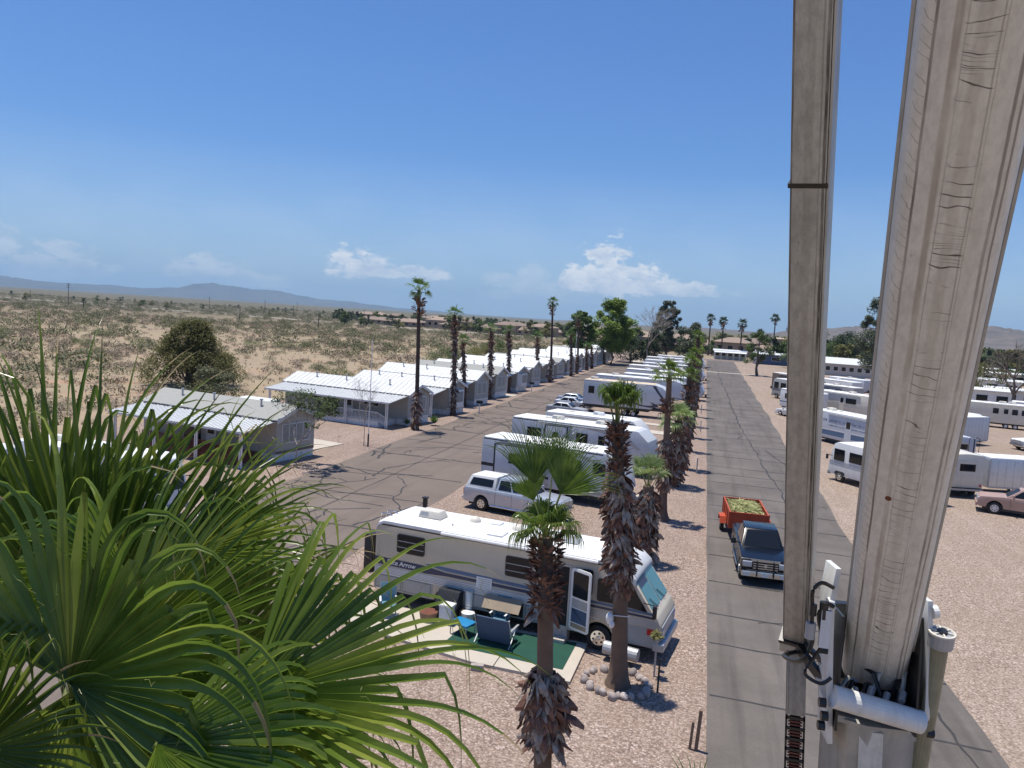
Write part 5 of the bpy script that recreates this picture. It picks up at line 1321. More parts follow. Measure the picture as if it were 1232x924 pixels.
# ------------------------------------------------------------------ vehicles in the right lot
def motorhome_small(loc, rz, label, L=8.5, W=2.4, z1=3.0, body='white', accent='trimgrey', group='motorhomes in the right lot', dark=False):
    t = thing('motorhome', label, 'motorhome', loc, rz, group)
    # class A bus: front at x = 0, rear at x = L; side facing the camera at y = 0
    prof = [(.25, .5), (L, .5), (L, z1 - .15), (L - .15, z1), (.75, z1), (.42, z1 - .15), (.22, z1 - .75), (.0, 1.35), (-.02, .75)]
    b = MB(); b.prism(prof[::1], 0, W); b.build('body', M[body], t, bevel=.06, ang=25)
    q = [(0, 0, .5), (L, 0, .5), (L, 0, z1), (0, 0, z1)]
    rf = MB(); rf.hexa([(.8,.08,z1-.004),(L-.2,.08,z1-.004),(L-.2,W-.08,z1-.004),(.8,W-.08,z1-.004)], [(.9,.15,z1+.05),(L-.3,.15,z1+.05),(L-.3,W-.15,z1+.05),(.9,W-.15,z1+.05)]); ro = rf.build('roof', M['rvroof'], t)
    roof_ac(ro, L*.35, W/2, z1 + .02); roof_ac(ro, L*.75, W/2, z1 + .02); hatch(ro, L*.55, W/2, z1 + .04)
    for u0, u1, v0, v1 in ((.06,.18,.45,.80),(.24,.38,.48,.78),(.55,.66,.5,.76),(.78,.88,.5,.76)):
        window(t, q, u0, u1, v0, v1, 1, frame=M['black'], fw=.03)
    g = MB(); g.patch([(.0, W, 1.35), (.0, 0, 1.35), (.22, 0, z1 - .75), (.22, W, z1 - .75)], .06, .94, .06, .99, .003, .01, rad=.1); g.build('windscreen', M['glass'], t)
    for v in (.30, .35, .40): swoosh(t, q, [(.01, v), (.97, v), (.97, v + .018), (.01, v + .018)], accent)
    f = MB(); f.box(-.14, .03, .05, W - .05, .42, .7); f.build('front_bumper', M['trimgrey'], t, bevel=.04)
    for y_ in (.35, W - .35):
        f = MB(); f.box(-.05, -.012 + .01, y_ - .16, y_ + .16, .8, 1.0); f.build('headlight', M['alu'], t)
    for u in (.14, .68):
        for y_, s_ in ((.12, -1), (W - .12, 1)): wheel(t, L*u, y_ if s_ < 0 else y_, .42, .26, s_, 'chrome')
        w2 = MB(); w2.patch(q, u - .06, u + .06, .0, .13, .002, .004, rad=.2); w2.build('wheel_arch', M['black'], t)
    mr = MB(); mr.bar((.35, -.02, 1.9), (.15, -.28, 1.95), .04); mr.obox((.12, -.32, 1.8), (.1, .16, .36), Matrix.Identity(3)); mr.build('side_mirror', M['black'], t)
    return t
motorhome_small((10.0, 63.2, 0), R(-56), 'white motorhome with grey pinstripes facing the right road, left of the big boom', L=8.6)
# long blue striped bus trailer with lettering
t = trailer((22.3, 70.5, 0), R(119), 'x', L=0.1, group=None) if False else None
def side_trailer(loc, rz, label, L, z0=.7, z1=3.2, body='white', stripes='bands', wins=((.15,.3),(.6,.75)), front='box', group='trailers in the right lot', name='travel_trailer', roof='rvroof', acs=(.5,), endwin=True, axle=(.45,.55), **k):
    return trailer(loc, rz, label, L=L, z0=z0, z1=z1, body=body, stripes=stripes, wins=wins, front=front, group=group, name=name, roof=roof, acs=acs, endwin=endwin, axle=axle, **k)
t = side_trailer((11.6, 86.8, 0), R(-58), 'long bluish white trailer with small lettering and a dark blue band, behind the white motorhome', 12.5, .55, 3.25, body='boxgrey', stripes='none', wins=(), acs=(.12,), endwin=False)
q = side_q(12.5, 2.45, .55, 3.25)
swoosh(t, q, [(.0,.12),(.98,.12),(.98,.34),(.0,.30)], 'blue'); swoosh(t, q, [(.0,.30),(.98,.345),(.98,.38),(.0,.34)], 'white')
b = MB(); r = random.Random(8)       # lettering too small to read in the photograph: two rows of slanted strokes
for row, (z_, hgt, x_, xe) in enumerate(((2.28, .26, .9, 8.6), (1.86, .12, 2.6, 8.0))):
    while x_ < xe:
        if r.random() < .12: x_ += hgt*.9
        k = hgt*.22; b.prism([(x_, z_), (x_ + k, z_), (x_ + k + hgt*.3, z_ + hgt*r.choice((.6, 1))), (x_ + hgt*.3, z_ + hgt*r.choice((.6, 1)))], -.012, -.004)
        x_ += hgt*r.uniform(.4, .75)
b.build('lettering', M['blue'], t)
side_trailer((16.0, 117.5, 0), R(-50), 'cream white trailer with dark windows two places behind the lettered trailer', 10.5, .7, 3.3, body='cream', wins=((.1,.2),(.5,.66)))
side_trailer((17.5, 137.0, 0), R(-46), 'grey roofed trailer with dark awning behind the cream white trailer', 8.5, .7, 3.1, body='greyside', wins=((.2,.35),(.6,.75)), stripes='one')
side_trailer((26, 121, 0), R(-45), 'pale trailer nose showing right of the cream white trailer', 7, .7, 3.0, body='boxgrey', wins=((.2,.35),))
side_trailer((24, 104, 0), R(-52), 'white trailer hidden mostly behind the big boom', 9, .7, 3.1)
motorhome_small((11.6, 137.5, 0), R(-58), 'dark grey and black motorhome left of the narrow boom', L=9.5, body='greyside', accent='black', z1=3.4)
side_trailer((12.2, 146, 0), R(-55), 'brown flat trailer top behind the dark motorhome', 9, .9, 3.9, body='wallbrown', stripes='none', wins=(), endwin=False)
# white cab-over motorhome with a white car before it
t = side_trailer((11.1, 117, 0), R(-52), 'white camper with a dark side window just behind the white car', 6.5, .6, 3.1, wins=((.15,.4),), stripes='one', acs=(.5,))
pickup((12.0, 108.0, 0), R(128), 'white car with its nose out beside the right road, left of the narrow boom', 'car', 'parked_car', 'white', 4.6, 1.8, sedan=True, chrome=False)
pickup((37.5, 200, 0), R(-15), 'dark suv parked before the long hall', 'car', 'parked_car', 'bluecar', 4.9, 1.9, sedan=True, chrome=False)
# right of the big boom
def box_trailer(loc, rz, label, L, W=2.4, z0=.5, z1=2.6, m='alu', doors=True):
    t = thing('cargo_trailer', label, 'trailer', loc, rz, 'cargo trailers in the right lot')
    b = MB(); b.box(0, L, 0, W, z0, z1); b.build('body', M[m], t, bevel=.06)
    s = MB(); s.box(.0 + .08, L - .08, -.012, .004, z0 + .02, z0 + .14); s.build('kick_plate', M['trimgrey'], t)
    rb = MB(); x = .6
    while x < L - .3: rb.box(x, x + .02, -.008, .003, z0 + .15, z1 - .08); x += .6
    rb.build('rivet_seams', M['trimgrey'], t)
    c = MB()
    for x in (0, L): c.cyl((x, -.003, z0 + .1), (x, -.003, z1 - .06), .035, n=6)
    c.build('corner_trim', M['trimgrey'], t)
    q = [(0, W, z0), (0, 0, z0), (0, 0, z1), (0, W, z1)]
    d = MB(); d.patch(q, .06, .94, .04, .94, .003, .02); d.build('ramp_door', M[m], t)
    q = [(L, 0, z0), (L, W, z0), (L, W, z1), (L, 0, z1)]
    d = MB(); d.patch(q, .08, .92, .05, .92, .003, .02); d.build('rear_door', M[m], t)
    rf = MB(); rf.box(.06, L - .06, .06, W - .06, z1 - .004, z1 + .03); rf.build('roof', M['rvroof'], t)
    for u in (.5, .62):
        for y_, s_ in ((.1, -1), (W - .1, 1)): wheel(t, L*u, y_, .33, .22, s_, 'trimgrey')
        f = MB(); f.prism([(L*u - .42, .4), (L*u - .3, .74), (L*u + .3, .74), (L*u + .42, .4)], -.10, -.003); f.build('fender', M['trimgrey'], t)
    return t
box_trailer((26.2, 91.0, 0), R(40), 'large pale grey cargo trailer beside the big boom, behind the one with bikes', 6.6, 3.0, .45, 3.15, 'boxgrey')
tt = side_trailer((21.0, 74.5, 0), R(-68), 'white trailer with a bicycle rack on its end wall', 8, .6, 3.0, body='boxgrey', wins=((.3,.5),), stripes='none') if False else None
# trailer seen by its end wall
def end_trailer(loc, rz, label, L, W, z0, z1, body):
    t = thing('camper_trailer', label, 'trailer', loc, rz, 'campers in the right lot')
    # local y runs away from the camera; end wall at y = 0
    prof = [(0, z0), (W, z0), (W, z1 - .15), (W - .12, z1 - .02), (W/2, z1 + .06), (.12, z1 - .02), (0, z1 - .15)]
    b = MB(); b.prism(prof, 0, L); b.build('body', M[body], t, bevel=.04)
    q = [(0, 0, z0), (W, 0, z0), (W, 0, z1), (0, 0, z1)]
    f = MB(); f.patch(q, .2, .8, .38, .8, .003, .02, rad=.12); fo = f.build('window_surround', M['cream'], t)
    window(fo, q, .28, .72, .48, .72, 1, frame=M['black'], fw=.03) if False else swoosh(fo, q, [(.28,.50),(.74,.50),(.74,.72),(.28,.72)], 'glass', .024, name='window')
    u = MB(); u.box(.1, W - .1, .1, L - .1, z0 - .25, z0 - .003); u.build('chassis', M['black'], t)
    bm_ = MB(); bm_.box(.05, W - .05, -.18, -.08, z0 - .18, z0 - .05); bm_.build('bumper', M['trimgrey'], t)
    for sy in (.12, W - .24):
        l_ = MB(); l_.box(sy, sy + .12, -.03, -.003, z0 + .12, z0 + .3); l_.build('tail_light', M['red'], t)
    roof_ac(t, W/2, L*.4, z1 + .02)
    return t
w_t = end_trailer((17.75, 60.7, 0), R(14), 'white camper trailer showing its end wall with one dark window, beside the rose pickup', 8, 2.45, .75, 3.15, 'cream')
for x_ in (1.9, ):
    for yy in (1.2, 2.1): 
        b = MB(); c_ = (2.45 - .06, yy, .36); b.cyl((2.30, yy, .36), (2.52, yy, .36), .34, n=16); wo = b.build('wheel', M['rubber'], w_t, smooth=True)
        b = MB(); b.cyl((2.521, yy, .36), (2.54, yy, .36), .2, n=12); b.build('rim', M['white'], wo)
box_trailer((21.2, 63.4, 0), R(14), 'silver cargo trailer behind the rose pickup', 6.2, 2.3, .5, 2.75, 'alu')
e2 = end_trailer((21.4, 75.5, 0), R(16), 'white roofed camper trailer with a bicycle rack, behind the silver cargo trailer', 7, 2.9, .6, 2.75, 'boxgrey')
# rack with two hoops
b = MB()
for k in (0, 1):
    pts_ = [(2.2 + k*.5 + .22*math.cos(a_), -.4, 2.55 + .3*math.sin(a_)) for a_ in [math.pi*i/8 for i in range(9)]]
    b.tube([(pts_[0][0], -.4, 1.0)] + pts_ + [(pts_[-1][0], -.4, 1.0)], .025, 6)
b.bar((1.9, -.4, 1.1), (3.1, -.4, 1.1), .05); b.bar((2.4, -.4, 1.1), (2.4, 0, 1.1), .05); b.build('bicycle_rack', M['black'], e2)
pickup((21.3, 56.6, 0), R(165), 'faded rose pickup with a cap, nose against the white camper', paint='pink', L=5.6, W=1.85, canopy=True, hood_z=1.16, roofz=1.78, chrome=False, rim='alu')
pickup((36.2, 94.5, 0), R(200), 'white pickup at the right edge, below the bare tree', paint='white', L=5.6, hood_z=1.2, roofz=1.9)
side_trailer((35.5, 118, 0), R(-16), 'cream roofed trailer with three small windows behind the big grey cargo trailer', 11, .7, 3.3, body='cream', wins=((.3,.36),(.5,.56),(.6,.66),(.75,.85)), stripes='none', acs=(.4,.5)) 
side_trailer((44.0, 126, 0), R(-16), 'white trailer with an awning just left of the bare tree foot', 9, .7, 3.2, wins=((.2,.3),(.5,.6)), stripes='one')
# white trailers at the left edge behind the near palm
side_trailer((-41.5, 29.5, 0), R(-5), 'white boxy trailer with one dark window at the left edge', 8.2, .6, 3.0, wins=((.68,.86),), stripes='none', group='vehicles by the left row', body='white')
motorhome_small((-24.8, 33.3, 0), R(172), 'white roofed motorhome half hidden by the big fronds, its windscreen towards the left road', L=9.5, body='white', group='vehicles by the left row', z1=3.05)
side_trailer((-38.5, 22.5, 0), R(-8), 'white trailer roof low at the left edge in front of the boxy one', 8.5, .6, 2.9, wins=(), stripes='one', group='vehicles by the left row', acs=(.6,))

side_trailer((20.5, 154, 0), R(-50), 'white trailer behind the grey roofed one, close to the narrow boom', 8.5, .7, 3.1, wins=((.2,.3),(.6,.7)), stripes='one', far=True)
side_trailer((29.5, 150, 0), R(-42), 'cream trailer between the grey roofed one and the green netting', 8, .7, 3.0, body='cream', wins=((.2,.3),(.6,.7)), stripes='bands', far=True)
side_trailer((57, 126, 0), R(-16), 'white trailer right of the bare tree at the right edge', 8, .7, 3.1, wins=((.2,.3),(.6,.7)), stripes='one', far=True)
side_trailer((66, 176, 0), R(-12), 'pale trailer far off behind the white home with the grey awning', 9, .7, 3.1, wins=((.2,.3),(.6,.7)), stripes='bands', far=True)
side_trailer((24.5, 165, 0), R(-45), 'white roofed trailer in the lot just before the long hall', 8, .7, 3.0, body='boxgrey', wins=((.2,.3),(.6,.7)), stripes='none', far=True)
# ------------------------------------------------------------------ the big motorhome by the patio
L, W, ZT, ZB = 10.9, 2.45, 3.1, .48
mh = thing('motorhome', 'long beige motorhome with an open door beside the green patio carpet', 'motorhome', (-11.45, 26.4, 0), R(-8.5))
prof = [(0, ZB), (L - .15, ZB), (L, ZB + .25), (L + .02, 1.25), (L - .12, 1.52), (L - .25, 1.62), (L - .98, 2.62), (L - 1.35, 2.93), (L - 1.9, ZT - .02), (L - 2.3, ZT), (.35, ZT), (.1, ZT - .1), (0, ZT - .35)]
# wheel arches cut into the side
def with_arch(prof, arches):
    out = [prof[0]]
    for cx, rr_ in arches: out += [(cx - rr_*math.cos(math.pi*k/8), ZB + rr_*math.sin(math.pi*k/8)) for k in range(9)]
    return out + prof[1:]
b = MB(); b.prism(with_arch(prof, [(3.1, .50), (8.85, .50)]), 0, W); body = b.build('body', M['beige'], mh, bevel=.07, ang=22)
# white roof skin with a rolled edge and the cap over the cab
rf = MB()
rp = [(.02, ZT - .33), (.11, ZT - .10), (.34, ZT + .012), (L - 2.35, ZT + .012), (L - 1.9, ZT - .004), (L - 1.5, ZT - .06)]
half = [(-.025, -.10), (-.02, .0), (.09, .055), (.35, .075), (W/2, .09), (W - .35, .075), (W - .09, .055), (W + .02, .0), (W + .025, -.10)]
rings = [[V((x + (0 if i else -.02), y, z + dz)) for y, dz in half] for i, (x, z) in enumerate(rp)]
rf.loft(rings, cap=(False, False), closed=False)
roof = rf.build('roof', M['rvroof'], mh, smooth=True)
cp = MB(); cpp = [(L - 1.52, ZT - .03), (L - 1.2, ZT - .16), (L - .93, 2.72), (L - .90, 2.60)]
half2 = [(-.03, -.42), (-.03, -.08), (.05, .04), (.3, .10), (W/2, .13), (W - .3, .10), (W - .05, .04), (W + .03, -.08), (W + .03, -.42)]
cp.loft([[V((x, y, z + dz*(1 - .2*i))) for y, dz in half2] for i, (x, z) in enumerate(cpp)], cap=(False, False), closed=False)
cp.build('cab_cap', M['white'], mh, smooth=True)
gt = MB(); gt.box(.1, L - 2.0, -.012, .004, ZT - .16, ZT - .115); gt.build('roof_gap_shadow', M['black'], mh)  # black strip stands in for the shadow line under the roof edge
aw = MB(); aw.cyl((2.8, -.075, ZT - .06), (L - 2.2, -.075, ZT - .06), .06, n=8); aw.build('awning_roll', M['white'], mh)
q = [(0, 0, ZB), (L, 0, ZB), (L, 0, ZT), (0, 0, ZT)]; HH = ZT - ZB
def vz(z): return (z - ZB)/HH
def ux(x): return x/L
def band(pts, m, off=.004, name='side_stripe', th=.004): return swoosh(mh, q, [(ux(x), vz(z)) for x, z in pts], m, off, name, th)
band([(.02,1.72),(2.1,1.70),(3.0,1.60),(L - .25,1.53),(L - .22,1.46),(3.1,1.47),(2.3,1.42),(.02,1.44)], 'navy')
band([(2.4,1.80),(L - .3,1.66),(L - .25,1.58),(3.0,1.65),(2.15,1.76)], 'blue', .005)
band([(.02,1.40),(L-.1,1.40),(L-.05,1.20),(.02,1.10)], 'trimgrey', .003, 'lower_band')
for k in range(4): band([(.03,1.335 - k*.055),(L - 2.6,1.345 - k*.052),(L - 2.6,1.325 - k*.052),(.03,1.315 - k*.055)], 'white', .0095, 'pin_stripe')
band([(.03,ZB + .02),(2.5,ZB + .02),(2.55,1.07),(.03,1.07)], 'greyside', .003, 'lower_panel')
band([(3.72,ZB + .02),(8.22,ZB + .02),(8.22,1.10),(3.72,1.09)], 'greyside', .003, 'lower_panel')
band([(9.45,ZB + .02),(L - .12,ZB + .02),(L - .06,1.16),(9.45,1.12)], 'greyside', .003, 'lower_panel')
band([(.02,1.075),(8.9,1.10),(8.9,1.13),(.02,1.105)], 'white', .008, 'trim_rail')
text_mesh('Pace Arrow', .25, 'lettering', M['white'], mh, Matrix.Translation((.55, -.0105, 1.50)) @ Matrix.Rotation(math.pi/2, 4, 'X'), .002, shear=.15, bold=.004)
def mwin(x0, x1, z0, z1, bars=(), frame='black', glass='glass', par=None):
    f = MB(); f.patch(q, ux(x0), ux(x1), vz(z0), vz(z1), .003, .025, rad=.08); fo = f.build('window', M[frame], par or mh)
    p = MB(); p.patch(q, ux(x0 + .04), ux(x1 - .04), vz(z0 + .04), vz(z1 - .04), .028, .006, rad=.06); p.build('pane', M[glass], fo)
    for z in bars:
        s = MB(); s.box(x0 + .03, x1 - .03, -.044, -.034, z, z + .025); s.build('louvre_bar', M['trimgrey'], fo)
    return fo
mwin(.95, 2.12, 2.02, 2.72, (2.22, 2.45)); mwin(5.35, 6.35, 1.95, 2.68, (2.15, 2.4)); mwin(8.15, 8.55, 1.85, 2.72)
mwin(8.72, 9.45, 1.72, 2.5)
# cab side window, a slanted pane behind the windscreen pillar
fo = swoosh(mh, q, [(ux(9.5), vz(1.72)), (ux(10.45), vz(1.66)), (ux(9.95), vz(2.36)), (ux(9.62), vz(2.52)), (ux(9.5), vz(2.52))], 'glass', .004, 'cab_window', .008)
# doorway as a plate of painted shade, door swung forward flat against the side
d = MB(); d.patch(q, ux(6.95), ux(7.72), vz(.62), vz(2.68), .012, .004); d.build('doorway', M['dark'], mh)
d = MB()
for a_ in ((6.89, 6.95, .58, 2.74), (7.72, 7.78, .58, 2.74)): d.box(a_[0], a_[1], -.03, -.002, a_[2], a_[3])
d.box(6.951, 7.719, -.03, -.002, 2.68, 2.74); d.box(6.951, 7.719, -.06, -.002, .55, .62); d.build('door_frame', M['trimgrey'], mh)
door = MB()
D0 = V((7.80, -.06, .60)); dd = V((math.cos(R(-22)), math.sin(R(-22)), 0)); dn = V((-dd.y, dd.x, 0))*-1; DW, DH = .86, 2.12
dq = [D0, D0 + dd*DW, D0 + dd*DW + V((0,0,DH)), D0 + V((0,0,DH))]
door.patch(dq, 0, 1, 0, 1, -.03, .03, rad=.12); do = door.build('door', M['white'], mh, bevel=.01)
for u0, u1, v0, v1, m_ in ((.12,.88,.54,.95,'glass'), (.12,.88,.37,.51,'greyside'), (.12,.88,.13,.35,'bluecloth'), (.12,.88,.04,.11,'brownbox')):
    s = MB(); s.patch(dq, u0, u1, v0, v1, .003, .008, rad=.05 if v1 > .9 else 0); s.build('window' if m_ == 'glass' else 'door_panel', M[m_], do)
s = MB(); s.bar(D0 + dd*.1 - V((0,.03,0)) + V((0,0,.75)), D0 + dd*.75 - V((0,.03,0)) + V((0,0,.28)), .015); s.build('screen_bar', M['black'], do)
# fridge vent
d = MB(); d.patch(q, ux(4.28), ux(4.88), vz(1.32), vz(1.72), .010, .02); vo = d.build('side_vent', M['white'], mh)
for k in range(5):
    s = MB(); s.box(4.33, 4.83, -.036, -.0305, 1.36 + k*.07, 1.385 + k*.07); s.build('slat', M['trimgrey'], vo)
# open storage bay: a plate with the inside shade painted dark, its flap raised
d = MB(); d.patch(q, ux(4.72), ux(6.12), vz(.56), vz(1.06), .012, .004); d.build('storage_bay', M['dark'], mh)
d = MB(); d.hexa([(4.72,-.50,1.16),(6.12,-.50,1.16),(6.12,-.48,1.19),(4.72,-.48,1.19)][::1], [(4.72,-.03,1.09),(6.12,-.03,1.09),(6.12,-.02,1.12),(4.72,-.02,1.12)])
d = MB(); c_ = V((5.42, -.27, 1.0)); d.obox(c_, (1.4, .03, .52), Matrix.Rotation(R(-42), 3, 'X')); fl = d.build('storage_flap', M['brownbox'], mh)
for x0, x1 in ((6.2,6.85),(3.75,4.66),(.1,1.2),(1.25,2.45)):
    s = MB()
    for a_, b_, c2, d2 in ((x0, x1, .56, .572), (x0, x1, 1.03, 1.042), (x0, x0 + .012, .573, 1.029), (x1 - .012, x1, .573, 1.029)): s.box(a_, b_, -.0125, -.009, c2, d2)
    s.build('locker_seam', M['black'], mh)
# windscreen
z0_, z1_, x0_, x1_ = 1.64, 2.60, L - .26, L - .97
wq = [(x0_, .02, z0_), (x0_, W - .02, z0_), (x1_, W - .10, z1_), (x1_, .10, z1_)]
g_ = MB(); g_.patch(wq, .03, .485, .05, .97, .006, .01, rad=.08); wo = g_.build('windscreen', M['tealglass'], mh)
g_ = MB(); g_.patch(wq, .515, .97, .05, .97, .006, .01, rad=.08); wo2 = g_.build('windscreen', M['tealglass'], mh)
g_ = MB(); g_.patch(wq, .05, .465, .72, .95, .017, .003); g_.build('visor', M['navy'], wo)
for w_, u in ((wo, .28), (wo2, .72)):
    s = MB(); n_ = V((.82, 0, .57))*.03
    pa = V((x0_, W*u, z0_ + .02)) + n_; pb = V((x0_ - .25, W*u - .35, z0_ + .36)) + n_; s.bar(pa, pb, .02); s.build('wiper', M['black'], w_)
fb = MB(); fb.box(L - .22, L + .17, -.04, W + .04, .42, .70); fb.build('front_bumper', M['trimgrey'], mh, bevel=.06)
fc = MB(); fc.box(L + .012, L + .05, .12, W - .12, .74, 1.2); fc.build('front_grille', M['trimgrey'], mh, bevel=.01)
for y_ in (.3, W - .3):
    s = MB(); s.box(L + .051, L + .07, y_ - .13, y_ + .13, .86, 1.08); s.build('headlight', M['alu'], mh)
s = MB(); s.box(L - .42, L - .08, -.016, -.004, .92, 1.12); s.build('side_marker', M['red'], mh)
s = MB(); s.bar((L - .6, -.02, 1.95), (L - .2, -.32, 2.05), .035); s.obox((L - .15, -.36, 1.85), (.12, .18, .42), Matrix.Identity(3)); s.build('side_mirror', M['black'], mh, bevel=.02)
for x_ in (3.1, 8.85):
    for y_, sd_ in ((.16, -1), (W - .16, 1)): wheel(mh, x_, y_, .43, .27, sd_, 'chrome')
un = MB(); un.box(.3, L - .5, .35, W - .35, .3, ZB - .003); un.build('chassis', M['black'], mh)
# roof furniture
roof_ac(roof, 1.75, W*.5, ZT + .08); roof_ac(roof, 7.15, W*.5, ZT + .08, m='white')
for x_, y_ in ((3.35, W*.66), (5.15, W*.62)):
    s = MB(); s.sphere((x_, y_, ZT + .06), .24, n=14, h=6, z0=0.0, sz=1.0); s.build('vent_dome', M['cream'], roof, smooth=True)
hatch(roof, 4.75, W*.22, ZT + .07, .6, 'white'); hatch(roof, 4.2, W*.72, ZT + .08, .4, 'white')
for x_ in (2.9, 6.2):
    s = MB(); s.cyl((x_, W*.25, ZT + .03), (x_, W*.25, ZT + .16), .035, n=7); s.build('vent_pipe', M['trimgrey'], roof)
# ladder and folded bike rack at the rear
s = MB()
for y_ in (.45, .85): s.tube([(-.12, y_, .9), (-.12, y_, 2.9), (-.05, y_, 3.25), (.35, y_, 3.28), (.45, y_, 3.12)], .02, 6)
for k in range(7): s.cyl((-.12, .45, 1.1 + k*.3), (-.12, .85, 1.1 + k*.3), .018, n=6)
s.build('ladder', M['chrome'], mh)
s = MB(); s.box(-.55, -.18, .1, .55, .95, 2.45); so_ = s.build('rear_carrier', M['black'], mh, bevel=.03)
# propane tank and exhaust look alike under the front corner
tk = MB(); tk.cyl((9.2, -.42, .38), (10.35, -.5, .36), .22, n=14); tko = tk.build('gas_tank', M['galv'], loc=(0,0,0), smooth=False)
tko.matrix_world = Matrix.Translation((-11.45, 26.4, 0)) @ Matrix.Rotation(R(-8.5), 4, 'Z'); tag(tko, 'long grey steel tank lying on the ground at the front corner of the beige motorhome', 'tank')
MHM = Matrix.Translation((-11.45, 26.4, 0)) @ Matrix.Rotation(R(-8.5), 4, 'Z')

# ------------------------------------------------------------------ patio with its things
pad([(-12.2,24.1),(-6.4,22.55),(-3.15,22.35),(-3.05,25.35),(-11.9,26.0)], .10, 'patio_slab')
o = sheet('patio_carpet', [(-7.6,23.45),(-3.5,23.05),(-3.4,25.2),(-7.4,25.35)], .112, M['turf'], kind=None, z0=.1015); tag(o, 'dark green outdoor carpet on the concrete patio slab', 'carpet')
j = sheet('slab_joint', [(-5.62,22.46),(-5.59,22.46),(-5.57,23.2),(-5.60,23.2)], .104, M['black'], kind='structure')
# steps
st = thing('door_steps', 'grey concrete block steps below the open motorhome door', 'steps', (-4.25, 24.95, 0), R(-8.5))
b = MB(); b.box(-.42, .42, .35, .75, 0, .46); b.build('upper_step', M['stone'], st, bevel=.012); b = MB(); b.box(-.45, .45, 0, .345, 0, .24); b.build('lower_step', M['concrete'], st, bevel=.012)
c = MB(); c.box(-.40, .40, .36, .75, .462, .52); c.build('tread', M['concrete'], st)
def chair(loc, rz, label, cloth, recl=0):
    t = thing('camp_chair', label, 'chair', loc, rz, 'camp chairs on the patio')
    s = MB(); s.obox((0, 0, .44), (.52, .5, .03), Matrix.Rotation(R(4), 3, 'X')); s.build('seat', M[cloth], t, bevel=.01)
    k = MB(); k.obox((0, .30, .78), (.54, .03, .68), Matrix.Rotation(R(-14 - recl), 3, 'X')); k.build('backrest', M[cloth], t, bevel=.01)
    for x_ in (-.28, .28):
        l = MB(); l.bar((x_, -.25, 0), (x_, .22, .62), .025); l.bar((x_, .28, 0), (x_, -.2, .62), .025); l.bar((x_, .2, .4), (x_, .42, 1.12), .028); l.build('leg_frame', M['galv'], t)
        l = MB(); l.box(x_ - .035, x_ + .035, -.26, .24, .63, .66); l.build('armrest', M['white'], t, bevel=.01)
    return t
chair((-6.15, 25.2, .112), R(-8), 'teal camp chair facing the camera in front of the open storage bay', 'tealcloth')
c2 = thing('lounge_chair', 'folding lounge chair seen from behind, a broad slate blue back on the green carpet', 'chair', (-6.0, 24.25, .112), R(172))
k = MB(); k.obox((0, .30, .52), (1.18, .05, .92), Matrix.Rotation(R(-16), 3, 'X')); k.build('backrest', M['bluecloth'], c2, bevel=.02)
k = MB(); k.obox((0, -.12, .36), (1.1, .75, .05), Matrix.Rotation(R(4), 3, 'X')); k.build('seat', M['bluecloth'], c2, bevel=.02)
for x_ in (-.62, .62):
    l = MB(); l.bar((x_, -.45, 0), (x_, .3, .5), .03); l.bar((x_, .4, 0), (x_, -.3, .55), .03); l.bar((x_, .2, .3), (x_, .5, 1.02), .03); l.build('leg_frame', M['trimgrey'], c2)
    l = MB(); l.box(x_ - .04, x_ + .04, -.4, .3, .56, .59); l.build('armrest', M['trimgrey'], c2, bevel=.01)
def small(name, label, cat, loc, mbs, group=None, rz=0):
    t = thing(name, label, cat, loc, rz, group)
    for nm, mb_, m_, kw in mbs: mb_.build(nm, M[m_], t, **kw)
    return t
a = MB(); a.box(-.38, .38, -.3, .3, .36, .43); l_ = MB()
for x_ in (-.33, .33):
    for y_ in (-.25, .25): l_.cyl((x_, y_, 0), (x_, y_, .36), .02, n=6)
small('low_table', 'bright blue low table left of the slate blue lounge back', 'table', (-7.25, 24.45, .112), [('tabletop', a, 'brightblue', dict(bevel=.02)), ('legs', l_, 'galv', {})], rz=R(-20))
a = MB(); a.cyl((0,0,0), (0,0,.40), .19, .24, n=16); l_ = MB(); l_.tube([(.24*math.cos(t_), .02, .40 + .2*math.sin(t_)) for t_ in [math.pi*i/8 for i in range(9)]], .008, 5)
small('bucket', 'white bucket standing right of the white cooler by the storage bay', 'bucket', (-7.35, 25.35, .112), [('body', a, 'white', {}), ('bail_handle', l_, 'black', {})])
a = MB(); a.cyl((0,0,0), (0,0,.62), .14, n=16, m=0); l_ = MB(); l_.cyl((0,0,.62), (0,0,.66), .15, n=16)
small('canister', 'tall white canister behind the white bucket against the motorhome', 'canister', (-7.45, 25.72, .5), [('body', a, 'white', {}), ('lid', l_, 'cream', {})])
a = MB(); a.box(-.25, .25, -.25, .25, 0, .5)
small('crate_stand', 'dark crate carrying the tall white canister', 'crate', (-7.45, 25.72, 0), [('body', a, 'wood', dict(bevel=.01))])
a = MB(); a.box(-.24, .24, -.2, .2, 0, .62); l_ = MB(); l_.box(-.26, .26, -.22, .22, .622, .70)
small('cooler', 'upright pale blue white cooler box left of the white bucket', 'cooler', (-8.05, 25.15, .1), [('body', a, 'boxgrey', dict(bevel=.03)), ('lid', l_, 'white', dict(bevel=.02))], rz=R(-8))
a = MB(); a.cyl((0,0,0), (0,0,.3), .28, .34, n=14); l_ = MB(); l_.cyl((0,0,.28), (0,0,.31), .33, n=14)
small('basket', 'brown basket left of the pale cooler box', 'basket', (-8.75, 25.15, .1), [('body', a, 'wood', {}), ('contents', l_, 'redwood', {})])
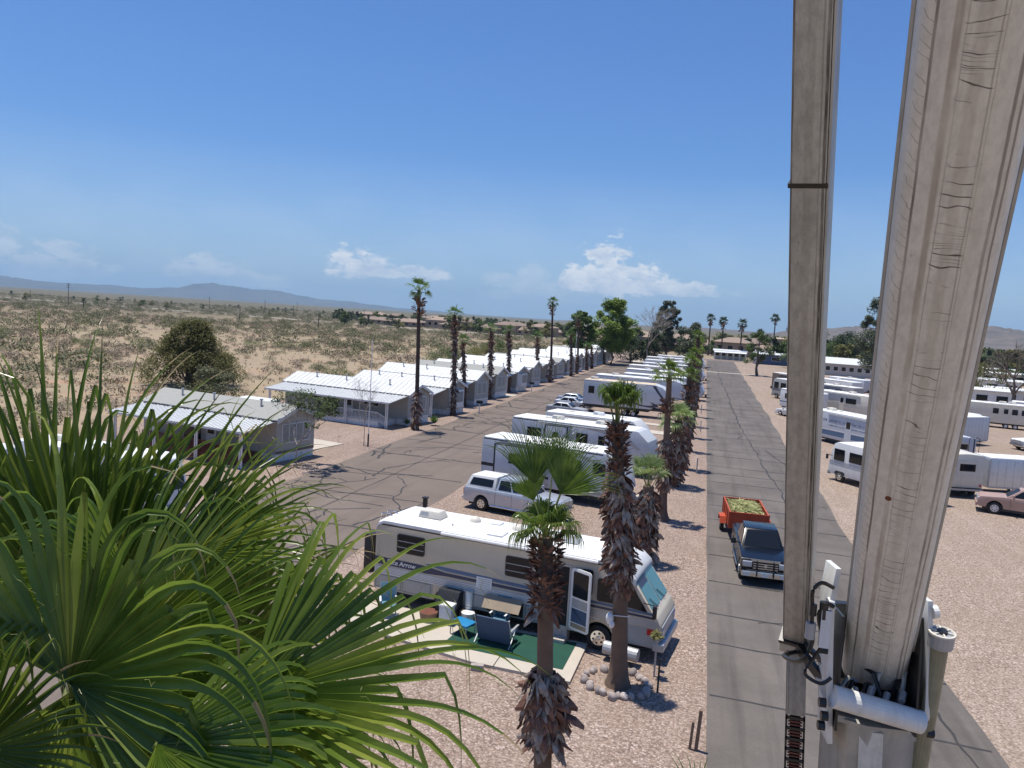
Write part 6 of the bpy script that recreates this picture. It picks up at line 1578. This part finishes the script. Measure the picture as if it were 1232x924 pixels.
# grill
gr = thing('barbecue_grill', 'black covered barbecue standing against the motorhome left of the storage bay', 'grill', (-8.15, 25.55, 0), R(-8.5))
a = MB(); a.hexa([(-.42,-.3,.62),(.42,-.3,.62),(.42,.3,.62),(-.42,.3,.62)], [(-.42,-.02,1.12),(.42,-.02,1.12),(.42,.3,1.12),(-.42,.3,1.12)]); a.build('hood', M['black'], gr, bevel=.03)
a = MB(); a.box(-.4, .4, -.28, .28, .1, .615); a.build('cabinet', M['black'], gr, bevel=.01)
a = MB(); a.bar((-.3, -.36, .72), (.3, -.36, .72), .025); a.build('handle', M['chrome'], gr)
a = MB(); a.cyl((-.36, -.2, .06), (-.36, -.26, .06), .08, n=10); a.cyl((.36, -.2, .06), (.36, -.26, .06), .08, n=10); a.build('wheels', M['rubber'], gr)['kind'] = 'stuff' if False else 'part' if False else None
chair((-10.2, 24.9, .1), R(25), 'pale blue camp chair half hidden by the frond tips at the rear of the motorhome', 'tealcloth')
a = MB(); a.box(-.2, .2, -.1, .1, 0, .19)
tag(a.build('loose_brick', M['stone'], loc=(-6.05, 22.25, 0), rz=R(10), bevel=.01), 'loose grey block on the gravel at the near edge of the patio slab', 'block')
# stone ring round the palm
r = random.Random(31); ring0 = None
for k in range(26):
    a_ = 2*math.pi*k/26 + r.uniform(-.06, .06); rad_ = .95 + r.uniform(-.08, .1)
    if ring0 is None:
        bm_ = bmesh.new(); bmesh.ops.create_icosphere(bm_, subdivisions=2, radius=.15)
        for v_ in bm_.verts: v_.co *= 1 + .22*noise.noise(v_.co*7)
        me = bpy.data.meshes.new('ring_stone'); bm_.to_mesh(me); bm_.free(); me.materials.append(M['stone']); me.polygons.foreach_set('use_smooth', [True]*len(me.polygons))
        ring0 = bpy.data.objects.new('ring_stone', me); COL.objects.link(ring0); o = ring0
        tag(o, 'rounded grey pink stone in the ring at the foot of the palm beside the motorhome', 'stone', 'stones ringing the palm foot')
    else: o = ring0.copy(); COL.objects.link(o)
    o.location = (-1.75 + rad_*math.cos(a_), 22.9 + rad_*math.sin(a_)*.95, .06); o.rotation_euler = (r.uniform(0, 3), r.uniform(0, 3), a_); s_ = r.uniform(.65, 1.1); o.scale = (s_*1.15, s_, s_*.8)
def stake(label, loc, h, m, top=None):
    t = thing('garden_stake', label, 'stake', loc, 0, 'stakes beside the stone ring')
    a = MB(); a.box(-.03, .03, -.03, .03, 0, h); a.build('shaft', M[m], t)
    if top: top(t, h)
def hd(t, h):
    a = MB(); r = random.Random(3)
    leaf_quads(a, (0, 0, h + .08), .2, 70, .16, r); a.build('dry_tuft', M['leaf_olive'], t)
stake('grey stake with a dry green tuft on top, right of the stone ring', (-.72, 23.9, 0), 1.25, 'galv', hd)
stake('thin dark metal stake just in front of the grey tufted stake', (-.55, 22.85, 0), 1.05, 'black')
tie = MB(); tie.sphere((0,0,0), .12, n=8, h=6, sz=1.6); tie.sphere((.08,-.05,-.16), .09, n=8, h=5, sz=1.3); tie.cyl((.05,0,.1), (.6,.05,.12), .015, n=5)
tag(tie.build('white_rag', M['white'], loc=(-2.12, 22.62, 2.15), smooth=True), 'white rag tied to the trunk of the palm with the stone ring', 'rag')
# marker posts in the strip and along the left road
def post(label, loc, h, w_, m, cat='post', name='marker_post', cap=None, grp=None):
    t = thing(name, label, cat, loc, 0, grp); a = MB(); a.box(-w_/2, w_/2, -w_/2, w_/2, 0, h); a.build('shaft', M[m], t)
    b_ = MB(); b_.box(-w_*.75, w_*.75, -w_*.75, w_*.75, h + .002, h + .06 if not cap else h + cap); b_.build('cap', M[m if not cap else 'black'], t)
post('dark wooden post at the left road edge behind the tail of the motorhome', (-13.7, 37.9, 0), 1.15, .2, 'black')
post('grey meter post at the left road edge by the long trailer with the grey nose', (-14.6, 62.5, 0), 1.2, .14, 'galv', name='meter_post', cap=.3)
post('post with a black box at the edge of the left road by the fifth wheel', (-15.0, 91.0, 0), 1.3, .14, 'galv', name='meter_post', cap=.35)
for i, (x_, y_, s_) in enumerate([(-23.9, 82.2, 'black mailbox on a white post on the left road edge by the brown recessed home'), (-24.6, 112, 'small mailbox on a post by the home with the dark brown porch')]):
    t = thing('mailbox', s_, 'mailbox', (x_, y_, 0), 0, 'mailboxes along the left road'); a = MB(); a.box(-.05, .05, -.05, .05, 0, 1.1); a.build('post', M['white'], t)
    a = MB(); a.box(-.35, .35, -.15, .15, 1.102, 1.45); a.build('box', M['black'], t, bevel=.03)
fp = thing('flagpole', 'tall thin white pole standing on the gravel beside the leafless young tree', 'pole', (-25.4, 56.2, 0)); a = MB(); a.cyl((0,0,0), (0,0,8.6), .04, .025, n=6); a.build('shaft', M['white'], fp); a = MB(); a.cyl((0,0,0), (0,0,1.0), .07, n=8); a.build('base', M['black'], fp)
fp = thing('flagpole', 'thin pale pole between the far homes, near the second very tall palm', 'pole', (-24.6, 150, 0)); a = MB(); a.cyl((0,0,0), (0,0,9), .06, .04, n=6); a.build('shaft', M['white'], fp); a = MB(); a.cyl((0,0,0), (0,0,.8), .1, n=8); a.build('base', M['galv'], fp)
sk = thing('garden_stake', 'weathered brown stake at the edge of the right road in the foreground', 'stake', (.62, 20.0, 0)); a = MB(); a.bar((0,0,0), (.05,.0,1.1), .09); a.build('shaft', M['wood'], sk); a = MB(); a.bar((-.16,0,0), (-.12,0,.75), .07); a.build('second_slat', M['wood'], sk)
for i, (x_, y_) in enumerate([(.15, 59.5), (.25, 84), (.2, 102)]):
    o = MB(); o.cyl((0,0,0), (0,0,1.1), .05, n=7); t = thing('hose_post', ['thin grey post at the right road edge before the knobby palm', 'thin grey post at the right road edge midway along the palm row', 'thin grey post at the right road edge by the tallest middle palm'][i], 'post', (x_, y_, 0), 0, 'thin posts at the right road edge'); o.build('shaft', M['galv'], t); o = MB(); o.sphere((0,0,1.14), .07, n=8, h=5); o.build('knob', M['galv'], t)
# stones and a bush heap at the strip edge
# ------------------------------------------------------------------ boom lift beside the camera
def boom_mat(name, base, dirt, k=1.0, scr=1.0, bands=()):
    t = NT(name); o = t.tc.outputs['Object']; X_, Y_, Z_ = t.sep(o)
    n1 = t.noise(t.co(scale=(6, 6, .9)), 2.0, 6, .6)
    n3 = t.noise(t.co(), 6.0, 6, .7); nb = t.noise(t.co(), 2.2, 4, .6)
    c = t.mix(t.ramp(n3, [(.3, 0), (.7, 1)]), base, tuple(x*.88 for x in base))
    c = t.mix(t.math('MULTIPLY', t.ramp(nb, [(.4, 0), (.7, 1)]), .35*k), c, dirt)
    c = t.mix(t.math('MULTIPLY', t.ramp(n1, [(.46, 0), (.70, 1)]), .45*k), c, dirt)
    wob = t.math('MULTIPLY', t.math('SUBTRACT', t.noise(t.co(scale=(1, 1, 1)), 3.0, 3), .5), .012)
    xx = t.math('ADD', X_, wob)
    for cx, wd, st, col in bands:                    # long rubbed lines that follow the boom
        d = t.math('DIVIDE', t.math('ABSOLUTE', t.math('SUBTRACT', xx, cx)), wd)
        brk = t.ramp(t.noise(t.co(scale=(8, 8, 1.1)), 2.0 + cx*3, 4, .65), [(.34, .25), (.56, 1)])
        c = t.mix(t.math('MULTIPLY', t.math('MULTIPLY', t.ramp(d, [(.55, 1), (1.0, 0)]), brk), st), c, col)
    if scr:
        xr_ = t.math('SUBTRACT', X_, .012)
        zc = t.math('ADD', t.math('SUBTRACT', Z_, t.math('MULTIPLY', t.math('MULTIPLY', xr_, xr_), 3.0)), t.math('MULTIPLY', X_, .12))
        cmb = t.n.new('ShaderNodeCombineXYZ'); t.l.new(t.math('MULTIPLY', X_, .25), cmb.inputs[0]); t.l.new(t.math('MULTIPLY', zc, 13), cmb.inputs[2])
        wn = t.noise(t.co(scale=(.5, .5, 1.0)), 6.0, 3, .6)
        for freq, wdt, thr, nsc in ((21, .055, .44, 2.6), (64, .11, .54, 2.1)):
            f_ = t.math('FRACT', t.math('ADD', t.math('MULTIPLY', zc, freq), t.math('MULTIPLY', wn, freq*.16)))
            line = t.ramp(t.math('DIVIDE', t.math('ABSOLUTE', t.math('SUBTRACT', f_, .5)), wdt), [(.35, 1), (1.0, 0)])
            wide = t.math('ADD', .018, t.math('MULTIPLY', t.noise(t.co(scale=(.01, .01, 14)), 1.0, 3), .06))
            m_ = t.ramp(t.math('DIVIDE', t.math('ABSOLUTE', xr_), wide), [(.75, 1), (1.05, 0)])
            zn = t.ramp(t.noise(t.co(scale=(1.2, 1.2, nsc)), 2.0, 4, .65), [(thr, 0), (thr + .09, 1)])
            c = t.mix(t.math('MULTIPLY', t.math('MULTIPLY', line, t.math('MULTIPLY', m_, zn)), .95), c, (.055,.045,.038))
            if freq < 30:
                e_ = t.math('LESS_THAN', t.math('ABSOLUTE', t.math('ADD', X_, .128)), .016)
                c = t.mix(t.math('MULTIPLY', t.math('MULTIPLY', line, e_), .45), c, (.10,.085,.07))
    mo = t.ramp(t.noise(t.co(scale=(1, 1, .45)), 38, 5, .75), [(.42, 0), (.62, 1)])
    c = t.mix(t.math('MULTIPLY', mo, .42*k), c, tuple(x*.7 for x in dirt))
    sp = t.ramp(t.noise(t.co(scale=(1, 1, .6)), 26, 3, .6), [(.71, 0), (.76, 1)])
    c = t.mix(t.math('MULTIPLY', sp, .7*k), c, (.09,.07,.055))
    t.base(c); t.set(Roughness=.42, Specular_IOR_Level=.4); t.bump(n3, .12, .004)
    return t.mat
M['boom'] = boom_mat('fibreglass_boom', (.78,.76,.68), (.45,.42,.365), .6, 1.0, ((-.108,.005,.85,(.10,.085,.07)), (-.052,.013,.6,(.26,.20,.15)), (-.03,.0025,.5,(.2,.16,.13)), (.052,.003,.5,(.22,.18,.145)), (.062,.002,.4,(.2,.16,.13)), (.118,.006,.75,(.16,.13,.11)), (.136,.004,.7,(.12,.10,.085)), (.01,.022,.28,(.3,.25,.2))))
M['jib'] = boom_mat('dirty_grey_boom', (.52,.495,.43), (.28,.26,.225), 1.0, 0, ((.057,.007,.95,(.045,.038,.03)), (-.062,.005,.9,(.06,.05,.042)), (.0,.02,.25,(.2,.17,.14)), (.04,.004,.5,(.12,.1,.08))))
M['liftwhite'] = mat('lift_white', (.74,.74,.70), .4, var=.12, vs=6, streak=.35)
M['liftblack'] = mat('greasy_black', (.02,.019,.018), .35, var=.4, vs=12)
M['liftgrey'] = mat('lift_beige_grey', (.42,.41,.37), .45, var=.25, vs=5, streak=.5)
M['olive'] = mat('olive_cylinder', (.30,.28,.18), .4, var=.25, vs=6, streak=.4)
M['chainred'] = mat('red_brown_link', (.16,.045,.03), .5, var=.3)

M['tip'] = leafmat('dry_tip', (.25,.19,.09), (.38,.30,.15), .7, .15, .05)
M['frond_lit'] = leafmat('palm_frond_sunlit', (.10,.15,.018), (.23,.27,.05), .28, .34, .15)  # brighter copy of the frond green, sunlight put into its colour
lift = thing('boom_lift', 'dirty beige boom lift rising past the camera on the right, with its narrow second arm', 'boom lift', (1.3, 5.0, 0))
LO = V((1.3, 5.0, 0))
def frame_mat(p0, p1, toward=V((0, 0, CAMH))):
    """local z along the boom, local y away from the camera side, x across"""
    p0, p1 = V(p0), V(p1); z = (p1 - p0).normalized()
    mid = (p0 + p1)/2; n = (toward - mid); n = (n - z*n.dot(z)).normalized()
    y = -n; x = y.cross(z)
    m = Matrix((x, y, z)).transposed().to_4x4(); m.translation = p0 - LO
    return m, (p1 - p0).length
B0, B1 = V((1.085, 4.66, 9.12)), V((.665, 2.43, 11.95))
B2 = B1 + (B1 - B0)*.42
m, Lb = frame_mat(B0, B2)
b = MB()
# cross section: a fluted oval of six soft flats
sec = []
N = 48
for k in range(N):
    a = 2*math.pi*k/N
    rx, ry = .166, .115
    p_ = 3.0
    cx = math.copysign(abs(math.cos(a))**(2/p_), math.cos(a))*rx; cy_ = math.copysign(abs(math.sin(a))**(2/p_), math.sin(a))*ry
    g = 1
    if math.sin(a) < 0:
        for gx, dep in ((-.105, .09), (.118, .08)):
            g -= dep*math.exp(-((cx - gx)/.016)**2)
    sec.append((cx, cy_*g))
b.loft([[V((x, y, z)) for x, y in sec] for z in (0, .006, Lb)], cap=(True, True))
bo = b.build('main_boom', M['boom'], lift, smooth=True); bo.matrix_local = m
def ringcol(z0, z1, s0, s1, m_, name):
    q = MB(); q.loft([[V((x*s0, y*s0, z0)) for x, y in sec], [V((x*s1, y*s1, z1)) for x, y in sec]], cap=(True, True)); o = q.build(name, M[m_], bo, smooth=True); return o
ringcol(-.10, -.001, .90, .98, 'liftblack', 'boom_collar')
e = MB(); e.tube([(-.167, 0, 0.3), (-.170, -.01, Lb)], .012, 6); e.tube([(.167, 0, .3), (.170, -.01, Lb)], .012, 6); e.build('edge_tube', M['liftgrey'], bo)
st_ = MB(); st_.sphere((.0, 0, 0), .02, n=8, h=5, sz=1.2); so_ = st_.build('rust_spot', mat('rust', (.16,.05,.02), .8, var=.3), bo); so_.location = (-.05, -.112, 1.62); so_.scale = (.8, .25, .7)
# narrow arm
J0, J1 = V((.662, 4.707, 9.21)), V((.277, 2.933, 12.158)); J2 = J1 + (J1 - J0)*.35
m, Lj = frame_mat(J0, J2)
m = m @ Matrix.Rotation(R(-10), 4, 'Z')
b = MB(); b.box(-.068, .068, -.06, .06, 0, Lj); jo = b.build('narrow_arm', M['jib'], lift, bevel=.012); jo.matrix_local = m
b = MB(); b.box(-.074, .074, -.062, .062, Lj*.600, Lj*.604); b.build('weld_seam', M['liftblack'], jo)
b = MB(); b.box(.0695, .078, -.058, .058, .02, Lj); b.build('side_rail', M['liftgrey'], jo)
b = MB(); b.box(-.082, .082, -.075, .075, -.06, .02); b.build('arm_collar', M['liftgrey'], jo, bevel=.008)
b = MB(); b.box(-.085, .085, -.078, .078, .021, .045); b.build('rubber_gasket', M['liftblack'], jo)
K0, K1 = V((.668, 4.71, 9.17)), V((.70, 4.727, 8.755))
m2, Lk = frame_mat(K0, K1); b = MB(); b.box(-.055, .055, -.05, .05, 0, Lk); ko = b.build('lower_arm', M['jib'], lift, bevel=.006); ko.matrix_local = m2
C0, C1 = V((.70, 4.727, 8.753)), V((.83, 4.80, 6.8))
m3, Lc = frame_mat(C0, C1)
b = MB(); b.box(-.03, .03, -.03, .03, 0, Lc); cc = b.build('cable_chain', M['liftblack'], lift); cc.matrix_local = m3
lk = None
z = .01
while z < Lc - .05:
    if lk is None:
        b = MB(); b.box(-.056, .056, -.046, -.034, 0, .018); b.box(-.056, -.044, -.046, .03, 0, .06); b.box(.044, .056, -.046, .03, 0, .06)
        lk = b.build('chain_link', M['liftblack'], cc); o = lk
        b2 = MB(); b2.box(-.040, .040, -.044, -.036, .026, .036); b2.box(-.040, .040, -.044, -.036, .046, .054); rd0 = b2.build('link_slat', M['chainred'], cc); rd = rd0
    else:
        o = lk.copy(); COL.objects.link(o); o.parent = cc; rd = rd0.copy(); COL.objects.link(rd); rd.parent = cc
    o.location = (0, 0, z); rd.location = (0, 0, z); z += .066
# yoke: two side plates, cross tube, pins
def wbar(name, p0, p1, w_, h_, m_, par=lift, bev=0, up=(0,0,1)):
    b = MB(); b.bar(V(p0) - LO, V(p1) - LO, w_, h_, up=up); return b.build(name, M[m_], par, bevel=bev)
def wcyl(name, p0, p1, r_, m_, par=lift, n=14, r1=None):
    b = MB(); b.cyl(V(p0) - LO, V(p1) - LO, r_, r1, n=n); return b.build(name, M[m_], par, smooth=False)
def plate(pts_front, depth, th, m_, name):
    """plate whose near edge runs through pts, reaching back from the camera by depth"""
    b = MB(); back = V((-.05, 1, -.12)).normalized()*depth*.75; s = V((math.cos(yaw), math.sin(yaw), 0))*th*1.3
    P_ = [V(p) - LO for p in pts_front]; n = len(P_); vs = []
    for p in P_: vs += [p - s/2, p + s/2, p + s/2 + back, p - s/2 + back]
    fs = [(0,1,2,3)]
    for i in range(n - 1):
        a = i*4
        for k in range(4): fs.append((a + (k+1) % 4, a + k, a + 4 + k, a + 4 + (k+1) % 4))
    fs.append(tuple(((n-1)*4 + k) for k in (3,2,1,0)))
    b.add(vs, fs); return b.build(name, M[m_], lift, bevel=.004)
plate([(.768,4.22,9.80),(.752,4.215,9.62),(.765,4.22,9.40),(.79,4.24,9.12),(.83,4.32,8.80)], .34, .022, 'liftwhite', 'side_plate')
plate([(1.245,4.33,9.66),(1.255,4.33,9.55),(1.28,4.34,9.30),(1.30,4.36,9.02),(1.32,4.44,8.80)], .34, .022, 'liftwhite', 'side_plate')
wcyl('cross_tube', (.80,4.225,9.112), (1.262,4.325,9.005), .060, 'liftwhite', n=20)
b = MB(); b.box(-.24, .24, -.02, .22, -.05, .0); 
inn = MB(); inn.obox(V((1.10, 4.95, 9.10)) - LO, (.46, .05, .6), Matrix.Rotation(yaw, 3, 'Z')); inn.build('inner_back', M['liftblack'], lift)
for p_, sz_ in (((1.235, 4.47, 9.22), (.012, .26, .62)), ((.835, 4.40, 9.2), (.012, .24, .6))):
    b = MB(); b.obox(V(p_) - LO, sz_, Matrix.Rotation(R(-8), 3, 'X')); b.build('inner_liner', M['liftblack'], lift)
b = MB(); b.obox(V((1.04, 4.56, 8.99)) - LO, (.42, .34, .03), Matrix.Identity(3)); b.build('inner_floor', M['liftblack'], lift)
r = random.Random(17)
for k in range(7):
    x = .86 + .055*k; p0 = V((x, 4.36 + r.uniform(0,.1), 9.03 + r.uniform(0,.04))); p1 = V((x + r.uniform(-.1,.12), 4.50, 9.10 + r.uniform(-.05,.12)))
    b = MB(); c_ = (p0 + p1)/2 + V((0, 0, .05)); b.tube([p0 - LO, c_ - LO, p1 - LO], .012, 6); b.build('inner_hose', M['liftblack' if k % 3 else 'liftgrey'], lift)
for k in range(4):
    p = V((.93 + k*.08, 4.37, 9.06 + (k % 2)*.02)); wcyl('fitting', p, p + V((.02,.05,.03)), .018, 'galv', n=8)
# lower boom going down to its turret on the ground
def loftbox(name, rings, m_):
    b = MB(); R_ = []
    for c, w_, d_ in rings:
        c = V(c) - LO; x = V((math.cos(yaw+.12), math.sin(yaw+.12), -.12)); y = V((-math.sin(yaw), math.cos(yaw), 0))
        ch = .22
        prof_ = [(-.5,-.5+ch*.6),(-.5+ch,-.5),(.5-ch,-.5),(.5,-.5+ch*.6),(.5,.5),(-.5,.5)]
        R_.append([c + x*u*w_ + y*v*d_ for u, v in prof_])
    b.loft(R_); return b.build(name, M[m_], lift, bevel=.012)
lb = loftbox('lower_boom', [((1.075,4.52,8.93), .47, .36), ((1.09,4.55,8.90), .475, .38), ((1.20,4.80,7.3), .50, .42), ((1.3,5.0,1.2), .55, .5)], 'liftgrey')
b = MB(); b.cyl((0,0,0.0), (0,0,.5), .95, .9, n=24); b.build('turret_base', M['liftwhite'], lift)
b = MB(); b.box(-.5, .5, -.5, .5, .502, 1.25); b.build('turret', M['liftwhite'], lift, bevel=.03)
wbar('boom_lip', (.845,4.33,8.955), (1.31,4.44,8.86), .03, .035, 'liftgrey')
wbar('worn_strip', (1.03,4.335,8.90), (1.07,4.36,8.3), .12, .012, 'boom', up=(0,-1,0))
# hydraulic cylinder on the right with its castellated cap
cyl = wcyl('hydraulic_cylinder', (1.312,4.335,9.46), (1.318,4.50,8.5), .045, 'olive', n=16)
c = V((1.312,4.325,9.475)) - LO; ax = V((.0,-.17,.95)).normalized()
b = MB(); b.cyl(c - ax*.045, c + ax*.03, .062, n=16); b.build('cylinder_cap', M['galv'], cyl)
b = MB(); rg = b.ring(c + ax*.032, ax, .06, 20); b.tube(rg + [rg[0]], .007, 5)
for k in range(6):
    a = 2*math.pi*k/6; p = rg[int(k*20/6)]; b.bar(c + ax*.034, c + ax*.034 + (p - c - ax*.032)*.9, .008)
b.build('cap_ring', M['cream'], cyl)
b = MB(); b.cyl(c + ax*.031, c + ax*.045, .025, n=10); b.build('cap_hub', M['liftblack'], cyl)
# hoses, valves and bolts on the left plate
def hose(pts, r_=.011, m_='liftblack', name='hose'):
    b = MB(); P_ = [V(p) - LO for p in pts]; out = []
    for i in range(len(P_) - 1):
        p0 = P_[max(i-1,0)]; p1 = P_[i]; p2 = P_[i+1]; p3 = P_[min(i+2, len(P_)-1)]
        for s in (0, .25, .5, .75):
            out.append(.5*((2*p1) + (-p0 + p2)*s + (2*p0 - 5*p1 + 4*p2 - p3)*s*s + (-p0 + 3*p1 - 3*p2 + p3)*s**3))
    out.append(P_[-1]); b.tube(out, r_, 7); return b.build(name, M[m_], lift, smooth=True)
def LS(dx, dz, dy=0): return (.70 + dx, 4.20 + dy, 9.50 + dz)     # round the left plate
hose([LS(.05,.20),LS(-.01,.22),LS(-.05,.17),LS(-.045,.08),LS(-.04,.0)])
hose([LS(.06,.10),LS(.02,.11),LS(-.01,.05),LS(.01,-.04),LS(.04,-.10)])
hose([LS(-.04,-.02),LS(-.03,-.10),LS(-.06,-.20),LS(-.10,-.26,.1),LS(-.13,-.30,.25),LS(-.05,-.33,.4)], .013)
hose([LS(.03,-.10),LS(-.02,-.20),LS(-.05,-.28),LS(.03,-.32),LS(.08,-.28)], .010)
wcyl('valve_block', LS(-.045,.0), LS(-.045,-.085), .026, 'galv')
wcyl('valve_block', LS(-.04,.10), LS(-.04,.04), .018, 'liftblack')
wcyl('valve_block', LS(.01,.12), LS(.012,.03), .022, 'liftblack')
b = MB(); b.box(-.02, .03, -.01, .03, -.10, .10); o = b.build('warning_label', M['white'], lift); o.location = V(LS(.02,-.02,-.01)) - LO
wbar('arm_bracket', (.665,4.62,9.19), (.80,4.35,9.10), .03, .05, 'liftblack'); wbar('arm_bracket', (.70,4.60,9.22), (.80,4.30,9.22), .02, .03, 'liftblack')
b = MB(); b.add([V(p) - LO for p in ((.76,4.27,9.17),(.80,4.27,9.10),(.80,4.27,8.98),(.78,4.28,8.98),(.72,4.28,9.15))], [(0,1,2,3,4)]); b2 = MB()
P5 = [V(p) - LO for p in ((.72,4.285,9.17),(.795,4.285,9.15),(.80,4.285,8.99))]; sh_ = V((0,.015,0)); b2.add(P5 + [p + sh_ for p in P5], [(0,2,1),(3,4,5),(0,1,4,3),(1,2,5,4),(2,0,3,5)]); b2.build('gusset', M['liftwhite'], lift)
for p in ((.755,4.22,9.07),(.775,4.24,8.99),(.765,4.25,8.93),(1.335,4.40,8.92),(.735,4.22,9.36)):
    wcyl('plate_bolt', V(p) + V((-.02,0,0)), V(p) + V((.015,.003,0)), .026, 'liftblack', n=8)
wcyl('pivot_pin', (.735,4.23,9.60), (.76,4.235,9.605), .035, 'liftwhite'); wcyl('pivot_pin', (1.26,4.34,9.60), (1.285,4.345,9.605), .035, 'liftwhite')

# ------------------------------------------------------------------ the palm right under the camera
fpalm = thing('fan_palm', 'big green fan palm crown filling the lower left right under the camera', 'palm tree', (-2.25, 2.5, 0))
FO = V((-2.25, 2.5, 0)); heart = V((-2.162, 2.42, 8.72)) - FO
trunk_mesh(8.55, .26, .19, 44, n=14, flare=1.5, rings=50).build('trunk', M['bark'], fpalm, smooth=True)
chips(7.2, 8.7, .36, 360, .3, 91, H=8.6, m2=.1).build('leaf_boots', [M['boot'], M['dead']], fpalm)
chips(4.5, 7.4, .75, 420, .6, 92, H=8.6, down=True, m2=.3).build('dead_skirt', [M['boot'], M['dead']], fpalm)
cam_p = V((0, 0, CAMH))
FR = [  # hub, tip direction point, length, segments, span, up tilt of the face, droop, droop start
 ((-1.949,2.038,9.701), (-1.575,2.077,10.253), 1.05, 34, 200, .55, 2.1, .52),
 ((-1.45,2.31,9.626), (-.733,2.511,9.89), 1.18, 36, 150, 1.0, 1.3, .62),
 ((-2.45,2.676,9.545), (-2.40,2.886,10.718), 1.46, 34, 100, .15, .55, .72),
 ((-2.17,2.435,9.551), (-1.399,2.784,10.159), 1.2, 34, 110, .9, .9, .66),
 ((-2.02,1.761,9.607), (-1.88,1.826,10.025), .50, 34, 220, .3, .9, .6),
 ((-1.969,2.081,9.654), (-1.629,2.036,9.372), .90, 34, 170, .9, 1.4, .45),
 ((-1.56,1.979,9.60), (-.933,2.029,9.60), .95, 34, 150, 1.1, 1.9, .48),
 ((-1.979,2.315,9.983), (-2.336,2.129,10.051), .75, 26, 120, .9, 1.6, .5),
 ((-2.643,2.65,9.782), (-2.80,2.873,10.611), 1.30, 30, 100, .2, .8, .65),
 ((-2.133,2.896,9.866), (-1.604,3.164,10.352), .85, 26, 95, .8, .8, .6),
 ((-2.666,2.509,9.432), (-3.042,2.46,9.927), 1.1, 32, 150, .4, 1.0, .6),
 ((-1.923,2.799,9.471), (-1.454,3.064,9.973), .95, 32, 130, .7, 1.1, .6),
 ((-1.505,2.175,9.361), (-.8,2.236,9.256), .95, 34, 160, 1.0, 1.6, .5),
 ((-1.65,2.59,9.327), (-.829,2.532,9.24), .85, 30, 150, 1.0, 1.4, .5),
 ((-2.35,2.05,9.35), (-2.6,1.7,9.2), .95, 32, 170, .8, 1.3, .5),
 ((-2.2,2.0,9.30), (-1.9,1.4,9.0), .9, 34, 170, 1.2, 1.3, .5),
 ((-2.9,2.9,9.4), (-3.6,3.2,9.7), 1.1, 32, 160, 1.0, 1.3, .5),
 ((-2.4,3.1,9.5), (-2.5,4.0,9.9), 1.05, 32, 150, 1.0, 1.1, .5),
]
for k, (hub, tip, Lf, ns, span, up, drp, dat) in enumerate(FR):
    r = random.Random(500 + k); hub = V(hub); tip = V(tip)
    nrm = (cam_p - hub).normalized() + V((0, 0, up))
    b = MB(); fan(b, heart, hub - FO, tip - hub, nrm, Lf*.95, ns, span, 15, drp*1.6, dat*.86, r, pet_r=.015, wmul=.95, fold=1.0)
    # loose threads
    for _ in range(12):
        p = hub - FO + (tip - hub)*r.uniform(.4, 1.0) + V((r.uniform(-.3,.3), r.uniform(-.2,.2), r.uniform(-.25,.25)))
        pts = [p]
        for _ in range(5): pts.append(pts[-1] + V((r.uniform(-.015,.02), r.uniform(-.015,.015), r.uniform(-.03,.005))))
        b.tube(pts, .0008, 3, 1)
    b.build('frond', [M['frond'], M['petiole'], M['tip'], M['frond_lit']], fpalm)
# a second small palm whose leaf tip shows at the bottom by the road
t = thing('fan_palm', 'young palm whose green leaf tips show at the bottom edge beside the right road', 'palm tree', (.35, 7.3, 0))
trunk_mesh(6.02, .2, .15, 45, n=10).build('trunk', M['bark'], t, smooth=True)
for k, b in enumerate(crown_fans(V((0,0,6.02)), 8, .6, .35, 77, 26, 8, (.2, 1.5), 1.4, sep=True)): b.build('frond', [M['frond'], M['petiole']], t)
